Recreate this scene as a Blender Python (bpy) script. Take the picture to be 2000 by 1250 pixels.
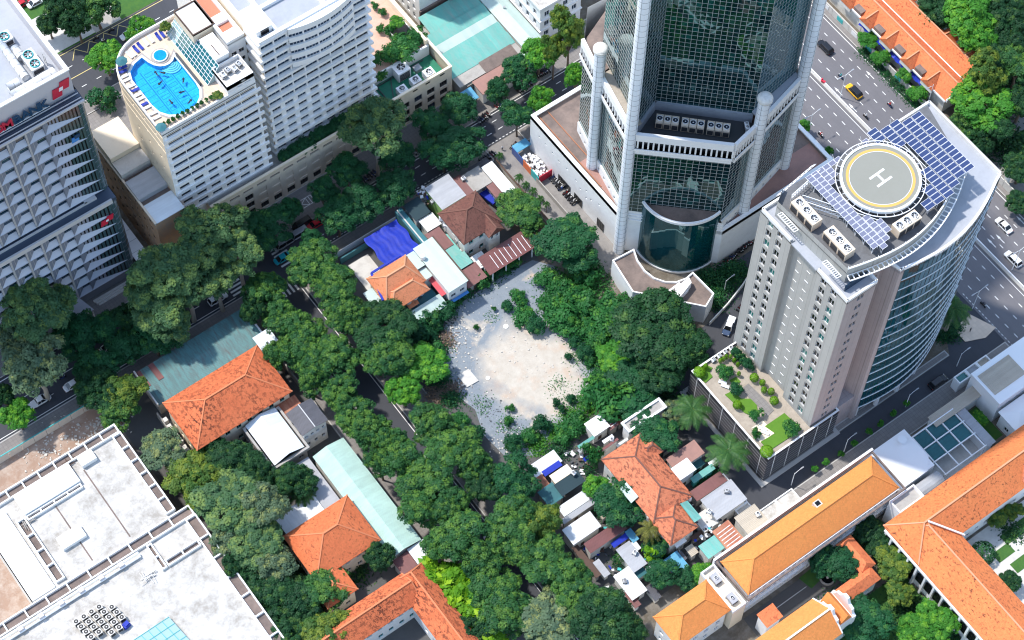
import bpy, bmesh, math, random
from math import sin, cos, pi, radians, sqrt, atan2, hypot
from mathutils import Vector, Matrix
random.seed(7)
for _o in list(bpy.data.objects): bpy.data.objects.remove(_o)
SC = bpy.context.scene
COL = SC.collection
# ------------------------------------------------------------------ camera
FPX, DIST = 4089.3, 460.0
_pit, _rol, _az = radians(60.98), radians(1.031), radians(52.915)
FW = Vector((cos(_az)*cos(_pit), sin(_az)*cos(_pit), -sin(_pit)))
_r = FW.cross(Vector((0, 0, 1))).normalized(); _u = _r.cross(FW)
RT = cos(_rol)*_r + sin(_rol)*_u
UP = -sin(_rol)*_r + cos(_rol)*_u
CAM = -FW*DIST
cd = bpy.data.cameras.new('camera'); co = bpy.data.objects.new('camera', cd); COL.objects.link(co)
cd.sensor_width = 36; cd.lens = 36*FPX/2000; cd.clip_start = 1; cd.clip_end = 6000
mm = Matrix((RT, UP, -FW)).transposed().to_4x4(); mm.translation = CAM; co.matrix_world = mm
SC.camera = co
SC.cycles.filter_width = 1.15
# ------------------------------------------------------------------ world, sun, exposure
SUN_EL, SUN_AZ = radians(60), radians(-32)      # azimuth from +Y towards +X
wd = bpy.data.worlds.new('World'); SC.world = wd; wd.use_nodes = True
nt = wd.node_tree; nt.nodes.clear()
sk = nt.nodes.new('ShaderNodeTexSky'); sk.sky_type = 'NISHITA'; sk.sun_disc = False
sk.sun_elevation = SUN_EL; sk.sun_rotation = SUN_AZ; sk.air_density = 1.3; sk.dust_density = 0.8; sk.altitude = 20
bg = nt.nodes.new('ShaderNodeBackground'); bg.inputs['Strength'].default_value = 0.15
wo = nt.nodes.new('ShaderNodeOutputWorld'); nt.links.new(sk.outputs[0], bg.inputs[0]); nt.links.new(bg.outputs[0], wo.inputs[0])
sl = bpy.data.lights.new('sun', 'SUN'); sl.energy = 2.5; sl.angle = radians(2.5); sl.color = (1, 0.95, 0.88)
so = bpy.data.objects.new('sun', sl); COL.objects.link(so)
_sv = Vector((sin(SUN_AZ)*cos(SUN_EL), cos(SUN_AZ)*cos(SUN_EL), sin(SUN_EL)))
so.rotation_euler = (-_sv).to_track_quat('-Z', 'Y').to_euler(); so.location = _sv*300
vs = SC.view_settings; vs.view_transform = 'Standard'; vs.look = 'None'; vs.gamma = 1; vs.use_curve_mapping = False
vs.exposure = 0.98
# ------------------------------------------------------------------ helpers
def W(x, y, z=0.0):
    "place seen at photo point x, y, at height z above the ground"
    d = FW + RT*((x-1000)/FPX) - UP*((y-625)/FPX)
    return CAM + d*((z-CAM.z)/d.z)
def RECT(l, r, z):
    "ground rectangle from its left and right corner"
    a, b = W(l[0], l[1], z), W(r[0], r[1], z)
    return min(a.x, b.x), min(a.y, b.y), max(a.x, b.x), max(a.y, b.y)
ORD = ['first','second','third','fourth','fifth','sixth','seventh','eighth','ninth','tenth','eleventh','twelfth','thirteenth','fourteenth','fifteenth','sixteenth','seventeenth','eighteenth','nineteenth','twentieth']
def tag(o, label, cat, group=None):
    o['label'] = label; o['category'] = cat
    if group: o['group'] = group
    return o
def thing(name, label, cat, loc=(0,0,0), rz=0, group=None):
    o = bpy.data.objects.new(name, None); COL.objects.link(o); o.empty_display_size = .5
    o.location = loc; o.rotation_euler = (0, 0, rz)
    return tag(o, label, cat, group)
ORG = {}
def org(p):
    while p is not None and p.parent is not None: p = p.parent
    return Vector(p.location) if p is not None else Vector((0,0,0))
class MB:
    def __init__(s): s.v = []; s.f = []; s.m = []
    def add(s, vs, fs, m=0):
        n = len(s.v); s.v += [tuple(v) for v in vs]
        s.f += [tuple(i+n for i in f) for f in fs]; s.m += [m]*len(fs); return s
    def box(s, x0, y0, z0, x1, y1, z1, m=0):
        return s.add([(x0,y0,z0),(x1,y0,z0),(x1,y1,z0),(x0,y1,z0),(x0,y0,z1),(x1,y0,z1),(x1,y1,z1),(x0,y1,z1)],
            [(3,2,1,0),(4,5,6,7),(0,1,5,4),(1,2,6,5),(2,3,7,6),(3,0,4,7)], m)
    def obox(s, c, sx, sy, sz, rz=0, m=0):
        "box centred on c in plan, standing on c.z, turned by rz"
        ca, sa = cos(rz), sin(rz); vs = []
        for z in (0, sz):
            for a, b in ((-1,-1),(1,-1),(1,1),(-1,1)):
                x, y = a*sx/2, b*sy/2; vs.append((c[0]+x*ca-y*sa, c[1]+x*sa+y*ca, c[2]+z))
        return s.add(vs, [(3,2,1,0),(4,5,6,7),(0,1,5,4),(1,2,6,5),(2,3,7,6),(3,0,4,7)], m)
    def prism(s, poly, z0, z1, m=0, top=None, cap=True):
        n = len(poly); t = top or poly
        vs = [(p[0],p[1],z0) for p in poly]+[(p[0],p[1],z1) for p in t]
        fs = [(i,(i+1)%n,n+(i+1)%n,n+i) for i in range(n)]
        if cap: fs += [tuple(range(n-1,-1,-1)), tuple(range(n,2*n))]
        return s.add(vs, fs, m)
    def quad(s, a, b, c, d, m=0): return s.add([a,b,c,d], [(0,1,2,3)], m)
    def bar(s, a, b, w, h=None, m=0):
        a, b = Vector(a), Vector(b); h = h or w; d = (b-a)
        if d.length < 1e-6: return s
        d.normalize(); up = Vector((0,0,1)) if abs(d.z) < .95 else Vector((1,0,0))
        x = d.cross(up).normalized()*(w/2); y = x.cross(d).normalized()*(h/2)
        vs = [a-x-y,a+x-y,a+x+y,a-x+y,b-x-y,b+x-y,b+x+y,b-x+y]
        return s.add(vs, [(3,2,1,0),(4,5,6,7),(0,1,5,4),(1,2,6,5),(2,3,7,6),(3,0,4,7)], m)
    def cyl(s, c, r, h, n=16, r2=None, m=0):
        r2 = r if r2 is None else r2
        vs = [(c[0]+r*cos(2*pi*i/n), c[1]+r*sin(2*pi*i/n), c[2]) for i in range(n)]
        vs += [(c[0]+r2*cos(2*pi*i/n), c[1]+r2*sin(2*pi*i/n), c[2]+h) for i in range(n)]
        return s.add(vs, [(i,(i+1)%n,n+(i+1)%n,n+i) for i in range(n)]+[tuple(range(n-1,-1,-1)),tuple(range(n,2*n))], m)
    def tube(s, pts, rad, n=7, m=0):
        rings = []; pts = [Vector(p) for p in pts]
        for i, p in enumerate(pts):
            d = (pts[min(i+1,len(pts)-1)]-pts[max(i-1,0)]).normalized()
            x = d.cross(Vector((.31,.95,.05))).normalized(); y = d.cross(x)
            r = rad[i] if isinstance(rad, (list,tuple)) else rad
            rings.append([p+(x*cos(2*pi*k/n)+y*sin(2*pi*k/n))*r for k in range(n)])
        vs = [v for q in rings for v in q]; fs = []
        for i in range(len(pts)-1):
            for k in range(n): fs.append((i*n+k, i*n+(k+1)%n, (i+1)*n+(k+1)%n, (i+1)*n+k))
        fs += [tuple(range(n)), tuple(range((len(pts)-1)*n, len(pts)*n))[::-1]]
        return s.add(vs, fs, m)
    def ball(s, c, rx, ry, rz, n=10, k=6, m=0, half=False):
        vs = []; lo = 0 if half else -pi/2
        for j in range(k+1):
            a = lo+(pi/2-lo)*j/k
            for i in range(n): vs.append((c[0]+rx*cos(a)*cos(2*pi*i/n), c[1]+ry*cos(a)*sin(2*pi*i/n), c[2]+rz*sin(a)))
        fs = [(j*n+i, j*n+(i+1)%n, (j+1)*n+(i+1)%n, (j+1)*n+i) for j in range(k) for i in range(n)]
        return s.add(vs, fs, m)
    def mesh(s, name, mats, off=None, smooth=False):
        me = bpy.data.meshes.new(name)
        if off is None: me.from_pydata(s.v, [], s.f)
        else: me.from_pydata([(a-off[0], b-off[1], c-off[2]) for a,b,c in s.v], [], s.f)
        for k in (mats if isinstance(mats, (list,tuple)) else [mats]): me.materials.append(MAT(k))
        if max(s.m, default=0): me.polygons.foreach_set('material_index', s.m)
        if smooth: me.polygons.foreach_set('use_smooth', [True]*len(s.f))
        me.update(); return me
    def part(s, name, mats, parent=None, smooth=False):
        "one mesh object; vertices are given in world metres (or in the turned thing's own frame)"
        off = org(parent) if (parent is not None and not parent.get('_local')) else None
        o = bpy.data.objects.new(name, s.mesh(name, mats, off, smooth)); COL.objects.link(o)
        if parent is not None: o.parent = parent
        return o
def piece(name, me, parent, loc, rz=0, scale=None):
    o = bpy.data.objects.new(name, me); COL.objects.link(o); o.parent = parent
    o.location = Vector(loc)-org(parent) if not parent.get('_local') else loc
    o.rotation_euler = (0,0,rz)
    if scale: o.scale = scale
    return o
def struct(o, k='structure'): o['kind'] = k; return o
def copy_tree(src, loc, rz=0, label=None, group=None):
    c = src.copy(); COL.objects.link(c); c.location = loc; c.rotation_euler = (0,0,rz)
    if label: c['label'] = label
    if group: c['group'] = group
    for ch in src.children:
        d = ch.copy(); COL.objects.link(d); d.parent = c
        for g in ch.children:
            e = g.copy(); COL.objects.link(e); e.parent = d
    return c
def inset(poly, d):
    n = len(poly); out = []
    for i in range(n):
        p0, p1, p2 = Vector(poly[i-1][:2]), Vector(poly[i][:2]), Vector(poly[(i+1)%n][:2])
        a = (p1-p0).normalized(); b = (p2-p1).normalized()
        na, nb = Vector((-a.y,a.x)), Vector((-b.y,b.x)); k = 1+na.dot(nb)
        out.append(tuple(p1+(na+nb)*(d/max(k,.2))))
    return out
def rect(x0,y0,x1,y1): return [(x0,y0),(x1,y0),(x1,y1),(x0,y1)]
def ring(mb, poly, w, z0, z1, m=0):
    q = inset(poly, w); n = len(poly)
    for i in range(n):
        j = (i+1)%n; a,b,c,d = poly[i],poly[j],q[j],q[i]
        mb.add([(a[0],a[1],z0),(b[0],b[1],z0),(c[0],c[1],z0),(d[0],d[1],z0),(a[0],a[1],z1),(b[0],b[1],z1),(c[0],c[1],z1),(d[0],d[1],z1)],
               [(0,1,5,4),(2,3,7,6),(4,5,6,7),(3,2,1,0)], m)
    return mb
# ------------------------------------------------------------------ materials
_M = {}
def MAT(k):
    if k in _M: return _M[k]
    _M[k] = MDEF[k](k); return _M[k]
def nodes(name):
    m = bpy.data.materials.new(name); m.use_nodes = True
    t = m.node_tree; b = t.nodes['Principled BSDF']; return m, t, b
def N(t, kind, **kw):
    n = t.nodes.new('ShaderNode'+kind)
    for k, v in kw.items():
        if hasattr(n, k): setattr(n, k, v)
        else: n.inputs[k.replace('_',' ')].default_value = v
    return n
def ramp(t, src, stops):
    r = N(t, 'ValToRGB'); e = r.color_ramp.elements
    while len(e) < len(stops): e.new(.5)
    for q, (p, c) in zip(e, stops): q.position = p; q.color = (*c, 1) if len(c) == 3 else c
    t.links.new(src, r.inputs[0]); return r.outputs[0]
def mixc(t, f, a, b, mode='MIX'):
    n = N(t, 'Mix', data_type='RGBA', blend_type=mode)
    for s, v in ((0,f),(6,a),(7,b)):
        if hasattr(v, 'is_output'): t.links.new(v, n.inputs[s])
        else: n.inputs[s].default_value = v if s == 0 else (*v[:3], 1)
    return n.outputs[2]
def coords(t, scale=(1,1,1), rot=(0,0,0)):
    c = N(t, 'TexCoord'); mp = N(t, 'Mapping'); mp.inputs['Scale'].default_value = scale; mp.inputs['Rotation'].default_value = rot
    t.links.new(c.outputs['Object'], mp.inputs[0]); return mp.outputs[0]
def noise(t, vec, sc, det=4, rough=.6, dist=0):
    n = N(t, 'TexNoise', Scale=sc, Detail=det, Roughness=rough, Distortion=dist); t.links.new(vec, n.inputs[0]); return n.outputs[0]
def bump(t, b, src, st=.3, dist=.05):
    n = N(t, 'Bump', Strength=st, Distance=dist); t.links.new(src, n.inputs['Height']); t.links.new(n.outputs[0], b.inputs['Normal'])
def sc3(c, k): return tuple(min(1, v*k) for v in c)
def plain(col, rough=.7, var=.25, sc=.35, metal=0, dirt=None, dirtamt=.5, spec=.4, fine=True):
    "even paint, plaster, stone or metal with large blotches and fine grain; optional dirt stains of another colour"
    def mk(name):
        m, t, b = nodes(name); v = coords(t)
        c = mixc(t, noise(t, v, sc, 5), sc3(col, 1-var), sc3(col, 1+var*.6))
        if fine: c = mixc(t, ramp(t, noise(t, v, sc*14, 3), [(.35,(0,0,0)),(.7,(1,1,1))]), c, sc3(col, 1-var*.5), 'MIX') if False else mixc(t, .35, c, mixc(t, noise(t, v, sc*14, 3), sc3(col,1-var), sc3(col,1+var*.6)))
        if dirt: c = mixc(t, ramp(t, noise(t, v, sc*1.7, 9, .78, .15), [(.5-.12*dirtamt,(0,0,0)),(.62+.1*(1-dirtamt),(dirtamt,)*3)]), c, dirt)
        t.links.new(c, b.inputs['Base Color']); b.inputs['Roughness'].default_value = rough; b.inputs['Metallic'].default_value = metal
        b.inputs['Specular IOR Level'].default_value = spec; return m
    return mk
def flat(col, rough=.6, metal=0, spec=.5, emit=0):
    def mk(name):
        m, t, b = nodes(name); b.inputs['Base Color'].default_value = (*col,1); b.inputs['Roughness'].default_value = rough
        b.inputs['Metallic'].default_value = metal; b.inputs['Specular IOR Level'].default_value = spec; return m
    return mk
def tiles(col, spot, amt=.5, patch=None, row=.33, spotsc=1.6):
    "clay roof tiles: rows of tiles, patchy weathering and dark mossy tiles"
    def mk(name):
        m, t, b = nodes(name); v = coords(t)
        c = mixc(t, ramp(t, noise(t, v, .22, 5), [(.3,(0,0,0)),(.7,(1,1,1))]), col, patch or sc3(col, .78))
        vo = N(t, 'TexVoronoi', Scale=1/row); vo.feature = 'F1'; t.links.new(v, vo.inputs['Vector'])
        c = mixc(t, .5, c, mixc(t, vo.outputs['Color'], sc3(col,.72), sc3(col,1.2)))
        s = ramp(t, noise(t, coords(t, (1,.62,1.3), (0,0,.5)), spotsc*1.25, 4, .75, .15), [(.60-.10*amt,(0,0,0)),(.66-.10*amt,(1,1,1))])
        big = ramp(t, noise(t, v, .12, 3), [(.3,(.25,)*3),(.65,(1,1,1))])
        c = mixc(t, mixc(t, 1.0, s, big, 'MULTIPLY'), c, spot)
        t.links.new(c, b.inputs['Base Color']); b.inputs['Roughness'].default_value = .85; b.inputs['Specular IOR Level'].default_value = .2
        w = [N(t, 'TexWave', Scale=1/(row*2*pi)*6.28/2, bands_direction=d) for d in 'XY']
        for k in w: t.links.new(v, k.inputs[0])
        mx = N(t, 'Math', operation='MAXIMUM'); t.links.new(w[0].outputs[1], mx.inputs[0]); t.links.new(w[1].outputs[1], mx.inputs[1])
        bump(t, b, mx.outputs[0], .5, .06); return m
    return mk
def corrugated(col, axis='X', pitch=.3, dirt=None, amt=.5, rough=.5, sheet=1.1):
    "profiled roof sheets: ribs, seams between sheets, stains running down"
    def mk(name):
        m, t, b = nodes(name); v = coords(t)
        st = coords(t, (1,.12,1) if axis == 'X' else (.12,1,1))
        c = mixc(t, noise(t, v, .4, 4), sc3(col,.85), sc3(col,1.12))
        c = mixc(t, ramp(t, noise(t, st, 1.3, 5, .7), [(.42,(0,0,0)),(.7,(amt,)*3)]), c, dirt or sc3(col,.6))
        sp = N(t, 'SeparateXYZ'); t.links.new(v, sp.inputs[0])
        wh = N(t, 'TexWhiteNoise', noise_dimensions='1D'); dv = N(t, 'Math', operation='DIVIDE'); dv.inputs[1].default_value = sheet
        fl = N(t, 'Math', operation='FLOOR'); t.links.new(sp.outputs[0 if axis == 'X' else 1], dv.inputs[0]); t.links.new(dv.outputs[0], fl.inputs[0]); t.links.new(fl.outputs[0], wh.inputs['W'])
        c = mixc(t, mixc(t, 1.0, wh.outputs['Value'], (.3,.3,.3), 'MULTIPLY'), c, sc3(col,.6))
        t.links.new(c, b.inputs['Base Color']); b.inputs['Roughness'].default_value = rough; b.inputs['Specular IOR Level'].default_value = .35
        w = N(t, 'TexWave', Scale=1/(pitch*2*pi)*6.28/2, bands_direction=axis); t.links.new(v, w.inputs[0])
        bump(t, b, w.outputs[1], .6, .05); return m
    return mk
def asphalt(col):
    def mk(name):
        m, t, b = nodes(name); v = coords(t)
        c = mixc(t, noise(t, v, .09, 5, .6), sc3(col,.75), sc3(col,1.3))
        c = mixc(t, ramp(t, noise(t, coords(t,(1,.1,1)), .7, 4), [(.45,(0,0,0)),(.75,(.5,)*3)]), c, sc3(col,.72))
        c = mixc(t, .3, c, mixc(t, noise(t, v, 6, 3), sc3(col,.6), sc3(col,1.5)))
        t.links.new(c, b.inputs['Base Color']); b.inputs['Roughness'].default_value = .82; b.inputs['Specular IOR Level'].default_value = .3; return m
    return mk
def dirtmat(name):
    m, t, b = nodes(name); v = coords(t)
    ds = N(t,'VectorMath',operation='DISTANCE'); t.links.new(coords(t,(1,.8,0)), ds.inputs[0]); c0 = W(1045,725); ds.inputs[1].default_value = (c0.x,c0.y*.8,0)
    ma = N(t,'Math',operation='MULTIPLY_ADD'); t.links.new(noise(t, v, .13, 6, .6, .5), ma.inputs[0]); ma.inputs[1].default_value = 13; t.links.new(ds.outputs['Value'], ma.inputs[2])
    dv = N(t,'Math',operation='DIVIDE'); t.links.new(ma.outputs[0], dv.inputs[0]); dv.inputs[1].default_value = 28
    big = ramp(t, dv.outputs[0], [(.50,(1,1,1)),(.66,(0,0,0))])
    big = mixc(t, ramp(t, noise(t, v, .11, 5, .6, .3), [(.56,(0,0,0)),(.64,(1,1,1))]), big, (1,1,1))
    sand = mixc(t, noise(t, v, .5, 6, .7), (.37,.32,.26), (.60,.56,.49))
    sand = mixc(t, ramp(t, noise(t, v, .22, 4), [(.5,(0,0,0)),(.7,(.8,)*3)]), sand, (.48,.36,.27))
    grav = mixc(t, noise(t, v, .6, 6, .7), (.15,.18,.21), (.28,.31,.34))
    c = mixc(t, big, grav, sand)
    c = mixc(t, ramp(t, noise(t, v, 3.2, 4, .8), [(.62,(0,0,0)),(.7,(.8,)*3)]), c, (.66,.62,.56))
    c = mixc(t, ramp(t, noise(t, v, 2.3, 4, .8, .3), [(.63,(0,0,0)),(.72,(.6,)*3)]), c, (.16,.14,.11))
    t.links.new(c, b.inputs['Base Color']); b.inputs['Roughness'].default_value = .95; b.inputs['Specular IOR Level'].default_value = .1
    bump(t, b, noise(t, v, 3, 6, .75), .6, .15); return m
def leafmat(c0, c1, tr=.35):
    def mk(name):
        m, t, b = nodes(name); v = coords(t)
        oi = N(t, 'ObjectInfo'); at = N(t, 'Attribute', attribute_name='tint')
        c = mixc(t, ramp(t, noise(t, v, .33, 3), [(.35,(0,0,0)),(.65,(1,1,1))]), c0, c1)
        c = mixc(t, mixc(t, 1.0, oi.outputs['Random'], (.4,.4,.4), 'MULTIPLY'), c, sc3(c0,.7))
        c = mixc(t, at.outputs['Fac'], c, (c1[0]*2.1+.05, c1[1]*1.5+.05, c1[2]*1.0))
        t.links.new(c, b.inputs['Base Color']); b.inputs['Roughness'].default_value = .55; b.inputs['Specular IOR Level'].default_value = .25
        ts = N(t, 'BsdfTranslucent'); t.links.new(c, ts.inputs[0]); ms = N(t, 'MixShader'); ms.inputs[0].default_value = tr
        t.links.new(b.outputs[0], ms.inputs[1]); t.links.new(ts.outputs[0], ms.inputs[2])
        t.links.new(ms.outputs[0], t.nodes['Material Output'].inputs[0]); return m
    return mk
def glassm(col, rough=.04, ior=1.5, c2=None, tint=None, share=.2):
    "window glass; c2 is the tone of the panes that have blinds or lit rooms behind, chosen pane by pane"
    def mk(name):
        m, t, b = nodes(name)
        if c2:
            ge = N(t, 'NewGeometry'); oi = N(t, 'ObjectInfo'); ad = N(t, 'Math', operation='ADD'); t.links.new(ge.outputs['Random Per Island'], ad.inputs[0]); t.links.new(oi.outputs['Random'], ad.inputs[1])
            fr = N(t, 'Math', operation='FRACT'); t.links.new(ad.outputs[0], fr.inputs[0])
            t.links.new(ramp(t, fr.outputs[0], [(0,col),(1-share,sc3(col,1.6)),(1,c2)]), b.inputs['Base Color'])
        else: b.inputs['Base Color'].default_value = (*col,1)
        if tint: b.inputs['Specular Tint'].default_value = (*tint,1)
        b.inputs['Roughness'].default_value = rough; b.inputs['IOR'].default_value = ior; return m
    return mk
def watermat(name):
    m, t, b = nodes(name); t.nodes.remove(b)
    tr = N(t, 'BsdfTransparent'); tr.inputs[0].default_value = (.42,.86,1,1); gl = N(t, 'BsdfGlossy'); gl.inputs['Roughness'].default_value = .02
    fr = N(t, 'Fresnel', IOR=1.33); ms = N(t, 'MixShader'); v = coords(t); bp = N(t, 'Bump', Strength=.25, Distance=.05)
    t.links.new(noise(t, v, 1.4, 3), bp.inputs['Height']); t.links.new(bp.outputs[0], gl.inputs['Normal']); t.links.new(bp.outputs[0], fr.inputs['Normal'])
    t.links.new(fr.outputs[0], ms.inputs[0]); t.links.new(tr.outputs[0], ms.inputs[1]); t.links.new(gl.outputs[0], ms.inputs[2])
    t.links.new(ms.outputs[0], t.nodes['Material Output'].inputs[0]); return m
def clearglass(col):
    def mk(name):
        m, t, b = nodes(name); t.nodes.remove(b)
        tr = N(t, 'BsdfTransparent'); tr.inputs[0].default_value = (*col,1); gl = N(t, 'BsdfGlossy'); gl.inputs['Roughness'].default_value = .03
        fr = N(t, 'Fresnel', IOR=1.5); ms = N(t, 'MixShader'); t.links.new(fr.outputs[0], ms.inputs[0]); t.links.new(tr.outputs[0], ms.inputs[1]); t.links.new(gl.outputs[0], ms.inputs[2])
        t.links.new(ms.outputs[0], t.nodes['Material Output'].inputs[0]); return m
    return mk
def paver(col, sx=1.2, sy=1.2, mortar=.02, col2=None):
    def mk(name):
        m, t, b = nodes(name); v = coords(t)
        br = N(t, 'TexBrick', Scale=1.0); br.offset = 0; br.inputs['Brick Width'].default_value = sx; br.inputs['Row Height'].default_value = sy; br.inputs['Mortar Size'].default_value = mortar
        br.inputs['Color1'].default_value = (*sc3(col,.9),1); br.inputs['Color2'].default_value = (*sc3(col2 or col,1.08),1); br.inputs['Mortar'].default_value = (*sc3(col,.55),1); t.links.new(v, br.inputs[0])
        c = mixc(t, .35, br.outputs[0], mixc(t, noise(t, v, .5, 5), sc3(col,.6), sc3(col,1.25)))
        t.links.new(c, b.inputs['Base Color']); b.inputs['Roughness'].default_value = .85; return m
    return mk
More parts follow.
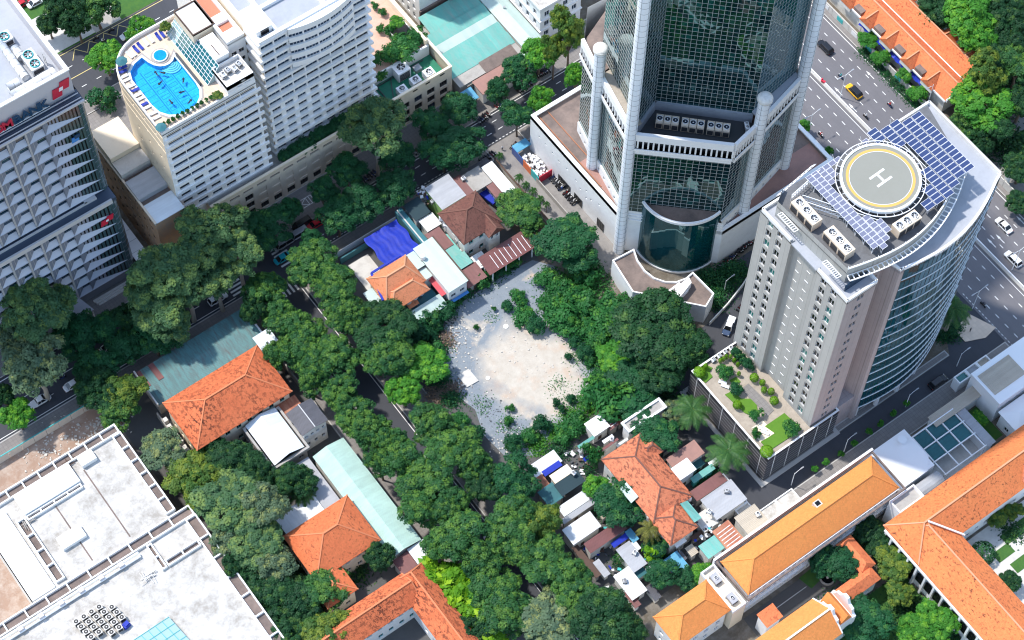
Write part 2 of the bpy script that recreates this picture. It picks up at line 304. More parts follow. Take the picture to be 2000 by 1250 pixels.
MDEF = dict(
 white=plain((.80,.80,.79), .6, .06, .3, dirt=(.55,.54,.52), dirtamt=.35),
 white_clean=plain((.82,.82,.82), .5, .04, .3),
 white_dirty=plain((.78,.77,.73), .75, .1, .25, dirt=(.42,.37,.30), dirtamt=.6),
 roof_white=plain((.60,.58,.545), .85, .14, .16, dirt=(.27,.245,.21), dirtamt=.85),
 cream=plain((.80,.68,.52), .7, .06, .25, dirt=(.60,.48,.36), dirtamt=.3),
 beige=plain((.66,.56,.44), .75, .08, .25, dirt=(.45,.36,.28), dirtamt=.4),
 peach=plain((.62,.36,.20), .8, .1, .25, dirt=(.36,.30,.26), dirtamt=.6),
 concrete=plain((.40,.38,.35), .85, .18, .25, dirt=(.22,.20,.18), dirtamt=.6),
 concrete_lt=plain((.58,.56,.52), .8, .12, .3, dirt=(.36,.33,.30), dirtamt=.5),
 stone_grey=paver((.40,.395,.375), 1.5, 1.5, .035),
 stone_pink=paver((.40,.345,.34), 1.3, 1.3, .03),
 roof_brown=plain((.23,.175,.15), .9, .25, .12, dirt=(.09,.075,.07), dirtamt=.8),
 roof_red=plain((.36,.20,.165), .85, .15, .1, dirt=(.15,.11,.10), dirtamt=.5),
 roof_dark=plain((.15,.155,.165),.85,.2,.3,dirt=(.08,.08,.085),dirtamt=.6), roof_grey=plain((.36,.38,.42), .7, .12, .15, dirt=(.22,.24,.27), dirtamt=.4),
 asphalt=asphalt((.055,.058,.068)), asphalt_blvd=asphalt((.145,.14,.15)), lane_conc=plain((.26,.245,.23),.9,.2,.15,dirt=(.13,.12,.12),dirtamt=.6),
 pavement=paver((.215,.20,.19), .8, .8, .03), pave_grey=paver((.30,.30,.31), .6, .6, .03), kerb=plain((.42,.41,.39),.8,.1,.5),
 line_white=plain((.74,.74,.72),.6,.12,1.5), line_yellow=plain((.62,.50,.20),.6,.1,1.5),
 soil=plain((.12,.10,.075),.95,.35,.12,dirt=(.30,.28,.25),dirtamt=.6), redsoil=plain((.34,.23,.17),.95,.3,.2,dirt=(.55,.50,.44),dirtamt=.5),
 yard=plain((.10,.098,.095),.9,.25,.12,dirt=(.08,.08,.08),dirtamt=.6), lot=dirtmat, grass=plain((.045,.13,.028),.95,.4,.5,dirt=(.075,.16,.02),dirtamt=.6),
 lawn=plain((.10,.22,.022),.95,.22,.5,dirt=(.065,.17,.015),dirtamt=.6),
 tile_old=tiles((.58,.145,.06),(.10,.032,.02),1.0,(.68,.20,.085),.33,1.15), tile_med=tiles((.60,.155,.062),(.13,.04,.025),.45,(.70,.215,.085),.33,1.3),
 tile_villa=tiles((.66,.235,.115),(.34,.11,.05),.45,(.74,.30,.15)), tile_new=tiles((.72,.255,.075),(.50,.17,.06),.05,(.76,.30,.085)),
 tile_conv=tiles((.66,.19,.07),(.16,.055,.03),.5,(.72,.25,.085),.33,1.4), tile_brown=tiles((.15,.062,.05),(.055,.03,.028),.8,(.24,.12,.09),.33,1.3), tile_shop=tiles((.64,.18,.075),(.32,.08,.04),.5,(.74,.25,.10)),
 tile_cen=tiles((.54,.165,.085),(.09,.035,.03),.9,(.66,.25,.13),.33,1.2),
 ridge_red=plain((.62,.30,.17),.85,.1,.5), ridge_dk=plain((.17,.08,.06),.9,.2,.6), ridge_old=plain((.60,.20,.09),.85,.15,.6),
 cor_teal=corrugated((.16,.42,.40),'X',.3,(.10,.17,.16),.6), cor_tealY=corrugated((.42,.60,.52),'Y',.35,(.30,.42,.38),.5), cor_mint=corrugated((.13,.42,.37),'X',.35,(.26,.36,.33),.7),
 cor_bluegrey=corrugated((.10,.235,.235),'X',.35,(.09,.085,.08),.9), cor_white=corrugated((.72,.74,.74),'X',.3,(.50,.50,.48),.4), cor_whiteY=corrugated((.70,.76,.80),'Y',.3,(.52,.58,.62),.4),
 cor_mintw=corrugated((.48,.60,.56),'X',.3,(.50,.58,.55),.4), cor_rust=corrugated((.34,.11,.06),'X',.3,(.52,.30,.18),.7), cor_red=corrugated((.21,.085,.08),'X',.3,(.13,.06,.055),.6), cor_redY=corrugated((.20,.08,.075),'Y',.3,(.12,.055,.05),.6),
 cor_grey=corrugated((.42,.43,.45),'Y',.3,(.28,.28,.29),.5), cor_dark=corrugated((.10,.10,.115),'Y',.35,(.06,.06,.065),.6), cor_tan=corrugated((.44,.38,.30),'Y',.5,(.58,.52,.42),.4), cor_blue=corrugated((.10,.34,.52),'Y',.3,(.18,.42,.50),.4),
 cor_dteal=corrugated((.035,.15,.165),'Y',.3,(.03,.09,.10),.6),
 tarp_blue=plain((.006,.03,.40),.6,.3,.5,dirt=(.004,.012,.20),dirtamt=.6), net=plain((.025,.05,.06),.9,.2,.5), tarp_red=plain((.50,.07,.09),.6,.15,.5),
 metal_white=flat((.80,.81,.82),.4), metal_grey=plain((.42,.43,.44),.45,.15,.6,metal=.6), metal_dark=flat((.05,.055,.06),.5), duct=plain((.74,.74,.73),.45,.12,.5,metal=.3,dirt=(.5,.45,.4),dirtamt=.3), pipe_rust=flat((.35,.14,.07),.7), cream_metal=plain((.74,.60,.46),.6,.08,.6),
 fan_black=flat((.012,.012,.014),.6), louvre=flat((.045,.045,.05),.6), timber=plain((.10,.06,.045),.8,.3,.8), teal_paint=plain((.05,.40,.40),.6,.15,.4), green_paint=plain((.25,.42,.13),.8,.15,.4), green_roof=plain((.02,.21,.12),.6,.15,.3,dirt=(.012,.10,.07),dirtamt=.5), teal_wall=plain((.035,.16,.19),.8,.2,.3,dirt=(.10,.16,.17),dirtamt=.5), blue_paint=flat((.05,.22,.55),.6), red_paint=flat((.55,.02,.05),.5), orange_paint=flat((.65,.16,.06),.7), navy=flat((.008,.05,.11),.5), terracotta=plain((.56,.20,.12),.85,.15,.5), pink_pave=plain((.58,.36,.27),.85,.15,.3,dirt=(.66,.52,.42),dirtamt=.5),
 deck=paver((.66,.52,.40), .9, .9, .015), pool_tile=paver((.10,.52,.80), .5,.5,.02,(.14,.58,.85)), pool_line=flat((.02,.22,.62),.5), pool_rim=plain((.66,.68,.68),.5,.06,1), stone_rim=plain((.36,.33,.31),.8,.15,1), water=watermat, cushion_blue=flat((.02,.04,.30),.8), cushion_white=flat((.78,.77,.74),.8),
 glass=glassm((.006,.010,.014),.04,1.45), glass_blue=glassm((.008,.028,.06),.05,1.5), glass_teal=glassm((.002,.014,.017),.02,1.9,(.006,.06,.06),(.35,.95,.92),.12), glass_drum=glassm((.002,.040,.050),.02,1.7,None,(.3,.95,.95)), glass_sea=glassm((.003,.050,.066),.03,1.8,None,(.45,.95,1.0)), glass_green=glassm((.02,.16,.15),.05,1.6), glass_lt=glassm((.30,.44,.46),.08,1.5), skyglass=glassm((.02,.13,.16),.05,1.7), glass_black=glassm((.008,.009,.011),.06,1.4), clear=clearglass((.75,.92,.90)),
 mull_white=flat((.50,.50,.48),.5), mull_grey=flat((.34,.37,.38),.5), col_clad=plain((.80,.84,.88),.35,.04,.4,spec=.5,dirt=(.66,.70,.74),dirtamt=.2), gap=flat((.18,.20,.22),.8),
 bank_panel=plain((.22,.235,.28),.5,.12,.5), bank_ledge=plain((.50,.52,.58),.45,.06,.4), bank_fin=plain((.50,.49,.49),.5,.06,.4), bank_glass=glassm((.006,.03,.06),.04,1.8), bank_side=glassm((.05,.09,.10),.12,1.6), bank_dark=plain((.055,.075,.11),.4,.15,.4), bank_wall=plain((.50,.48,.50),.6,.06,.3),
 solar=glassm((.035,.055,.14),.12,1.5), solar_lt=glassm((.16,.17,.24),.25,1.5), helipad=plain((.25,.25,.215),.85,.14,.2,dirt=(.25,.25,.22),dirtamt=.5), heli_ring=plain((.70,.38,.10),.7,.1,.8),
 black_stone=plain((.020,.021,.026),.35,.2,.4,spec=.5), sandstone=plain((.40,.345,.28),.85,.2,.4,dirt=(.25,.21,.17),dirtamt=.7),
 bark=plain((.16,.12,.09),.9,.3,1.2), bark_pale=plain((.40,.35,.28),.9,.25,1.0), rubber=flat((.012,.012,.012),.8), chrome=flat((.6,.6,.6),.25,1), car_glass=glassm((.01,.012,.015),.05,1.6), lamp_red=flat((.35,.01,.01),.3), lamp_white=flat((.75,.75,.72),.2),
 car_white=flat((.78,.78,.78),.25,0,.6), car_black=flat((.012,.012,.014),.2,0,.6), car_yellow=flat((.80,.42,.01),.25,0,.6), car_silver=flat((.42,.43,.45),.3,.5), car_red=flat((.42,.01,.02),.25), car_teal=flat((.02,.42,.50),.3), car_grey=flat((.10,.10,.11),.25,.3), truck_blue=flat((.03,.06,.13),.4),
 moto_black=flat((.015,.015,.018),.35), moto_red=flat((.35,.02,.02),.35), moto_blue=flat((.03,.08,.28),.35), moto_white=flat((.6,.6,.6),.35), skin=flat((.42,.22,.14),.6), cloth_dark=flat((.03,.035,.05),.9), cloth_white=flat((.7,.7,.7),.9), cloth_red=flat((.55,.05,.04),.9), cloth_teal=flat((.05,.35,.33),.9), hair=flat((.01,.009,.008),.7),
 leaf_street=leafmat((.014,.084,.036),(.024,.140,.046)), leaf_mango=leafmat((.018,.095,.036),(.060,.185,.040)), leaf_big=leafmat((.050,.135,.062),(.11,.22,.08)), leaf_dark=leafmat((.014,.068,.028),(.032,.118,.036)), leaf_yellow=leafmat((.045,.14,.028),(.12,.20,.035)), leaf_bright=leafmat((.035,.20,.025),(.085,.29,.03)), leaf_palm=leafmat((.018,.085,.030),(.05,.16,.045)), leaf_coco=leafmat((.11,.14,.04),(.17,.19,.05)), leaf_pale=leafmat((.085,.155,.095),(.16,.24,.12)), leaf_weed=leafmat((.02,.13,.035),(.05,.21,.045)), leaf_lime=leafmat((.10,.30,.015),(.17,.38,.02)), dry=leafmat((.20,.15,.12),(.30,.24,.20)), flower_y=flat((.7,.45,.02),.8), rubble=plain((.55,.52,.47),.9,.3,1.5),
)
# ================================================================== GROUND
def sheet(name, mat, poly, z, kind='structure', parent=None):
    mb = MB(); mb.add([(p[0],p[1],z) for p in poly], [tuple(range(len(poly)))]); o = mb.part(name, mat, parent)
    if kind and parent is None: o['kind'] = kind
    return o
def slab(name, mat, poly, z0, z1):
    mb = MB(); mb.prism(poly, z0, z1); return struct(mb.part(name, mat))
ground = sheet('ground', 'soil', rect(-900,-900,900,900), 0)
r1 = sheet('street', 'asphalt', [(-200,39.8),(84.3,39.8),(84.3,47.2),(-44,47.2),(-47,53),(-200,53)], .02)
r2 = sheet('side_street', 'asphalt', [(-39.6,-200),(-32.4,-200),(-32.4,36),(-29,39.79),(-43.5,39.79),(-39.6,36)], .02)
r3 = sheet('boulevard', 'asphalt_blvd', rect(84.3,-220,109.7,220), .03)
r4 = sheet('lane', 'asphalt', [(13.2,-67.6),(84.29,-67.6),(84.29,-52),(76,-57),(72,-63.2),(19.6,-63.2),(19.6,-38),(84.29,-38),(84.29,-17),(42,-17),(36,-26),(13.2,-26)], .015)
r5 = sheet('back_road', 'asphalt', rect(-220,105.4,84.2,120.4), .02)
alley = sheet('alley', 'lane_conc', rect(21.6,-3,30.4,39.7), .018)
sheet('yard', 'yard', rect(-30,-70,14,39.7), .008); sheet('yard_paving', 'yard', rect(-83,-70,-46.6,36.2), .008)
sheet('forecourt', 'pavement', rect(-26,50,21.5,56), .16) if False else None
# pavements with kerbs
for nm, p in (('pavement', [(-44,47.3),(84.2,47.3),(84.2,56),(-44,56)]), ('pavement', rect(-200,53.1,-47.2,60)),
              ('pavement', rect(-28.9,36.0,21.5,39.7)), ('pavement', rect(30.5,36.0,84.2,39.7)), ('pavement', rect(-200,36.2,-43.6,39.7)),
              ('pavement', rect(-46.5,-200,-39.7,36.1)), ('pavement', rect(-32.3,-200,-25.5,35.9)), ('pavement', rect(109.8,-220,112.6,220)),
              ('pavement', rect(78.5,-16.9,84.2,36)), ('pavement', rect(15,-72.6,84.2,-67.7)), ('pavement', rect(19.7,-63.1,72,-61.5)), ('pavement', rect(-60,101.5,84,105.3))):
    o = slab(nm, 'pavement', p, 0, .15)
    e = MB(); ring(e, p, .25, .0, .165); e.part('kerb', 'kerb', o)
# lane dashes and lines, each painted mark its own piece
def dash_mesh(l, w, mat='line_white'):
    return MB().box(-w/2,-l/2,0,w/2,l/2,.006).mesh('lane_dash', mat)
dm = dash_mesh(1.15, .17)
for X in (87.2,90.2,93.2,100.2,103.3,106.4):
    off = random.random()*3
    for i in range(45):
        y = 62-3.0*i-off
        if -78 < y < 62: piece('lane_dash', dm, r3, (X, y, .034))
dm1 = dash_mesh(1.3, .15)
for Y in (42.6,45.0):
    for i in range(34): piece('lane_dash', dm1, r1, (-28+3.1*i, Y, .024), pi/2)
for Y in (43.2,49.4):
    for i in range(12): piece('lane_dash', dm1, r1, (-105+4.6*i, Y, .024), pi/2)
ds = dash_mesh(.55, .17)
for i in range(75): piece('edge_dash', ds, r1, (-26+1.0*i, 40.25, .024), pi/2)
for i in range(16): piece('edge_dash', ds, r3, (84.9, -53.5-1.05*i, .034))
def line(par, x0, y0, x1, y1, w=.15, z=.024, mat='line_white'):
    a = atan2(y1-y0, x1-x0); L = hypot(x1-x0, y1-y0)
    m = MB(); m.obox(((x0+x1)/2,(y0+y1)/2,z), L, w, .006, a); return m.part('painted_line', mat, par)
line(r1, -30,46.8, 84,46.8); line(r1, -200,46.2,-47.5,46.2); line(r1,-200,52.4,-49,52.4,.2); line(r1,-200,40.3,-46,40.3)
line(r3, 109.2,-200,109.2,200,.16,.034); line(r3, 95.5,-200,95.5,200,.14,.034); line(r3, 84.9,-50,84.9,60,.16,.034)
line(r2, -32.9,-150,-32.9,34); line(r2,-39.2,-150,-39.2,33)
# zebra crossings: five to eight bars each
zb = MB().box(-1.7,-.24,0,1.7,.24,.006).mesh('crossing_bar','line_white')
for X in (-44.6,-31.9):
    for i in range(6): piece('crossing_bar', zb, r1, (X, 41.0+i*.98, .026))
for i in range(5): piece('crossing_bar', zb, r2, (-37.9+i*1.05, 35.6, .026), pi/2)
# loading box on the pavement edge by the hotel
hb = MB()
for a, b in (((-24,50.9),(-18,50.9)),((-24,53),(-18,53)),((-24,50.9),(-24,53)),((-18,50.9),(-18,53)),((-22.6,50.9),(-22.6,53)),((-19.4,50.9),(-19.4,53)),((-22.6,50.9),(-19.4,53)),((-22.6,53),(-19.4,50.9)),((-23.3,50.9),(-23.3,53)),((-18.7,50.9),(-18.7,53))):
    hb.bar((a[0],a[1],.158),(b[0],b[1],.158),.14,.012)
hb.part('loading_box_marking', 'line_white', r1)
# yellow zigzag along the back road, centre lines
zz = MB(); pts = [(-42.5+2.0*i, 119.6 if i%2 else 117.0) for i in range(9)]
for a, b in zip(pts, pts[1:]): zz.bar((a[0],a[1],.026),(b[0],b[1],.026),.16,.012)
zz.part('zigzag_marking', 'line_yellow', r5); line(r5, -100,112.6,60,112.6,.18,.024,'line_yellow'); line(r5,-100,119.9,60,119.9,.18,.024,'line_yellow')
for Y in (109.2,115.8):
    for i in range(16): piece('lane_dash', dm1, r5, (-56+4*i, Y, .024), pi/2)
# lane arrows on the boulevard
am = MB(); am.add([(-.09,-1.5,0),(.09,-1.5,0),(.09,.2,0),(-.09,.2,0),(-.32,.1,0),(.32,.1,0),(0,1.4,0)], [(0,1,2,3),(4,5,6)]); arrow = am.mesh('lane_arrow','line_white')
for x, y in ((1699,146),(1637,178),(1993,430),(1953,466),(1936,474),(1665,210)): p = W(x,y); piece('lane_arrow', arrow, r3, (p.x,p.y,.038))
am = MB(); am.add([(-.5,-3,0),(.5,-3,0),(.5,.4,0),(-.5,.4,0),(-1.2,.3,0),(1.2,.3,0),(0,2.6,0)], [(0,1,2,3),(4,5,6)]); p = W(233,596); piece('lane_arrow', am.mesh('big_arrow','line_white'), r1, (p.x,p.y,.03), -pi/2)
# median of the boulevard: raised kerb with a painted rail
md = thing('median_barrier', 'long white painted median barrier dividing the boulevard', 'barrier', (96.6,0,.03))
MB().box(96.15,-220,.03,97.1,220,.33).part('kerb_base', 'kerb', md)
for i in range(60): piece('rail_panel', _rp if i else globals().setdefault('_rp', MB().box(-.12,-1.95,0,.12,1.95,.62).mesh('rail_panel','white_clean')), md, (96.62, 110-4*i, .33))
# vacant lot
lotpx = [(868,640),(880,610),(905,588),(950,560),(1000,528),(1040,508),(1085,520),(1130,580),(1180,620),(1205,700),(1190,760),(1130,815),(1075,850),(1050,890),(985,890),(945,850),(928,800),(895,775),(862,735),(850,690)]
lp = [W(*p) for p in lotpx]; lot = sheet('vacant_lot', 'lot', [(p.x,p.y) for p in lp][::-1], .03)
# lawn strips beyond the back road and by the hotel corner, park ground at the far right
sheet('grass', 'grass', rect(-60,120.6,60,150), .05); sheet('park_path', 'lane_conc', [(W(*p).x,W(*p).y) for p in [(2010,210),(1962,250),(1950,290),(1945,340),(1990,380),(2030,420),(2080,330),(2040,250)]], .06)
sheet('park_ground','soil',rect(127,-120,260,120),.03); sheet('grass','grass',[(W(*p).x,W(*p).y) for p in [(1985,260),(1975,300),(2000,345),(2060,330),(2050,230)]],.08)
tb = [W(*p) for p in [(118,62),(150,48),(215,80),(190,120),(160,95)]]
sheet('paved_forecourt','concrete_lt',rect(-58,121,-30,133),.06)
sheet('paved_forecourt','concrete',rect(-34,120.7,-27,140),.07)
sheet('hotel_grounds','pavement',rect(-62,83,24,101.4),.06)
# construction yard behind the hoarding, bottom left
sheet('building_site','redsoil',rect(-160,-70,-83.5,36),.02)
# rubble pile and concrete slab on the lot, dumped rubbish: uncountable scraps
def scraps(name, label, n, pts, mat, smin, smax, flatten=.5):
    mb = MB()
    for i in range(n):
        p = random.choice(pts); s = random.uniform(smin,smax)
        mb.obox((p[0]+random.gauss(0,p[3]), p[1]+random.gauss(0,p[3]), p[2]), s, s*random.uniform(.3,1), s*flatten*random.uniform(.3,1), random.random()*3)
    o = mb.part(name, mat); o['kind'] = 'stuff'; o['label'] = label; o['category'] = 'rubble'; return o
def P4(x,y,s,z=.04): p = W(x,y); return (p.x,p.y,z,s)
scraps('rubble','broken concrete and stones scattered over the vacant lot',520,[P4(900,640,2.2),P4(890,690,2.5),P4(985,860,2.5),P4(910,740,2),P4(1040,700,7),P4(960,640,6),P4(1120,720,5)],'rubble',.1,.42)
scraps('rubble','dark rubbish scattered along the lower edge of the lot',160,[P4(1000,850,1.6),P4(960,800,2),P4(880,625,1)],'metal_dark',.1,.35)
scraps('rubble','building rubble beside the white hoarding at the site',260,[P4(150,850,2.5),P4(90,880,2.5),P4(190,838,1.5),P4(230,830,1.2)],'rubble',.15,.6)
cs = tag(MB().add([(*W(x,y,.12)[:2],.3) for x,y in [(893,734),(915,721),(935,744),(912,757)]]+[(*W(x,y,.12)[:2],.03) for x,y in [(893,734),(915,721),(935,744),(912,757)]],[(3,2,1,0),(0,1,5,4),(1,2,6,5),(2,3,7,6),(3,0,4,7)]).part('concrete_slab','concrete_lt'), 'cracked pale concrete slab lying on the left side of the vacant lot', 'slab')
for (x,y,r), lb in (((988,638,.62),'large white round manhole cover on the grey gravel of the lot'),((953,739,.5),'small white round manhole cover on the sandy part of the lot')):
    p = W(x,y); t = thing('manhole_cover', lb, 'manhole', (p.x,p.y,.03)); MB().cyl((p.x,p.y,.03),r,.12,20).part('rim','concrete_lt',t); MB().cyl((p.x,p.y,.15),r*.85,.03,20).part('lid','white_clean',t)
# ================================================================== BUILDING KIT
def wall_grid(mb, p0, p1, z0, z1, holes=(), depth=.25, m=0, mr=None):
    "a flat wall from p0 to p1 (outside on the right) with real openings and reveals"
    p0, p1 = Vector((p0[0],p0[1])), Vector((p1[0],p1[1])); L = (p1-p0).length; u = (p1-p0)/L; n = Vector((u.y,-u.x))
    hs = [(max(.05,a),min(L-.05,b),max(z0+.03,c),min(z1-.03,d)) for a,b,c,d in holes]
    us = sorted({0.0, L, *[round(h[0],4) for h in hs], *[round(h[1],4) for h in hs]}); zs = sorted({z0, z1, *[round(h[2],4) for h in hs], *[round(h[3],4) for h in hs]})
    def P(a, z, d=0): q = p0+u*a-n*d; return (q.x,q.y,z)
    hset = [(round(a,4),round(b,4),round(c,4),round(d,4)) for a,b,c,d in hs]
    for j in range(len(zs)-1):
        zc = (zs[j]+zs[j+1])/2; row = [h for h in hset if h[2] < zc < h[3]]; i = 0
        while i < len(us)-1:
            uc = (us[i]+us[i+1])/2
            if any(h[0] < uc < h[1] for h in row): i += 1; continue
            k = i+1
            while k < len(us)-1 and not any(h[0] < (us[k]+us[k+1])/2 < h[1] for h in row): k += 1
            mb.quad(P(us[i],zs[j]),P(us[k],zs[j]),P(us[k],zs[j+1]),P(us[i],zs[j+1]),m); i = k
    mr = m if mr is None else mr
    for a,b,c,d in hset:
        mb.quad(P(a,c),P(b,c),P(b,c,depth),P(a,c,depth),mr); mb.quad(P(a,d,depth),P(b,d,depth),P(b,d),P(a,d),mr)
        mb.quad(P(a,c),P(a,c,depth),P(a,d,depth),P(a,d),mr); mb.quad(P(b,c,depth),P(b,c),P(b,d),P(b,d,depth),mr)
_WM = {}
def win_mesh(w, h, frame='metal_white', pane='glass', nx=2, ny=1, fw=.07):
    "window: frame, bars and panes; stands centred on its sill, facing -Y"
    key = (round(w,2),round(h,2),frame,pane,nx,ny)
    if key not in _WM:
        mb = MB(); mb.box(-w/2,0,0,w/2,.05,h,1)
        if frame:
            for i in range(nx+1):
                x = -w/2+fw/2+(w-fw)*i/nx; mb.box(x-fw/2,-.05,0,x+fw/2,-.002,h)
            for i in range(ny+1):
                z = (h-fw)*i/ny; mb.box(-w/2+fw,-.048,z,w/2-fw,-.003,z+fw)
        _WM[key] = mb.mesh('window', [frame or pane, pane])
    return _WM[key]
def windows_on(par, p0, p1, holes, depth=.22, frame='metal_white', pane='glass', nx=2, ny=1, name='window'):
    p0, p1 = Vector((p0[0],p0[1])), Vector((p1[0],p1[1])); L = (p1-p0).length; u = (p1-p0)/L; n = Vector((u.y,-u.x)); rz = atan2(u.y,u.x)
    for a,b,c,d in holes:
        q = p0+u*((a+b)/2)-n*depth; ps = pane if isinstance(pane,str) else random.choice(pane)
        piece(name, win_mesh(b-a, d-c, frame, ps, nx, ny), par, (q.x,q.y,c), rz)
def bays(L, n, w, zs, h, m0=0, m1=0, skip=()):
    st = (L-m0-m1)/n; out = []
    for j, z in enumerate(zs):
        for i in range(n):
            if (i,j) in skip: continue
            c = m0+st*(i+.5); out.append((c-w/2,c+w/2,z,z+h))
    return out
def shell(par, poly, z0, z1, mat, wins=None, name='wall', depth=.25, **kw):
    "walls round a footprint (counter-clockwise); wins maps an edge to its openings"
    mb = MB(); wins = wins or {}; n = len(poly)
    for i in range(n):
        wall_grid(mb, poly[i], poly[(i+1)%n], z0, z1, wins.get(i,()), depth)
    o = mb.part(name, mat, par)
    for i, hs in wins.items(): windows_on(par, poly[i], poly[(i+1)%n], hs, depth-.03, **kw)
    return o
def flat_roof(par, poly, z, mat='roof_white', par_h=.8, par_w=.3, pmat='white', name='roof'):
    mb = MB(); q = inset(poly,.02); mb.prism(q, z-.3, z); o = mb.part(name, mat, par)
    if par_h: ring(MB(), poly, 0, 0, 0); e = MB(); ring(e, poly, par_w, z-.28, z+par_h); e.part('parapet', pmat, par)
    return o
def hip_roof(par, x0,y0,x1,y1, ze, zr, mat, oh=.6, cap='ridge_red', hip=1.0, name='roof', hipb=None):
    "hipped roof with a ridge along the longer side; hip 0 makes gables"
    x0,y0,x1,y1 = x0-oh,y0-oh,x1+oh,y1+oh; dx,dy = x1-x0,y1-y0; th = .18; hb = hip if hipb is None else hipb
    if dx >= dy: a,b = (x0+dy/2*hip,(y0+y1)/2),(x1-dy/2*hb,(y0+y1)/2)
    else: a,b = ((x0+x1)/2,y0+dx/2*hip),((x0+x1)/2,y1-dx/2*hb)
    v = [(x0,y0,ze),(x1,y0,ze),(x1,y1,ze),(x0,y1,ze),(a[0],a[1],zr),(b[0],b[1],zr)]
    f = [(0,1,5,4),(1,2,5),(2,3,4,5),(3,0,4)] if dx >= dy else [(0,1,4),(1,2,5,4),(2,3,5),(3,0,4,5)]
    mb = MB(); mb.add(v,f); mb.prism(rect(x0,y0,x1,y1), ze-th, ze-.001)
    r = mb.part(name, mat, par)
    if cap:
        c = MB(); c.bar(v[4],v[5],.34,.16)
        ends = [(0,4),(3,4),(1,5),(2,5)] if dx >= dy else [(0,4),(1,4),(2,5),(3,5)]
        for i,j in ends: c.bar(v[i],v[j],.28,.14)
        c.part('ridge_tiles', cap, r)
    return r
def house(name, label, x0,y0,x1,y1, ze, zr, roof, wall='cream', cat='house', hip=1.0, oh=.6, cap='ridge_red', floors=2, win=True, pane='glass', frame='metal_white', hipb=None, group=None):
    t = thing(name, label, cat, ((x0+x1)/2,(y0+y1)/2,0), 0, group)
    fh = ze/floors; wins = {}
    if win:
        zs = [fh*i+fh*.35 for i in range(floors)]
        for e, L in ((0,x1-x0),(3,y1-y0)):
            n = max(1,int(L/2.6)); wins[e] = bays(L, n, 1.1, zs, min(1.5,fh*.5), .4, .4)
    shell(t, rect(x0,y0,x1,y1), 0, ze-.1, wall, wins, pane=pane, frame=frame)
    hip_roof(t, x0,y0,x1,y1, ze, zr, roof, oh, cap, hip, hipb=hipb)
    return t
def shed(name, label, x0,y0,x1,y1, z, roof, wall='concrete', cat='shed', tilt=.4, axis='Y', group=None, open_=False, door=True):
    "small lean-to: walls, a thin sloping roof sheet with a fascia, a door opening"
    t = thing(name, label, cat, ((x0+x1)/2,(y0+y1)/2,0), 0, group)
    mb = MB()
    if open_:
        for a in (x0+.15,x1-.15):
            for b in (y0+.15,y1-.15): p = MB(); p.box(a-.08,b-.08,0,a+.08,b+.08,z-.15); p.part('post','metal_grey',t)
    else:
        w = rect(x0+.15,y0+.15,x1-.15,y1-.15); L = x1-x0-.3
        hs = {0: [(L*.3,min(L*.3+1.0,L*.8),.05,2.1)]} if (door and L > 2.2) else {}
        for i in range(4): wall_grid(mb, w[i], w[(i+1)%4], 0, z-.1, hs.get(i,()), .15)
        mb.part('wall', wall, t)
        if hs: h = hs[0][0]; d = MB(); d.box(w[0][0]+h[0],w[0][1]+.1,.05,w[0][0]+h[1],w[0][1]+.15,2.1); d.part('door','timber',t)
    dz = [0,0,tilt,tilt] if axis == 'Y' else [0,tilt,tilt,0]
    q = rect(x0-.2,y0-.2,x1+.2,y1+.2); r = MB()
    vs = [(p[0],p[1],z+d-.1) for p,d in zip(q,dz)]+[(p[0],p[1],z+d+.02) for p,d in zip(q,dz)]
    r.add(vs, [(3,2,1,0),(4,5,6,7),(0,1,5,4),(1,2,6,5),(2,3,7,6),(3,0,4,7)])
    r.part('roof', roof, t)
    return t
def fan_mesh(r):
    "round cowl with a hub and six blades"
    mb = MB(); n = 20
    for i in range(n):
        a, b = 2*pi*i/n, 2*pi*(i+1)/n
        for ra, rb in ((r,r*.88),):
            mb.add([(ra*cos(a),ra*sin(a),0),(ra*cos(b),ra*sin(b),0),(ra*cos(b),ra*sin(b),.3),(ra*cos(a),ra*sin(a),.3),(rb*cos(a),rb*sin(a),.3),(rb*cos(b),rb*sin(b),.3),(rb*cos(b),rb*sin(b),.05),(rb*cos(a),rb*sin(a),.05)], [(0,1,2,3),(3,2,5,4),(4,5,6,7)])
    mb.cyl((0,0,.02), r*.88, .02, n, m=1)
    for i in range(6):
        a = 2*pi*i/6; c, s = cos(a), sin(a); w = r*.16
        mb.add([(c*r*.1-s*w*.5,s*r*.1+c*w*.5,.16),(c*r*.82-s*w,s*r*.82+c*w,.2),(c*r*.82+s*w,s*r*.82-c*w,.1),(c*r*.1+s*w*.5,s*r*.1-c*w*.5,.12)], [(0,1,2,3)], 2)
    mb.cyl((0,0,.1), r*.17, .16, 10, m=0); return mb
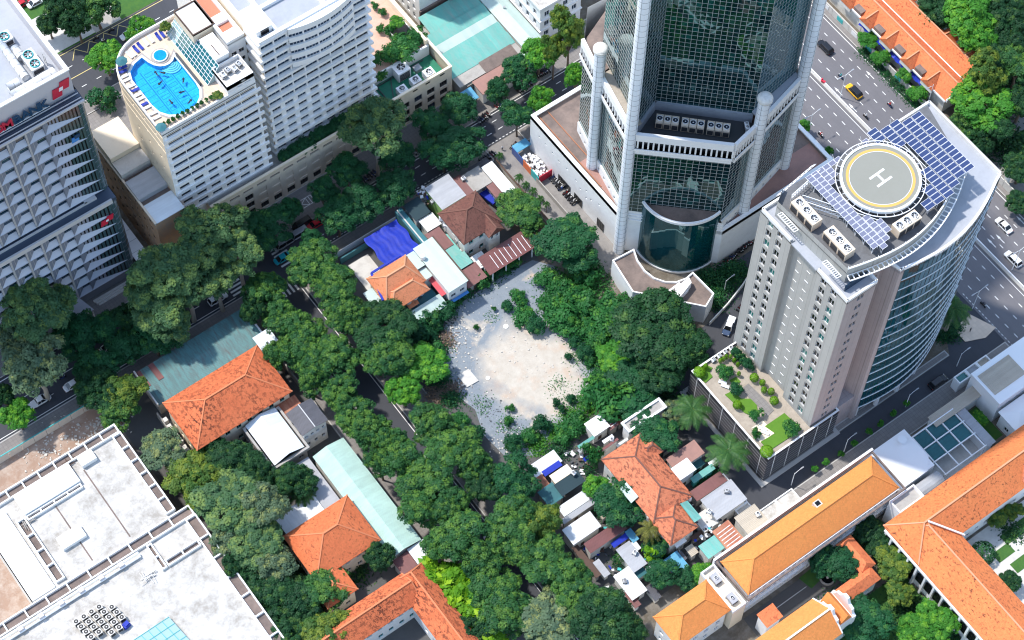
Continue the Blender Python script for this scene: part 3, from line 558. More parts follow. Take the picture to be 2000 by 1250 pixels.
def cooling_unit(name, label, c, sx, sy, sz, nf, along='X', body='cream_metal', rz=0, fr=None, cat='cooling unit', group=None, cowl='white_clean', blade='metal_grey'):
    t = thing(name, label, cat, c, rz, group); t['_local'] = 1
    MB().box(-sx/2,-sy/2,.25,sx/2,sy/2,sz).part('body', body, t)
    f = MB()
    for a in (-1,1):
        for b in (-1,1): f.box(a*sx/2*.9-.1,b*sy/2*.85-.1,0,a*sx/2*.9+.1,b*sy/2*.85+.1,.25)
    f.part('feet','metal_dark',t)
    L = sx if along == 'X' else sy; r = fr or min(L/nf, sy if along == 'X' else sx)*.40
    fm = fan_mesh(r).mesh('fan',[cowl,'fan_black',blade])
    lv = MB(); lw = L/nf*.8
    for k in range(5): z = .45+(sz-.8)*k/5; lv.box(-lw/2,-.06,z,lw/2,.0,z+(sz-.8)/5*.72)
    lm = lv.mesh('louvre','louvre')
    for i in range(nf):
        d = -L/2+L*(i+.5)/nf
        piece('fan', fm, t, (d,0,sz) if along == 'X' else (0,d,sz))
        if along == 'X': piece('louvre', lm, t, (d,-sy/2,0)); 
        else: piece('louvre', lm, t, (-sx/2,d,0), -pi/2)
        if along == 'X' and i == 0: pass
    return t
# ================================================================== GREEN GLASS OFFICE TOWER
gt = thing('office_tower', 'tall dark green glass tower with white gridded facades and white round columns', 'tower', (48,5,0))
BL, SL, FC, MR, BR, L0 = (29.9,0.4), (33.4,15.6), (45.7,-14.6), (52.9,-13.4), (67.6,-9.6), (35.2,24.2)
PZ = 12.5; PODP = [(45.6,-15.1),(77.4,-15.1),(77.4,34.0),(29.9,34.0),(29.9,0.9)]
# podium walls with small square vents and service doors on the alley side
L = 34.0-.9
vents = [(5.6,6.1,8.6,9.2),(8.2,8.7,8.2,8.8),(10.6,11.1,7.8,8.4),(13.6,14.1,8.4,9.0),(17.0,17.5,8.0,8.6),(18.6,19.1,6.6,7.2),(20.8,21.3,8.4,9.0),(20.9,21.4,5.6,6.2),(22.6,23.1,7.0,7.6),(25.4,25.9,8.6,9.2),(3.2,3.7,8.8,9.4)]
doors = [(11,15.5,.2,3.2),(17,20,.2,3.0),(25.5,28.0,.3,3.4)]
shell(gt, PODP, 0, PZ+.9, 'white', {3: vents, 0: []}, 'podium_wall', .3, frame=None, pane='glass_black', nx=1)
windows_on(gt, PODP[3], PODP[4], doors, -.05, 'metal_dark', 'glass_black', 4, 1, 'service_door')
MB().prism(inset(PODP,.5), PZ-.4, PZ).part('podium_roof', 'roof_brown', gt)
MB().prism([(31.5,18),(35,18),(35,2),(31.5,2)][::-1], PZ, PZ+.03).part('podium_roof_strip', 'roof_red', gt)
MB().prism([(46.5,-14.3),(76.4,-14.3),(76.4,-8),(64,-8),(52,-12.5)], PZ, PZ+.03).part('podium_roof_strip', 'roof_red', gt)
e = MB(); ring(e, PODP, .5, PZ-.38, PZ+1.0); ring(e, [(x,y) for x,y in PODP], .9, PZ+1.0, PZ+1.12); e.part('podium_parapet', 'white_clean', gt)
for a,b in (((34.0,33.0),(34.0,3)),((31.6,33),(31.6,10))): MB().bar((a[0],a[1],PZ+.1),(b[0],b[1],PZ+.1),.18).part('roof_pipe','pipe_rust',gt)
# curtain walls ------------------------------------------------------
NPANE = [0]
def curtain(p0, p1, z0, z1, pw=1.25, ph=1.3, glass='glass_teal', mull='mull_white', mw=.06, name='curtain_wall', single=0, tiltv=.006):
    "framed glass wall: recessed panes each set at its own slight angle behind a proud grid of bars"
    p0, p1 = Vector(p0), Vector(p1); L = (p1-p0).length; u = (p1-p0)/L; n = Vector((u.y,-u.x)); nx = max(1,round(L/pw)); nz = max(1,round((z1-z0)/ph)); w, h = L/nx, (z1-z0)/nz
    g = MB(); bars = MB(); rz = atan2(u.y,u.x)
    pm = MB().quad((-w/2,0,0),(w/2,0,0),(w/2,0,h),(-w/2,0,h)).mesh('glass_pane', glass)
    for j in range(nz):
        for i in range(nx):
            t1, t2 = random.gauss(0,tiltv), random.gauss(0,tiltv)
            if single and j < single and NPANE[0] < 300:
                c = p0+u*(w*(i+.5)); o = piece('glass_pane', pm, gt, (c.x,c.y,z0+h*j), rz); o.rotation_euler = (t1,0,rz+t2); NPANE[0] += 1; continue
            vs = []
            for a, c in ((0,0),(1,0),(1,1),(0,1)):
                q = p0+u*(w*(i+a))+n*((a-.5)*t2*w+(c-.5)*t1*h); vs.append((q.x,q.y,z0+h*(j+c)))
            g.quad(*vs)
    for i in range(nx+1):
        q = p0+u*(w*i)+n*.01; bars.bar((q.x,q.y,z0),(q.x,q.y,z1),mw*1.1,.05)
    for j in range(nz+1):
        a, b = p0+n*.008, p1+n*.008; z = z0+h*j; bars.bar((a.x,a.y,z),(b.x,b.y,z),.045,mw)
    if g.f: o = g.part(name, glass, gt); o['kind'] = 'stuff'
    o = bars.part('mullions', mull, gt); o['kind'] = 'stuff'
ZB0, ZB1, ZT = 40.0, 46.8, 99.0
BLi, FCi = (30.5,.2), (45.5,-14.0)
curtain(BLi, FCi, 16.6, ZB0, 1.3, 1.28, single=99)
curtain(FCi, (52.7,-12.6), 16.6, ZB0, 1.2, 1.28); curtain((53.4,-12.4), (67.2,-8.9), 16.0, ZB0, 1.05, 1.28)
curtain((34.2,15.2), (31.0,1.0), 16.0, ZB0, 1.1, 1.28); curtain((36.6,25.0), (34.3,16.3), 16.0, ZB0, 1.1, 1.28)
# back of the lower block, plain
bk = MB(); back = [(67.2,-8.9),(74,4),(72,18),(60,30),(42,31),(36.6,25.0)]
for a, b in zip(back, back[1:]): wall_grid(bk, a, b, 12.4, ZB1, [], .2)
bk.part('rear_wall','white',gt)
# white bases under the glass
def base_strip(a, b, z0, z1, name='base_course', nw=0):
    a, b = Vector(a), Vector(b); u = (b-a).normalized(); n = Vector((u.y,-u.x)); m = MB(); a2, b2 = a+n*.35, b+n*.35; L = (b-a).length
    hs = bays(L, nw, .7, [z0+.9], 1.1, .5, .5) if nw else []
    wall_grid(m, a2, b2, z0, z1, hs, .3); m.quad((a2.x,a2.y,z1),(b2.x,b2.y,z1),(b.x,b.y,z1),(a.x,a.y,z1)); m.part(name,'white',gt)
    if nw: windows_on(gt, a2, b2, hs, .25, None, 'glass_black', 1, 1)
base_strip((34.2,15.2),(31.0,1.0),12.4,16.0,nw=5); base_strip((36.6,25.0),(34.3,16.3),12.4,16.0,nw=3); base_strip((53.4,-12.4),(67.2,-8.9),12.4,16.0,nw=5); base_strip(FCi,(52.7,-12.6),12.4,16.6,nw=2)
m = MB(); wall_grid(m,(30.1,.6),(45.6,-14.9),12.0,16.6); m.part('base_course','white',gt)
for z in (13.4,14.6,15.6): MB().bar((30.4,.0,z),(45.7,-14.9,z),.3,.18).part('moulding','white_clean',gt)
# balcony band: sill, lintel, posts and dark openings
def band(a, b, z0, z1, nb, dep=1.6):
    a, b = Vector(a), Vector(b); u = (b-a).normalized(); n = Vector((u.y,-u.x)); L = (b-a).length
    def strip(za, zb, o0, o1, nm, mat='white_clean'):
        p = [a+n*o1, b+n*o1, b-n*o0, a-n*o0]; MB().prism([tuple(q) for q in p], za, zb).part(nm, mat, gt)
    strip(z0, z0+1.9, 0, .75, 'band_sill'); strip(z1-2.2, z1, 0, .75, 'band_lintel'); strip(z0+1.9, z1-2.2, 0, .02, 'band_opening', 'glass_black'); strip(z0+1.2,z0+1.9,0,.95,'band_moulding')
    pm = MB().box(-.17,-.62,0,.17,.05,z1-z0-4.1).mesh('band_post','white_clean'); rz = atan2(u.y,u.x)
    for i in range(nb+1):
        q = a+u*(L*i/nb); piece('band_post', pm, gt, (q.x,q.y,z0+1.9), rz)
band(BLi, FCi, ZB0, ZB1, 19); band(FCi, (52.7,-12.6), ZB0, ZB1, 8); band((53.4,-12.4),(67.2,-8.9), ZB0, ZB1, 13)
band((34.2,15.2),(31.0,1.0), ZB0, ZB1, 12); band((36.6,25.0),(34.3,16.3), ZB0, ZB1, 8)
MB().prism([(31.2,1),(34.3,15.5),(36.2,15.5),(33.2,1)][::-1], ZB1-.5, ZB1-.1).part('ledge_floor','sandstone',gt)
MB().prism([(53.4,-12.3),(67.1,-8.8),(67.1,-6.6),(53.4,-10)], ZB1-.5, ZB1-.1).part('ledge_floor','roof_grey',gt)
MB().prism([(34.4,16.3),(36.7,25),(48,30),(48,17)][::-1], ZB1-1.5, ZB1-1.0).part('terrace_floor','roof_brown',gt)
# upper tower: recessed diagonal front with two side walls, left and right faces
R1, R2 = (39.6,4.6), (54.0,-9.9)
UL, UR = (37.2,19.6), (67.3,-7.6)
ZF = 42.6
curtain((31.9,1.6), R1, ZF, ZT, 1.15, 1.3, 'glass_teal', 'mull_grey'); curtain(R1, R2, ZF, ZT, 1.15, 1.3); curtain(UL, (32.6,1.9), ZB1-.2, ZT, 1.05, 1.3, 'glass_teal'); curtain(R2, UR, ZB1-.4, ZT, 1.05, 1.3, 'glass_sea', 'mull_grey')
bk = MB(); back = [UR,(73,6),(70,20),(58,28),(44,27),UL]
for a, b in zip(back, back[1:]): wall_grid(bk, a, b, ZB1, ZT, [], .2)
bk.part('rear_wall','white',gt)
MB().prism([UR,(73,6),(70,20),(58,28),(44,27),UL,(32.6,1.9),R1,R2], ZT-.5, ZT).part('roof','roof_grey',gt)
MB().prism([(31.2,.6),(45.6,-13.6),(52.9,-12.2),R2,R1,(32.0,1.4)], ZF-.4, ZF).part('recess_floor','metal_dark',gt)
k = MB()
for a,b in (((31.9,1.5),R1),(R1,R2)):
    a,b = Vector(a),Vector(b); u=(b-a).normalized(); n=Vector((u.y,-u.x)); k.prism([tuple(a+n*.5),tuple(b+n*.5),tuple(b),tuple(a)], ZF, ZF+2.6)
k.part('recess_kerb','roof_grey',gt)
# round columns clad in white panels
def column(name, c, r, z0, z1, cap=False):
    mb = MB(); mb.cyl((c[0],c[1],z0), r, z1-z0, 24); o = mb.part(name, 'col_clad', gt, smooth=False)
    g = MB(); z = z0+1.7
    while z < z1-.2: g.cyl((c[0],c[1],z), r+.012, .07, 24); z += 1.75
    for a in (3.6,4.9): g.bar((c[0]+(r+.005)*cos(a),c[1]+(r+.005)*sin(a),z0),(c[0]+(r+.005)*cos(a),c[1]+(r+.005)*sin(a),z1),.05)
    g.part('panel_joint','gap',o)
    if cap: d = MB(); d.cyl((c[0],c[1],z1),r+.35,.5,24); d.ball((c[0],c[1],z1+.5),r+.3,r+.3,.9,20,5,half=True); d.part('cap','white_dirty',o)
column('column', (30.0,.5), 1.28, 0, ZT); column('column', (33.3,15.7), 1.25, PZ, 55.5, True); column('column', (53.0,-13.2), 1.3, PZ, 55.0, True); column('column', (67.9,-9.2), 1.3, PZ, ZT)
# bowed glass drum over the entrance: tall panes between thin vertical bars, white rims
d0, d1 = Vector((33.0,-2.2)), Vector((45.0,-14.0)); dm_ = (d0+d1)/2; ch = (d1-d0).length/2; sag = 4.3; rad = (ch*ch+sag*sag)/(2*sag); nrm = Vector((-1,-1)).normalized(); cc = dm_-nrm*(rad-sag)
a0, a1 = atan2(d0.y-cc.y,d0.x-cc.x), atan2(d1.y-cc.y,d1.x-cc.x)
if a1 < a0: a1 += 2*pi
def arc(r, t): a = a0+(a1-a0)*t; return (cc.x+r*cos(a), cc.y+r*sin(a))
ND = 14; zt, zb = 20.3, .7
for i in range(ND):
    p, q = arc(rad,i/ND), arc(rad,(i+1)/ND)
    MB().quad((p[0],p[1],zb),(q[0],q[1],zb),(q[0],q[1],zt),(p[0],p[1],zt)).part('drum_pane','glass_drum',gt)
def arcband(r0, r1, z0, z1, nm, mat):
    m = MB(); n = 28
    for i in range(n):
        a,b,c,d = arc(r0,i/n),arc(r0,(i+1)/n),arc(r1,(i+1)/n),arc(r1,i/n)
        m.add([(a[0],a[1],z0),(b[0],b[1],z0),(c[0],c[1],z0),(d[0],d[1],z0),(a[0],a[1],z1),(b[0],b[1],z1),(c[0],c[1],z1),(d[0],d[1],z1)],[(0,1,5,4),(2,3,7,6),(4,5,6,7)])
    m.part(nm, mat, gt)
arcband(rad+.15, rad-.35, zt, zt+.75, 'drum_rim', 'white_clean'); arcband(rad+.25, rad-.1, .2, .7, 'drum_plinth', 'white_clean')
MB().add([(cc.x,cc.y,zt-.3)]+[(*arc(rad-.05,i/20),zt-.3) for i in range(21)],[(0,i+1,i+2) for i in range(20)]).part('drum_roof','roof_brown',gt)
for a,b in ((.22,(9,19.5)),(.22,(9,9)),): pass
# nine condensers in the recess, in three blocks of three
u = (Vector(R2)-Vector(R1)).normalized()
for i in range(9):
    q = Vector((36.4,1.4))+u*(1.5+i*1.62+(i//3)*.45)+Vector((.9,.9))*.35
    cooling_unit('condenser', ['leftmost','second','third','fourth','middle','sixth','seventh','eighth','rightmost'][i]+' rooftop condenser counted from the left in the white balcony recess of the glass tower', (q.x,q.y,ZF), 1.5, 2.2, 2.3, 1, 'X', 'cream_metal', atan2(u.y,u.x), .66, 'condenser', 'condensers in the tower recess', 'white_clean','glass_blue')
cooling_unit('condenser','small white twin condenser at the right end of the tower recess',(51.6,-11.0,ZF),.9,1.8,1.8,2,'Y','white_clean',atan2(u.y,u.x)+.3,.34,'condenser')
# ================================================================== HELIPAD TOWER
ht = thing('helipad_tower', 'grey stone office tower with curved teal glass front and rooftop helipad', 'tower', (48,-50,0))
HZ = 62.6; GX0, GX1 = 20.0, 31.6
# garden podium clad in black stone with white joint lines
pod = rect(19.9,-62.3,39.2,-36.8); PH = 10.1
hp = thing('garden_podium', 'black stone podium with a roof garden at the foot of the grey tower', 'building', (26,-50,0))
MB().prism(pod, 0, PH-.5).part('wall','black_stone',hp); MB().prism(inset(pod,.35), PH-.5, PH-.3).part('roof_slab','sandstone',hp)
e = MB(); ring(e, pod, .35, PH-.5, PH+.35); e.part('parapet','black_stone',hp); e = MB(); ring(e, inset(pod,-.03), .4, PH+.35, PH+.45); e.part('parapet_coping','white',hp)
for k in range(7): e = MB(); ring(e, inset(pod,-.03), .05, 1.0+k*1.28, 1.07+k*1.28); e.part('joint_line','bank_fin',hp)
for i in range(6):
    y = -62.3+25.5*(i+.5)/6; MB().box(19.84,y-.06,0,19.92,y+.06,PH).part('vertical_joint','white',hp)
for i in range(5):
    x = 19.9+19.3*(i+.5)/5; MB().box(x-.06,-62.38,0,x+.06,-62.3,PH).part('vertical_joint','white',hp)
e = MB(); ring(e, inset(pod,-1.2), .9, 0, .22); e.part('plinth','kerb',hp)
# main shaft --------------------------------------------------------
XL, YF, YB = 31.7, -61.4, -36.2
NF = 15; FH = (HZ-PH)/NF
def hel_face(p0, p1, cols, panes, mat, nm, ww=.75, wh=1.5):
    L = hypot(p1[0]-p0[0],p1[1]-p0[1]); hs = []
    for c in cols:
        for j in range(NF): z = PH+FH*j+1.0; hs.append((c-ww/2,c+ww/2,z,z+wh))
    m = MB(); wall_grid(m, p0, p1, PH-.4, HZ, hs, .35); m.part(nm, mat, ht)
    windows_on(ht, p0, p1, hs, .3, 'metal_grey' if ww < 1.4 else 'white_clean', panes, 2, 1)
pan = ['glass_black','glass_black','glass_green','glass_black']
# the -X face in three planes: two window bays and a recessed plain middle, seen from left (far) to right (near)
hel_face((31.9,-36.2),(31.9,-45.2),[3.0,5.9],pan,'stone_grey','stone_wall',1.5,2.3); hel_face((31.9,-52.6),(31.9,-61.4),[2.3,5.2],pan,'stone_grey','stone_wall',1.5,2.3)
m = MB(); wall_grid(m,(32.9,-45.2),(32.9,-52.6),PH-.4,HZ-2,[],.3); m.quad((31.9,-45.2,PH-.4),(32.9,-45.2,PH-.4),(32.9,-45.2,HZ),(31.9,-45.2,HZ)); m.quad((32.9,-52.6,PH-.4),(31.9,-52.6,PH-.4),(31.9,-52.6,HZ),(32.9,-52.6,HZ)); m.part('stone_wall','stone_grey',ht)
for j in range(NF):
    for y in (-47.4,-50.2): MB().box(32.82,y-.5,PH+FH*j+1.6,32.93,y+.5,PH+FH*j+1.75).part('slot_vent','white_clean',ht)
# the -Y side: pink stone bay, stepped return with windows
hel_face((31.9,-61.4),(39.2,-61.4),[3.2,4.1],['glass_black','glass_blue'],'stone_pink','stone_wall')
hel_face((39.2,-58.6),(43.4,-58.6),[1.0,2.9],['glass_black','glass_blue','glass_black'],'stone_pink','stone_wall',1.0,1.8)
m = MB(); wall_grid(m,(39.2,-61.4),(39.2,-58.6),PH-.4,HZ,[],.3); wall_grid(m,(43.4,-58.6),(44.4,-62.2),0,HZ,[],.3); wall_grid(m,(44.4,-62.2),(45.3,-62.4),0,HZ,[],.3); m.part('stone_wall','stone_pink',ht)
MB().prism(rect(39.2,-61.5,45,-58.4),0,PH).part('stone_base','stone_pink',ht)
m = MB(); wall_grid(m,(31.9,-36.2),(31.9,-36.21),0,1); bw = MB()
for a,b in (((74.6,-50.6),(74.6,-36.2)),((74.6,-36.2),(31.9,-36.2))): wall_grid(bw,a,b,0,HZ)
bw.part('rear_wall','stone_grey',ht)
# curved glass front with white fins on every floor
def fr(t):
    x = 45.3+(74.4-45.3)*t; y = -62.4-1.7*sin(pi*min(1,t*1.05))+5.0*t**2.2
    return (x,y)
NG = 26; z0g = 4.8; ng = 15; gh = (HZ-z0g)/ng
for j in range(ng):
    gl = MB()
    for i in range(NG):
        a,b = fr(i/NG),fr((i+1)/NG); za,zb = z0g+gh*j, z0g+gh*(j+1); t = random.gauss(0,.03)
        gl.quad((a[0],a[1],za),(b[0],b[1],za),(b[0],b[1]+t,zb),(a[0],a[1]+t,zb))
    o = gl.part('glass_storey','glass_sea',ht)
    fn = MB(); z = z0g+gh*j
    for i in range(NG):
        a,b = fr(i/NG),fr((i+1)/NG); u = Vector((b[0]-a[0],b[1]-a[1])).normalized(); n = Vector((u.y,-u.x))*.15
        fn.add([(a[0],a[1],z),(b[0],b[1],z),(b[0]+n.x,b[1]+n.y,z),(a[0]+n.x,a[1]+n.y,z),(a[0],a[1],z+.13),(b[0],b[1],z+.13),(b[0]+n.x,b[1]+n.y,z+.13),(a[0]+n.x,a[1]+n.y,z+.13)],[(0,1,2,3),(7,6,5,4),(3,2,6,7)])
    fn.part('floor_fin','white_clean',o)
    mu = MB()
    for i in range(NG+1):
        a = fr(i/NG); mu.bar((a[0],a[1]-.03,z0g+gh*j+.28),(a[0],a[1]-.03,z0g+gh*(j+1)),.05,.06)
    mu.part('mullions','metal_dark',o)
gl = MB(); wall_grid(gl, fr(1), (74.6,-50.6), z0g, HZ); gl.part('end_glass','glass_sea',ht)
MB().prism([fr(i/12) for i in range(13)]+[(74.6,-50.6),(74.6,-40),(45.3,-40)], z0g-.4, z0g).part('soffit','white',ht)
MB().prism([(46,-59),(68,-57),(68,-38),(46,-38)],0,z0g-.4).part('lobby_wall','glass_blue',ht)
for i,t in enumerate((.02,.2,.4,.6,.8,.97)): a = fr(t); MB().cyl((a[0],a[1]+.8,0),.55,z0g-.4,14).part('pillar','white',ht)
# main roof sheet, front terrace and parapets
fp = [fr(i/20) for i in range(21)]
mr = [(39.2,-58.6),(43.4,-58.6),(44.4,-62.2)]+fp+[(74.6,-36.2),(31.9,-36.2),(31.9,-61.4),(39.2,-61.4)]
MB().prism(mr, HZ-.7, HZ-.3).part('main_roof','roof_grey',ht)
e = MB()
for a,b in zip(fp,fp[1:]): e.bar((a[0],a[1]+.25,HZ+.1),(b[0],b[1]+.25,HZ+.1),.5,.9)
e.part('front_parapet','white_clean',ht)
for a,b in (((31.9,-36.4),(31.9,-44.9)),((31.9,-52.8),(31.9,-61.4)),((31.9,-61.2),(39.2,-61.2)),((39.2,-61.2),(39.2,-59)),((44.4,-62),(45.3,-62)),((43.6,-58.6),(44.5,-62.2)),((74.4,-36.3),(74.4,-57)),((31.9,-36.4),(74.4,-36.4))): MB().bar((a[0]+.2,a[1]+.0,HZ+.1),(b[0]+.2,b[1]+.0,HZ+.1),.45,.9).part('parapet','white',ht)
# penthouse: curved gridded screen wall with an outrigger rail, top plant deck
def fr2(t): x = 34.4+(68.5-34.4)*t; return (x, -57.0-3.6*sin(pi*(t*.86+.06))**1.0+6.4*t**2.6)
PT = 67.4; sc_ = MB(); nS = 34
for i in range(nS):
    a,b = fr2(i/nS),fr2((i+1)/nS); sc_.quad((a[0],a[1],HZ-.3),(b[0],b[1],HZ-.3),(b[0],b[1],PT),(a[0],a[1],PT))
sc_.part('penthouse_wall','stone_grey',ht)
cap = MB(); ra = MB()
for i in range(nS):
    a,b = fr2(i/nS),fr2((i+1)/nS); cap.bar((a[0],a[1],PT+.05),(b[0],b[1],PT+.05),.3,.3)
    u = Vector((b[0]-a[0],b[1]-a[1])).normalized(); n = Vector((u.y,-u.x)); o1 = Vector(a)+n*1.5; o2 = Vector(b)+n*1.5; o0 = Vector(a)+n*.3; o3 = Vector(b)+n*.3; zr = PT-2.0
    ra.bar((o1.x,o1.y,zr),(o2.x,o2.y,zr),.22,.22); ra.bar((o0.x,o0.y,zr),(o1.x,o1.y,zr),.16,.2); ra.bar((o0.x,o0.y,zr),(o3.x,o3.y,zr),.12,.14)
    if i%3 == 0: cap.bar((a[0],a[1],PT),(a[0],a[1],PT+1.0),.08)
cap.part('penthouse_coping','white_clean',ht); ra.part('outrigger_rail','white_clean',ht)
wl = MB(); wall_grid(wl,(33.3,-38.6),fr2(0),HZ-.3,PT,[],.2); wall_grid(wl,(36.5,-36.6),(33.3,-38.6),HZ-.3,PT,[],.2); wl.part('penthouse_wall','stone_grey',ht)
la = MB()
for (ax,ay),(bx,by) in (((32.2,-53.2),(32.2,-57.4)),((32.2,-40.2),(32.2,-45.0)),((34.6,-36.9),(44.5,-35.6))):
    n = 9; la.bar((ax,ay,PT-1.6),(bx,by,PT-1.6),.16); la.bar((ax+1.0,ay-.1,PT-1.6),(bx+1.0,by-.1,PT-1.6),.16)
    for i in range(n+1): x,y = ax+(bx-ax)*i/n, ay+(by-ay)*i/n; la.bar((x,y,PT-1.6),(x+1.0,y-.1,PT-1.6),.12,.16)
la.part('roof_trellis','white_clean',ht)
MB().prism([fr2(i/16) for i in range(17)]+[(72,-38),(36.5,-36.6),(33.3,-38.6)], PT-1.9, PT-1.6).part('plant_deck','roof_dark',ht)
# terrace door strip below the screen on the near corner
MB().box(33.2,-59.2,HZ-.3,38.6,-59.0,HZ+1.8).part('terrace_windows','glass_blue',ht)
# helipad disc on struts
hd = thing('helipad', 'round grey rooftop helipad with yellow ring and white H on struts', 'helipad', (51.6,-46.9,PT-1.6)); HC = Vector((51.75,-46.6)); HR, HPZ = 7.75, 68.9
MB().cyl((HC.x,HC.y,HPZ-.5),HR-.3,.5,64).part('pad','helipad',hd)
def circ(mb, r0, r1, z0, z1, n=64):
    for i in range(n):
        a,b = 2*pi*i/n,2*pi*(i+1)/n
        v = [(HC.x+r*cos(t),HC.y+r*sin(t),z) for z in (z0,z1) for r,t in ((r0,a),(r0,b),(r1,b),(r1,a))]
        mb.add(v,[(0,1,5,4),(2,3,7,6),(4,5,6,7),(3,2,1,0)])
    return mb
circ(MB(), HR, HR-.45, HPZ-.55, HPZ+.22).part('rim','white_clean',hd); circ(MB(), 6.6, 6.1, HPZ+.004, HPZ+.02).part('ring_marking','heli_ring',hd); circ(MB(), 6.02, 5.93, HPZ+.004, HPZ+.02).part('ring_marking','line_white',hd)
circ(MB(), HR+.9, HR+.75, HPZ-.35, HPZ-.2).part('safety_net_rail','metal_white',hd)
nbm = MB().bar((0,0,0),(.85,0,.12),.07).mesh('net_bracket','metal_white')
for i in range(32): a = 2*pi*i/32; piece('net_bracket',nbm,hd,(HC.x+HR*cos(a),HC.y+HR*sin(a),HPZ-.4),a)
hm = MB(); ca, sa = cos(radians(2)), sin(radians(2))
def hbar(x0,y0,x1,y1):
    v = [(x0,y0),(x1,y0),(x1,y1),(x0,y1)]; v = [(HC.x+x*ca-y*sa, HC.y+x*sa+y*ca) for x,y in v]; hm.prism(v, HPZ+.004, HPZ+.024)
hbar(-1.85,.85,1.85,1.32); hbar(-1.85,-1.32,1.85,-.85); hbar(-.24,-.85,.24,.85); hm.part('letter_h','line_white',hd)
for i in range(10): a = 2*pi*i/10; MB().bar((HC.x+5.6*cos(a),HC.y+5.6*sin(a),PT-1.6),(HC.x+6.6*cos(a),HC.y+6.6*sin(a),HPZ-.5),.22).part('strut','metal_white',hd)
# solar arrays on white frames
SPM = {}
def solar(label, org_, ux, rows, cols, pw, pl, gx, gy, tiltz, mat, mask=None):
    t = thing('solar_array', label, 'solar panels', (org_[0],org_[1],org_[2]-1.6)); u = Vector(ux).normalized(); v = Vector((-u.y,u.x)); key=(pw,pl,mat)
    if key not in SPM: SPM[key] = MB().box(-pw/2,-pl/2,.0,pw/2,pl/2,.05,1).box(-pw/2+.05,-pl/2+.05,.05,pw/2-.05,pl/2-.05,.056,0).mesh('solar_panel',[mat,'metal_white'])
    fm = MB(); rz = atan2(u.y,u.x); last = {}
    for r in range(rows):
        for c in range(cols):
            if mask and not mask(r,c): continue
            q = Vector(org_[:2])+u*(c*(pw+gx))+v*(r*(pl+gy))
            if (q-HC).length < HR+.6: continue
            o = piece('solar_panel', SPM[key], t, (q.x,q.y,org_[2]), rz); o.rotation_euler = (tiltz,0,rz)
            if c%3 == 0: fm.bar((q.x,q.y,org_[2]-1.6),(q.x,q.y,org_[2]-.05),.09)
            last.setdefault(r,[]).append(q)
    for r,qs in last.items(): fm.bar((qs[0].x,qs[0].y,org_[2]-.12),(qs[-1].x,qs[-1].y,org_[2]-.12),.12)
    fm.part('support_frame','metal_white',t); return t
solar('large field of blue solar panels on the far right of the helipad roof',(60.9,-53.0,68.2),(0,1),5,15,1.05,2.2,.06,-4.55,.0,'solar') if False else None
def inpoly(p, poly):
    c = False; n = len(poly)
    for i in range(n):
        a,b = poly[i],poly[i-1]
        if (a[1] > p[1]) != (b[1] > p[1]) and p[0] < (b[0]-a[0])*(p[1]-a[1])/(b[1]-a[1])+a[0]: c = not c
    return c
def solar_px(label, z, polypx, pw, pl, mat, gx=.06, gy=.25, along='Y'):
    poly = [(W(*p,z).x,W(*p,z).y) for p in polypx]; xs=[p[0] for p in poly]; ys=[p[1] for p in poly]
    t = thing('solar_array', label, 'solar panels', (sum(xs)/len(xs),sum(ys)/len(ys),PT-1.6)); fm = MB()
    key=(pw,pl,mat,along); a,b = (pl,pw) if along == 'Y' else (pw,pl)
    if key not in SPM: SPM[key] = MB().box(-a/2,-b/2,.0,a/2,b/2,.05,1).box(-a/2+.05,-b/2+.05,.05,a/2-.05,b/2-.05,.056,0).mesh('solar_panel',[mat,'metal_white'])
    x = min(xs)+a/2
    while x < max(xs):
        y = min(ys)+b/2; col = []
        while y < max(ys):
            if inpoly((x,y),poly) and (Vector((x,y))-HC).length > HR+1.0:
                o = piece('solar_panel', SPM[key], t, (x,y,z)); o.rotation_euler = (0,radians(-4),0) if along == 'Y' else (radians(4),0,0); col.append(y)
            y += b+(gx if along == 'Y' else gy)
        if col:
            for dx in (-a*.3,a*.3): fm.bar((x+dx,col[0]-b/2,z-.12),(x+dx,col[-1]+b/2,z-.12),.1)
            k = col[0]
            while k <= col[-1]: fm.bar((x,k,PT-1.6),(x,k,z-.05),.12); fm.bar((x,k,PT-1.6),(x,k+1.5,z-.1),.07); k += 2.4
        x += a+(gy if along == 'Y' else gx)
    fm.part('support_frame','metal_white',t); return t
solar_px('large field of blue solar panels beyond the helipad beside the boulevard',68.6,[(1690,258),(1790,222),(1895,330),(1830,412),(1800,400),(1790,330),(1740,300)],1.0,2.1,'solar')
solar_px('curved strip of pale solar panels along the left rim behind the helipad',68.2,[(1580,345),(1690,268),(1700,300),(1660,320),(1640,350),(1640,375),(1615,350),(1590,365)],1.0,1.3,'solar_lt',.06,.1)
solar_px('pale grey solar panels on lattice frames left of the helipad',68.6,[(1578,352),(1600,338),(1735,470),(1720,490),(1700,480)],1.0,1.3,'solar_lt',.06,.1)
solar_px('small patch of violet solar panels below the helipad',68.3,[(1660,400),(1690,405),(1745,445),(1720,475),(1695,455)],1.0,1.3,'solar_lt',.06,.1)
for (x,y,l) in ((1576,410,'upper left peach chiller with three fans on the helipad roof'),(1640,468,'lower left peach chiller with three fans on the helipad roof'),(1772,430,'peach chiller with three fans under the right rim of the helipad')):
    p = W(x,y,PT+1.2); cooling_unit('chiller', l, (p.x,p.y,PT-1.6), 2.4 if x < 1700 else 5.6, 6.4 if x < 1700 else 2.2, 2.6, 3, 'Y' if x < 1700 else 'X', 'cream_metal', 0, .78, 'chiller','chillers on the helipad roof')
tr_ = MB()
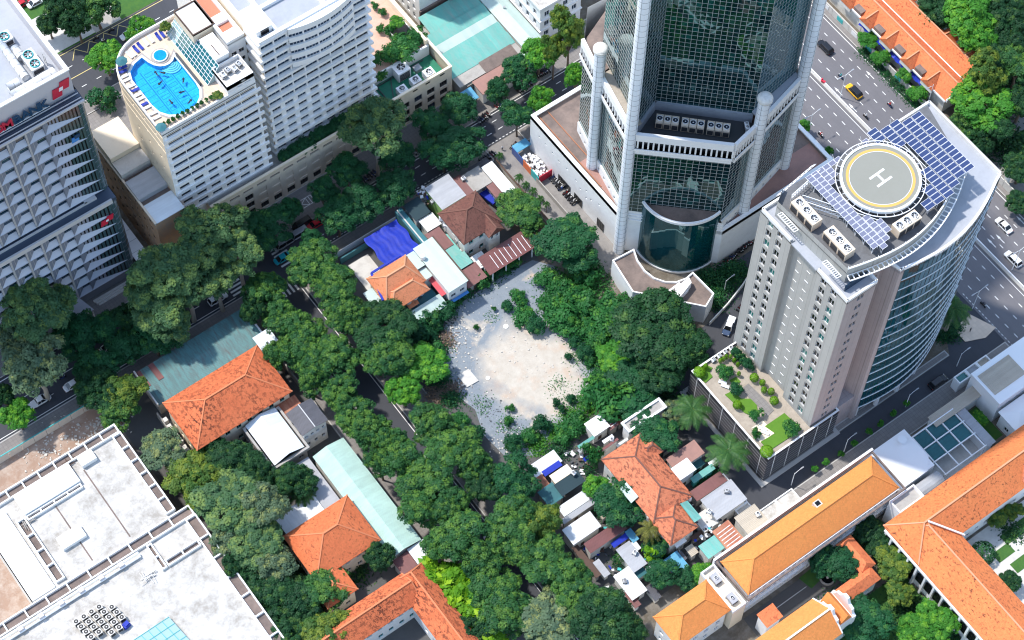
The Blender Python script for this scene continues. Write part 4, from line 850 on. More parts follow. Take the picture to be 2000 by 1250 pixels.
for (ax,ay),(bx,by) in (((36.6,-41.2),(44.6,-54.0)),((37.6,-40.6),(45.8,-53.6)),((36.0,-39.4),(44,-38.2))):
    A3,B3 = Vector((ax,ay,PT-.4)),Vector((bx,by,PT-.4)); nn = 12
    for z in (0,1.2): tr_.bar(A3+Vector((0,0,z)),B3+Vector((0,0,z)),.12)
    for k in range(nn): tr_.bar(A3.lerp(B3,k/nn),A3.lerp(B3,(k+1)/nn)+Vector((0,0,1.2)),.08); tr_.bar(A3.lerp(B3,k/nn)+Vector((0,0,-1.2)),A3.lerp(B3,k/nn)+Vector((0,0,1.2)),.08)
tr_.part('lattice_truss','metal_white',ht)
# roof garden: each bed, lawn, bench and clipped bush
def gpx(x,y,z=PH): return W(x,y,z)
def bedp(name, mat, pts, z0, z1, label, cat): 
    q = [gpx(*p) for p in pts]; c = sum((Vector(v) for v in q), Vector())/len(q); m = MB(); poly=[(v.x,v.y) for v in q]
    if sum((poly[i-1][0]*poly[i][1]-poly[i][0]*poly[i-1][1]) for i in range(len(poly))) < 0: poly = poly[::-1]
    return tag(m.prism(poly, PH+z0, PH+z1).part(name, mat), label, cat)
bedp('lawn','lawn',[(1484,835),(1512,812),(1570,838),(1497,868),(1490,862)],-.29,-.1,'large bright lawn at the near corner of the roof garden','lawn') if False else None
bedp('lawn','lawn',[(1494,832),(1532,806),(1566,838),(1502,880),(1486,862),(1514,846)],-.29,-.1,'large bright lawn at the near corner of the roof garden','lawn')
bedp('lawn','lawn',[(1416,770),(1430,763),(1448,778),(1466,778),(1478,790),(1480,802),(1470,812),(1455,806)],-.29,-.1,'rounded bright lawn in the middle of the roof garden','lawn')
bedp('lawn','lawn',[(1354,726),(1380,712),(1392,718),(1386,726),(1392,735),(1378,747)],-.29,-.1,'dark small lawn at the far left corner of the roof garden','lawn')
bedp('lawn','lawn',[(1425,742),(1438,735),(1447,745),(1434,753)],-.29,-.12,'small dark square lawn patch on the roof garden','lawn')
bedp('paving','pavement',[(1448,758),(1462,748),(1500,785),(1512,800),(1500,812),(1488,800),(1478,790),(1462,775)],-.29,-.2,'rough stone path winding through the roof garden','path')
bedp('paving','cream',[(1468,835),(1490,820),(1513,845),(1485,864)],-.29,-.18,'pale square paving under the white benches of the roof garden','paving')
bn = MB().box(-.9,-.25,.35,.9,.25,.45).box(-.85,-.2,0,-.7,.2,.35).box(.7,-.2,0,.85,.2,.35).box(-.9,.2,.45,.9,.28,.8).mesh('bench','white_clean')
for i,(x,y) in enumerate(((1411,748),(1416,755),(1489,838),(1494,846))):
    p = gpx(x,y); tag(piece('bench', bn, bpy.data.objects.new('tmp',None), (p.x,p.y,PH-.28), radians(-58)), ['upper left','second upper left','upper lower right','lowest'][i]+' white bench on the roof garden of the black podium','bench','white garden benches').parent = None
acm = 0
for i in range(4):
    p = gpx(1393+i*11.5, 704-i*7.5); cooling_unit('air_conditioner', ORD[i]+' white air conditioner from the left at the far edge of the roof garden',(p.x,p.y,PH-.3),.9,.9,.9,1,'X','white_clean',0,.36,'air conditioner','air conditioners on the roof garden')
# ================================================================== HOTEL: podium, pool wing, slab tower
hpd = thing('hotel_podium', 'beige stone hotel podium with rows of square windows along the street', 'building', (-9,60,0))
PX0, PX1, PY0, PY1, PZH = -41.0, 23.7, 55.9, 92.0, 12.4
Lp = PX1-PX0; st = 3.52; nb = 18; off = .7
hs_top, hs_b, kinds = [], [], []
for i in range(nb):
    c = off+st*(i+.5)
    if c+1.2 > Lp-.5: continue
    if 0 <= i < 14: hs_top.append((c-1.25,c+1.25,10.2,11.0))
    for z in (6.6,3.6,.7):
        hs_b.append((c-1.05,c+1.05,z,z+2.2)); kinds.append(i)
m = MB(); wall_grid(m,(PX0,PY0),(PX1,PY0),0,PZH,hs_top+hs_b,.4); Ls = PY1-PY0
hs_s = [(Ls-3.6-i*4.4-1.0,Ls-3.6-i*4.4+1.0,6.4,8.6) for i in range(6)]
wall_grid(m,(PX1,PY0),(PX1,PY1),0,PZH,[],.4); wall_grid(m,(PX1,PY1),(PX0,PY1),0,PZH); wall_grid(m,(PX0,PY1),(PX0,PY0),0,PZH); m.part('wall','beige',hpd)
windows_on(hpd,(PX0,PY0),(PX1,PY0),hs_top,.36,None,'glass_black',1,1,'slot_window')
for h,i in zip(hs_b,kinds):
    blind = (3 <= i <= 10 and h[2] > 3) or i in (0,1) or (i > 14 and random.random() < .3)
    windows_on(hpd,(PX0,PY0),(PX1,PY0),[h],.25 if blind else .36,None if blind else 'metal_dark','beige' if blind else random.choice(['glass_black','glass_blue','glass_black']),1 if blind else 3,1,'blind_panel' if blind else 'window')
e = MB(); e.box(PX0,PY0-.12,PZH,PX1+.1,PY0+.45,PZH+.35); e.part('parapet_coping','cream',hpd)
e = MB(); e.box(PX1-.5,PY0+.46,PZH-.2,PX1+.1,PY1,PZH+.35); e.part('parapet_coping','cream',hpd)
slm = MB().box(-.6,-.03,0,.6,.03,.35).mesh('parapet_slot','glass_black')
for x in (9,13.5,17,21): piece('parapet_slot', slm, hpd, (x,PY0-.10,PZH-.9))
MB().box(PX0+.4,PY0+.5,10.0,6.6,PY1-.4,10.6).part('terrace_floor','concrete',hpd); MB().box(6.6,57,8.0,23.2,64.2,8.4).part('service_floor','green_roof',hpd)
MB().box(6.6,64.2,0,23.2,64.7,11.9).part('garden_wall','white',hpd); MB().box(6.6,64.7,10.6,23.2,PY1-.4,11.1).part('garden_floor','pink_pave',hpd); MB().box(22.5,64.7,11.1,23.2,88,13.6).part('garden_side_wall','cream',hpd)
for i in range(4):
    windows_on(hpd,(23.15,58.0+i*2),(23.15,60+i*2),[],.1)
# cooling units on the green service roof
for i,(x,y,s,l) in enumerate(((784,148,1.0,'large white cooling tower on the green service roof of the hotel podium'),(838,152,.72,'rightmost white condenser on the green service roof of the hotel podium'),(812,166,.68,'middle white condenser on the green service roof of the hotel podium'),(786,184,.66,'leftmost front white condenser on the green service roof of the hotel podium'))):
    p = W(x,y,8.4); cooling_unit('cooling_tower',l,(p.x,p.y,8.4),3.4*s,3.0*s,3.3*s,1,'X','white_clean',0,1.15*s,'cooling tower','cooling towers on the hotel podium')
p = W(815,137,8.4); t = tag(MB().box(p.x-.9,p.y-.8,8.4,p.x+.9,p.y+.8,9.5).part('skylight_box','metal_grey'),'flat grey metal box between condensers on the green service roof','box')
pp = MB()
for a,b in (((8,58.4),(8,63.5)),((9.2,58.4),(12,63.8)),((8,63.6),(21,63.6)),((13,58.2),(13,61))): pp.bar((a[0],a[1],8.7),(b[0],b[1],8.7),.2)
pp.part('pipes','metal_dark',hpd)
# terrace planters, table
def pot(x,y,z,label,s=1.0):
    p = W(x,y,z); t = thing('potted_plant',label,'plant',(p.x,p.y,z)); MB().cyl((p.x,p.y,z),.5*s,.6*s,12,.62*s).part('planter','sandstone',t); return t,p
# ---- slab tower
tw = thing('hotel_tower','white hotel tower with stacked balcony ledges and a bowed top','tower',(-8,68,0))
TX0,TX1,TY0,TY1,TZ0 = -21.0,5.2,60.4,80.0,10.0; FHh = 2.86; NFh = 14; nbay = 8; TZ1 = TZ0+1.2+FHh*NFh
bw_ = (TX1-TX0)/nbay; holes = []; fr_ = []
for j in range(NFh):
    z = TZ0+1.55+FHh*j; wide = j >= 6
    if j >= 10: ww = 2.95
    else: ww = 3.05 if wide else 2.15
    for i in range(nbay):
        if j >= 10 and 1.9 < i < 6.9: continue
        c = bw_*(i+.5); holes.append((c-ww/2,c+ww/2,z,z+1.45))
m = MB(); wall_grid(m,(TX0,TY0),(TX1,TY0),TZ0,TZ1,holes,.5); wall_grid(m,(TX1,TY0),(TX1,TY1),TZ0,TZ1); wall_grid(m,(TX1,TY1),(TX0,TY1),TZ0,TZ1); m.part('wall','white_clean',tw)
windows_on(tw,(TX0,TY0),(TX1,TY0),holes,.42,'metal_grey',['glass_black','glass_blue','glass_blue'],3,1)
m = MB(); wall_grid(m,(TX0,TY1),(TX0,TY0),TZ0,TZ1,[],.3); m.part('side_wall','cream',tw)
# ledges: slanted spandrels, one per floor
for j in range(NFh+1):
    z = TZ0+.55+FHh*j; l = MB()
    v = [(TX0-.55,TY0,z-.45),(TX1+.9,TY0,z-.45),(TX1+.9,TY0-.45,z+.1),(TX0-.55,TY0-.45,z+.1),(TX0-.55,TY0-.45,z+.9),(TX1+.9,TY0-.45,z+.9),(TX1+.9,TY0,z+.95),(TX0-.55,TY0,z+.95)]
    l.add(v,[(0,1,2,3),(3,2,5,4),(4,5,6,7),(0,3,4,7),(2,1,6,5)]); l.box(TX0-.55,TY0+.001,z-.3,TX0-.001,TY0+5.5,z+.6); l.box(TX1+.001,TY0+.001,z-.3,TX1+.9,TY0+6,z+.6)
    l.part('balcony_ledge','white_clean',tw)
# bowed bay on the top four storeys
bx0,bx1 = -14.4,1.6; bc = (bx0+bx1)/2; hw = (bx1-bx0)/2; sg = 1.4; br = (hw*hw+sg*sg)/(2*sg)
def bow(t, ex=0): x = bx0+(bx1-bx0)*t; y = TY0-.2-(sqrt(br*br-(x-bc)**2)-(br-sg)); return (x, y-ex)
for j in range(10,NFh+1):
    z = TZ0+.4+FHh*j; sp = MB(); n = 20
    top = 1.45 if j < NFh else 1.6
    for i in range(n):
        a,b = bow(i/n,.45),bow((i+1)/n,.45); sp.add([(a[0],a[1],z-.35),(b[0],b[1],z-.35),(b[0],b[1],z+top-.25),(a[0],a[1],z+top-.25),(a[0],TY0,z-.35),(b[0],TY0,z-.35),(a[0],TY0,z+top-.25),(b[0],TY0,z+top-.25)],[(0,1,2,3),(4,5,1,0),(3,2,7,6)])
    sp.part('bow_spandrel','white_clean',tw)
    if j < NFh:
        for k in range(5):
            g = MB(); gm = MB()
            for i in range(4):
                t0,t1 = (k+.06+.88*i/4)/5,(k+.06+.88*(i+1)/4)/5; a,b = bow(t0),bow(t1)
                g.quad((a[0],a[1],z+1.1),(b[0],b[1],z+1.1),(b[0],b[1],z+FHh-.35),(a[0],a[1],z+FHh-.35)); gm.bar((a[0],a[1]-.02,z+1.1),(a[0],a[1]-.02,z+FHh-.35),.07)
            w = g.part('bow_window','glass_blue',tw); gm.part('mullions','metal_white',w)
            a = bow((k+1)/5 if k < 4 else .999,.1); MB().box(a[0]-.16,a[1]-.1,z+1.1,a[0]+.16,TY0,z+FHh-.35).part('bow_pier','white_clean',tw)
RZ = TZ1+.6
MB().box(TX0+.1,TY0+.1,TZ1-.2,TX1-.1,TY1,TZ1).part('roof','roof_grey',tw)
e = MB(); ring(e, rect(TX0-.2,TY0-.3,TX1+.2,TY1), .9, TZ1-.3, TZ1+1.0); e.part('parapet','white_clean',tw)
for x in (-16.4,-4.5,.5): MB().box(x-.4,TY0+.7,TZ1,x+.4,TY1-.7,TZ1+.9).part('roof_beam','white_clean',tw)
MB().box(-16,TY0+7,TZ1,TX1-.7,TY0+7.9,TZ1+.9).part('roof_beam','white_clean',tw)
MB().box(TX0+.3,TY0+1.2,TZ1,-17,TY0+8,TZ1+2.4).part('stair_head','white_clean',tw); MB().box(TX0+1.3,TY0+1.1,TZ1+.7,TX0+3.2,TY0+1.25,TZ1+2.2).part('opening','glass_black',tw)
# link block between tower and pool wing
lk = thing('hotel_link_block','narrow white hotel block with dark windows between pool wing and tower','building',(-23.5,70,0))
hs = bays(4.2,2,1.2,[12+2.9*j for j in range(12)],1.3,.3,.3); hs2 = bays(15,5,1.3,[12+2.9*j for j in range(12)],1.2,.3,.3)
shell(lk, rect(-25.6,66,-21.4,88), 0, 48.5, 'white_clean', {0:hs,1:[(1+3.6*i,2.6+3.6*i,12+2.9*j,13.3+2.9*j) for i in range(2) for j in range(12)]}, pane='glass_black', frame='metal_grey')
flat_roof(lk, rect(-25.6,66,-21.4,88), 48.5, 'white_clean', .9, .7, 'white_clean'); MB().box(-24.9,73.5,48.5,-22.1,87,48.56).part('terracotta_floor','terracotta',lk); MB().box(-24.9,69.4,48.5,-22.1,71.2,48.56).part('terracotta_floor','terracotta',lk); MB().box(-25.4,71.2,48.5,-21.6,73.5,49.3).part('roof_block','white_clean',lk)
# ---- pool wing
pw_ = thing('hotel_pool_wing','cream and white hotel wing with ribbon windows and a rooftop pool','building',(-36,70,0))
DZ = 43.4; FX, FY = -47.3, 58.0
oct_ = [(-47.3+9.0*(1-cos(pi/2*k/8)), 73.5+9.0*sin(pi/2*k/8)) for k in range(9)]
pwp = [(FX,FY),(-24.4,FY),(-24.4,82.5)]+oct_[::-1]
zf0 = 11.6; FHp = 2.86; NFp = 11; rows = []
Lf = -24.4-FX
for j in range(NFp):
    z = zf0+1.3+FHp*j
    if j >= 4: rows += [(1.0+i*3.6,1.0+i*3.6+3.45,z,z+1.2) for i in range(6)]
    else: rows += [(1.2+i*3.6,1.2+i*3.6+2.35,z,z+1.3) for i in range(6)]
m = MB(); wall_grid(m,pwp[0],pwp[1],0,DZ,rows,.45); m.part('front_wall','white_clean',pw_); windows_on(pw_,pwp[0],pwp[1],rows,.38,'metal_dark',['glass_black','glass_blue','glass_black'],3,1)
for j in range(NFp):
    z = zf0+.35+FHp*j; l = MB(); l.add([(FX+.4,FY,z-.5),(-23.6,FY,z-.5),(-23.6,FY-.36,z-.1),(FX+.4,FY-.36,z-.1),(FX+.4,FY-.36,z+.75),(-23.6,FY-.36,z+.75),(-23.6,FY,z+.8),(FX+.4,FY,z+.8)],[(0,1,2,3),(3,2,5,4),(4,5,6,7),(0,3,4,7),(2,1,6,5)]); l.part('ledge','white_clean',pw_)
m = MB(); wall_grid(m,pwp[1],pwp[2],0,DZ); m.part('side_wall','white_clean',pw_)
m = MB(); sd = [(Ly,Ly+.7,z,z+.8) for Ly in (3.0,7.5,12.0) for z in [40.4-4.3*k for k in range(4)]]
n = len(pwp)
for i in range(2,n-1): wall_grid(m,pwp[i],pwp[i+1],0,DZ)
wall_grid(m,pwp[n-1],pwp[0],0,DZ,sd,.35); m.part('curved_wall','cream',pw_); windows_on(pw_,pwp[n-1],pwp[0],sd,.3,None,'glass_black',1,1)
sl_ = [(2+2.2*i,2.5+2.2*i,13.5+2.9*j,14.1+2.9*j) for i in range(6) for j in range(5)]
windows_on(pw_,pwp[n-1],pwp[0],sl_,-.02,None,'beige',1,1,'vent_grille')
for z in (42.4,39.6,36.8): e = MB(); ring(e, inset(pwp,-.06), .07, z, z+.12); e.part('string_course','cream',pw_)
MB().prism(inset(pwp,.3), DZ-1.6, DZ-1.3).part('deck_slab','concrete',pw_)
e = MB(); ring(e, pwp, .35, DZ-.3, DZ+.95); e.part('deck_parapet','white_clean',pw_)
# deck with the pool opening
pool_o = [(-40.3,77.4),(-42.4,76.9),(-44.2,75.6),(-44.9,73.6),(-44.9,65.8),(-44.5,63.4),(-43.3,61.6),(-41.6,60.5),(-39.4,60.2),(-37.3,60.6),(-35.8,61.8),(-34.9,63.4),(-34.6,65.2),(-34.6,73.6),(-35.4,72.9),(-36.4,72.6),(-37.4,72.7),(-38.4,73.2),(-39.3,74.2),(-39.9,75.6)]
def ccw(p): return p if sum(p[i-1][0]*p[i][1]-p[i][0]*p[i-1][1] for i in range(len(p))) > 0 else p[::-1]
pool_o = ccw(pool_o); dk = inset(pwp,.36)
bm = bmesh.new(); ov = [bm.verts.new((x,y,DZ-.05)) for x,y in dk]; iv = [bm.verts.new((x,y,DZ-.05)) for x,y in pool_o]
ed = [bm.edges.new((ov[i],ov[(i+1)%len(ov)])) for i in range(len(ov))]+[bm.edges.new((iv[i],iv[(i+1)%len(iv)])) for i in range(len(iv))]
bmesh.ops.triangle_fill(bm, edges=ed, use_beauty=True, use_dissolve=False)
me = bpy.data.meshes.new('pool_deck'); bm.to_mesh(me); bm.free(); me.materials.append(MAT('deck'))
me.transform(Matrix.Translation(-org(pw_))); o = bpy.data.objects.new('pool_deck', me); COL.objects.link(o); o.parent = pw_
pool = thing('swimming_pool','rooftop swimming pool with blue tile lanes on the hotel wing','swimming pool',(-40,68,DZ-1.3))
MB().add([(x,y,DZ-1.25) for x,y in pool_o],[tuple(range(len(pool_o)))]).part('pool_floor','pool_tile',pool)
m = MB(); 
for i in range(len(pool_o)): a,b = pool_o[i],pool_o[(i+1)%len(pool_o)]; m.quad((b[0],b[1],DZ-1.25),(a[0],a[1],DZ-1.25),(a[0],a[1],DZ-.04),(b[0],b[1],DZ-.04))
m.part('pool_wall','pool_tile',pool); e = MB(); ring(e, inset(pool_o,-.5), .5, DZ-.05, DZ+.03); e.part('rim','pool_rim',pool); e = MB(); ring(e, inset(pool_o,-.85), .33, DZ-.05, DZ+.0); e.part('outer_rim','stone_rim',pool)
for x in (-42.4,-39.9,-39.5,-37.0):
    MB().box(x-.1,61.6,DZ-1.249,x+.1,75.0 if x < -40 else 72.2,DZ-1.235).part('lane_line','pool_line',pool)
for k in range(7):
    y = 62.8+k*1.72
    for a,b in ((-42.0,-40.2),(-39.2,-37.4)):
        MB().box(a,y,DZ-1.249,b,y+.1,DZ-1.233).box(a,y+.9,DZ-1.249,b,y+1.0,DZ-1.233).box(a,y+.1,DZ-1.249,a+.1,y+.9,DZ-1.233).box(b-.1,y+.1,DZ-1.249,b,y+.9,DZ-1.233).part('tile_frame','pool_line',pool)
    MB().box(-44.6,y+.45,DZ-1.249,-42.5,y+.53,DZ-1.236).part('cross_line','pool_line',pool); MB().box(-36.9,y+.45,DZ-1.249,-34.8,y+.53,DZ-1.236).part('cross_line','pool_line',pool)
MB().add([(x,y,DZ-.15) for x,y in inset(pool_o,.02)],[tuple(range(len(pool_o)))]).part('water','water',pool)
for k in range(5):
    r = .6+.42*k; c = (-36.0,73.1); m = MB()
    m.add([(c[0]+r*cos(pi+pi*i/10*.95),c[1]-.2+r*sin(pi+pi*i/10*.95),DZ-.3-.17*k) for i in range(11)]+[(c[0]+r*cos(pi+pi*i/10*.95),c[1]-.2+r*sin(pi+pi*i/10*.95),DZ-1.25) for i in range(11)],[tuple(range(11))]+[(i,i+11,i+12,i+1) for i in range(10)]); m.part('pool_step','pool_rim',pool)
spa = thing('spa_pool','small round blue spa pool beside the rooftop swimming pool','spa pool',(-37,75.3,DZ)); c = (-37.0,75.35)
MB().cyl((c[0],c[1],DZ-.05),2.05,.14,32).part('base','stone_rim',spa); MB().cyl((c[0],c[1],DZ+.1),1.62,.3,32).part('rim','pool_rim',spa); MB().cyl((c[0],c[1],DZ+.41),1.36,.03,32).part('floor','pool_tile',spa); MB().cyl((c[0],c[1],DZ+.45),1.36,.02,32).part('water','water',spa)
m = MB(); m.box(-34.3,64.0,DZ-.05,-33.9,73.6,DZ+.9); m.part('low_wall','metal_dark',pw_)
# skylight slope
sk_ = thing('skylight','sloping teal glass roof with white bars beside the pool deck','skylight',(-32,71,DZ))
A_,B_,C_,D_ = Vector((-32.9,63.2,DZ)),Vector((-32.9,79.6,DZ)),Vector((-30.9,79.6,DZ+4.0)),Vector((-30.9,63.2,DZ+4.0))
A2,B2,C2,D2 = Vector((-32.9,63.2,DZ)),Vector((-32.9,79.6,DZ)),Vector((-29.6,79.6,DZ+4.2)),Vector((-29.6,63.2,DZ+4.2))
nsx, nsy = 6, 14; sb = MB()
for j in range(nsy):
    for i in range(nsx):
        def L_(a,b): return A2+(B2-A2)*(b/nsy)+(D2-A2)*(a/nsx)
        MB().quad(L_(i,j),L_(i+1,j),L_(i+1,j+1),L_(i,j+1)).part('glass_pane','glass_lt' if j > 10 else 'skyglass',sk_)
for j in range(nsy+1): sb.bar(A2+(B2-A2)*(j/nsy)+Vector((0,0,.05)),D2+(C2-D2)*(j/nsy)+Vector((0,0,.05)),.09)
for i in range(nsx+1): sb.bar(A2+(D2-A2)*(i/nsx)+Vector((0,0,.06)),B2+(C2-B2)*(i/nsx)+Vector((0,0,.06)),.09)
sb.part('glazing_bars','metal_white',sk_); m = MB(); m.add([A2,D2,(-29.6,63.2,DZ)],[(0,1,2)]); m.part('end_wall','glass_lt',sk_)
# plant rooms on the wing roof
b1 = thing('plant_room','cream plant room with stained flat roof beside the pool skylight','plant room',(-27.6,75.5,DZ)); shell(b1, rect(-30.4,71.6,-25.0,79.3),DZ-.1,49.4,'cream'); flat_roof(b1, rect(-30.4,71.6,-25.0,79.3),49.4,'concrete_lt',.25,.2,'timber')
b2 = thing('plant_room','long white flat plant room right of the pool skylight','plant room',(-28,66.5,DZ)); MB().box(-29.5,64.4,DZ-.1,-26.4,70.6,48.2).part('wall','white_clean',b2); MB().box(-29.6,64.3,48.2,-26.3,70.7,48.5).part('roof','white_clean',b2); MB().box(-28.4,64.8,48.5,-28.2,68.0,48.6).part('drain','timber',b2)
b3 = thing('plant_room','white front plant room with open top holding air handling units','plant room',(-28,61.2,DZ)); hs = [(2.2,3.6,45.0,45.3),(4.1,5.6,45.0,45.3),(3.4,4.4,46.1,46.4)]
shell(b3, rect(-31.0,58.05,-24.5,63.9),DZ-.1,47.0,'white_clean',{0:hs},frame=None,pane='metal_grey'); flat_roof(b3, rect(-31.0,58.05,-24.5,63.9),46.0,'concrete_lt',1.1,.2,'white_clean')
for i in range(4): cooling_unit('air_conditioner',ORD[i]+' air conditioner from the left on the white plant room',(-29.8+i*1.35,61.4+.4*(i%2),46.0),1.0,1.3,1.1,1,'X','metal_grey' if i%2 else 'white_clean',.1*i,.38,'air conditioner','plant room units')
# reflecting pond and terracotta terrace behind
t = thing('reflecting_pond','curved dark teal pond on the terrace behind the plant room','pond',(-26.6,73,DZ)); MB().cyl((-24.3,69.6,45.5),2.6,.12,24).part('basin','pool_rim',t); MB().cyl((-24.3,69.6,45.62),2.3,.03,24).part('water','green_roof',t)
# ---- low peach wing at the left
lw_ = thing('hotel_low_wing','peach walled low wing with stepped grey roofs left of the pool wing','building',(-51,68,0))
LX0,LX1,LY0,LY1,LZ = -54.6,-47.4,54.6,81.5,20.0
hs = [(2.2+3.1*i-.5,2.2+3.1*i+.5,z,z+1.5) for i in range(8) for z in (3,6.6,10.2,13.8,17.0)]
shell(lw_, rect(LX0,LY0,LX1,LY1),0,LZ,'peach',{3:hs},pane='glass_black',frame='metal_dark',nx=1)
for i,(a,b,z,mat) in enumerate(((54.7,60.2,20.0,'cor_whiteY'),(61.6,67.2,20.8,'cor_grey'),(68.6,72.6,21.6,'concrete_lt'),(72.7,81.4,23.0,'cream'))):
    MB().box(LX0+(.1 if i else .3),a,LZ-.6,LX1+.05,b,z).part('roof_step',mat,lw_)
MB().box(LX0+.2,LY0+.2,LZ-.8,LX1,LY1-.2,LZ-.6).part('gutter_floor','roof_brown',lw_); MB().box(LX0-.2,LY0,LZ-.2,LX0+.25,LY1,LZ+.35).part('parapet','beige',lw_)
# ================================================================== BANK TOWER
bk_ = thing('bank_tower','grey blue bank tower of angled window bays with rooftop sign letters','tower',(-80,70,0))
def bay_mesh(w, h, fin=.34, d=.95):
    "one window bay: outer fin, two canted grey panels, deep set window, sloping white ledge; faces -Y"
    m = MB(); wi = w-fin; x0 = fin; a = x0+wi*.5; zl = h*.30; b = x0+wi
    m.box(0,-.06,0,fin*.42,.12,h,3); m.box(fin*.55,-.06,0,fin,.12,h,3)
    for k in (0,1):
        t0,t1 = k*.5,(k+1)*.5; xa,xb = x0+(a-x0)*t0,x0+(a-x0)*t1; g = .05
        m.quad((xa+g,d*t0,zl*t0+.02),(xb-g,d*t1,zl*t1+.02),(xb-g,d*t1,h-.05),(xa+g,d*t0,h-.05),0)
    m.quad((x0,.04,0),(a,d+.03,zl),(a,d+.03,h),(x0,.04,h),3)
    m.quad((a,d,zl),(b,d,zl),(b,d,h),(a,d,h),2); m.quad((b,d,zl),(b,0,0),(b,0,h),(b,d,h),0)
    for z in (.55,.75): m.box(a,d-.04,h*z,b,d-.002,h*z+.06,3)
    m.add([(x0,0,0),(b,0,0),(b,d,zl),(a,d,zl)],[(0,1,2,3)],1); m.box(x0,-.05,-.05,b,.02,.03,1)
    m.quad((x0,0,h),(a,d,h),(b,d,h),(b,0,h),0)
    return m.mesh('window_bay',['bank_panel','bank_ledge','bank_glass','bank_fin'])
def wide_mesh(w, h, d=.95, n=9):
    m = MB(); a = w*.17; zl = h*.30
    m.quad((0,0,0),(a,d,zl),(a,d,h),(0,0,h),0)
    st = (w-a)/n
    for i in range(n):
        x = a+st*i; m.quad((x+.08,d*(1-i/n)+.0,zl*(1-i/n)),(x+st-.08,d*(1-(i+1)/n),zl*(1-(i+1)/n)),(x+st-.08,d*(1-(i+1)/n),h),(x+.08,d*(1-i/n),h),4 if i > 2 else 0)
        m.bar((x+.04,d*(1-i/n)+.05,zl*(1-i/n)+.05),(x+.04,d*(1-i/n)+.05,h),.16,.3,2)
    m.add([(0,0,0),(w,0,0),(a,d,zl)],[(0,1,2)],1); m.box(0,-.05,-.05,w,.02,.03,1)
    m.quad((0,0,h),(a,d,h),(w,0,h),(w,-.0,h),0)
    return m.mesh('wide_bay',['bank_panel','bank_ledge','glass_black','bank_fin','bank_side'])
bwL, bwU, fhL, fhU = 3.68, 4.0, 3.8, 3.85
mL, mU = bay_mesh(bwL, fhL), bay_mesh(bwU, fhU)
wL, wU = wide_mesh(9.4, fhL), wide_mesh(8.0, fhU)
YL, YU = 57.7, 60.7; zL0 = 4.6; nL = 7; zU0 = zL0+nL*fhL+1.5; nU = 8
def side_glass(x0, x1, y0, z0, z1, nm='corner_glass'):
    "rounded glass corner and the side wall behind it"
    m = MB(); r = x1-x0; pts = [(x0+r*sin(pi/2*k/6), y0+r*(1-cos(pi/2*k/6))) for k in range(7)]+[(x1,92)]
    for a,b in zip(pts,pts[1:]): wall_grid(m,a,b,z0,z1)
    m.part(nm,'bank_side',bk_); g = MB()
    z = z0+.2
    while z < z1:
        for a,b in zip(pts,pts[1:]): g.bar((a[0],a[1],z),(b[0],b[1],z),.06,.07)
        z += 1.9
    g.part('glass_joint','bank_panel',bk_)
for j in range(nL):
    for i in range(8): piece('window_bay', mL, bk_, (-71.3-bwL*(i+1), YL, zL0+fhL*j))
    piece('wide_bay', wL, bk_, (-71.3, YL, zL0+fhL*j))
for j in range(nU):
    for i in range(6): piece('window_bay', mU, bk_, (-69.6-bwU*(i+1), YU, zU0+fhU*j))
    piece('wide_bay', wU, bk_, (-69.6, YU, zU0+fhU*j))
side_glass(-61.9,-60.0,YL,0,zU0-1.4); side_glass(-61.6,-60.0,YU,zU0-1.4,zU0+nU*fhU)
zt1 = zL0+nL*fhL
MB().box(-110,YL+1.0,0,-60.6,92,zt1).part('core_wall','bank_panel',bk_); MB().box(-110,YU+1.0,zt1,-60.6,92,zU0+nU*fhU).part('core_wall','bank_panel',bk_)
e = MB(); e.box(-110,YL-.15,zt1,-61.4,YL+.3,zt1+1.3); e.part('terrace_fascia','bank_fin',bk_); MB().box(-110,YL+.3,zt1-.2,-60.3,YU+1.0,zt1+.9).part('terrace_floor','bank_dark',bk_); MB().box(-110,YU-.9,zt1+.9,-66,YU-.6,zt1+1.5).part('terrace_kerb','bank_fin',bk_)
MB().box(-66.5,YU-.95,zt1+.9,-63.8,YU-.1,zt1+1.5).part('planter','bank_fin',bk_)
zr_ = zU0+nU*fhU
MB().box(-110,YU-.2,zr_,-60.1,YU+.2,zr_+.5).part('cornice','bank_fin',bk_); MB().box(-110,YU+.2,zr_-.2,-60.1,64.0,zr_+.25).part('gutter_deck','bank_dark',bk_)
for k,(y,z) in enumerate(((YU+.5,.9),(YU+1.1,.7),(YU+1.7,1.0),(YU+2.3,.6))): MB().bar((-110,y,zr_+z),(-60.4,y,zr_+z),.2,.12).part('cradle_rail','bank_dark' if k%2 else 'bank_fin',bk_)
SY = 63.5; SZ1 = zr_+7.4
MB().box(-110,SY,zr_,-60.6,SY+.5,SZ1).part('sign_wall','bank_wall',bk_); MB().box(-61.1,SY+.5,zr_,-60.6,92,SZ1).part('screen_wall','bank_wall',bk_); MB().box(-110,SY-.1,SZ1,-60.4,SY+.6,SZ1+.3).part('coping','white_clean',bk_); MB().box(-61.2,SY+.6,SZ1,-60.4,92,SZ1+.3).part('coping','white_clean',bk_)
MB().box(-110,SY+.5,zr_,-61.1,92,zr_+3.2).part('roof','roof_grey',bk_)
for x in (-73,-72.0): pass
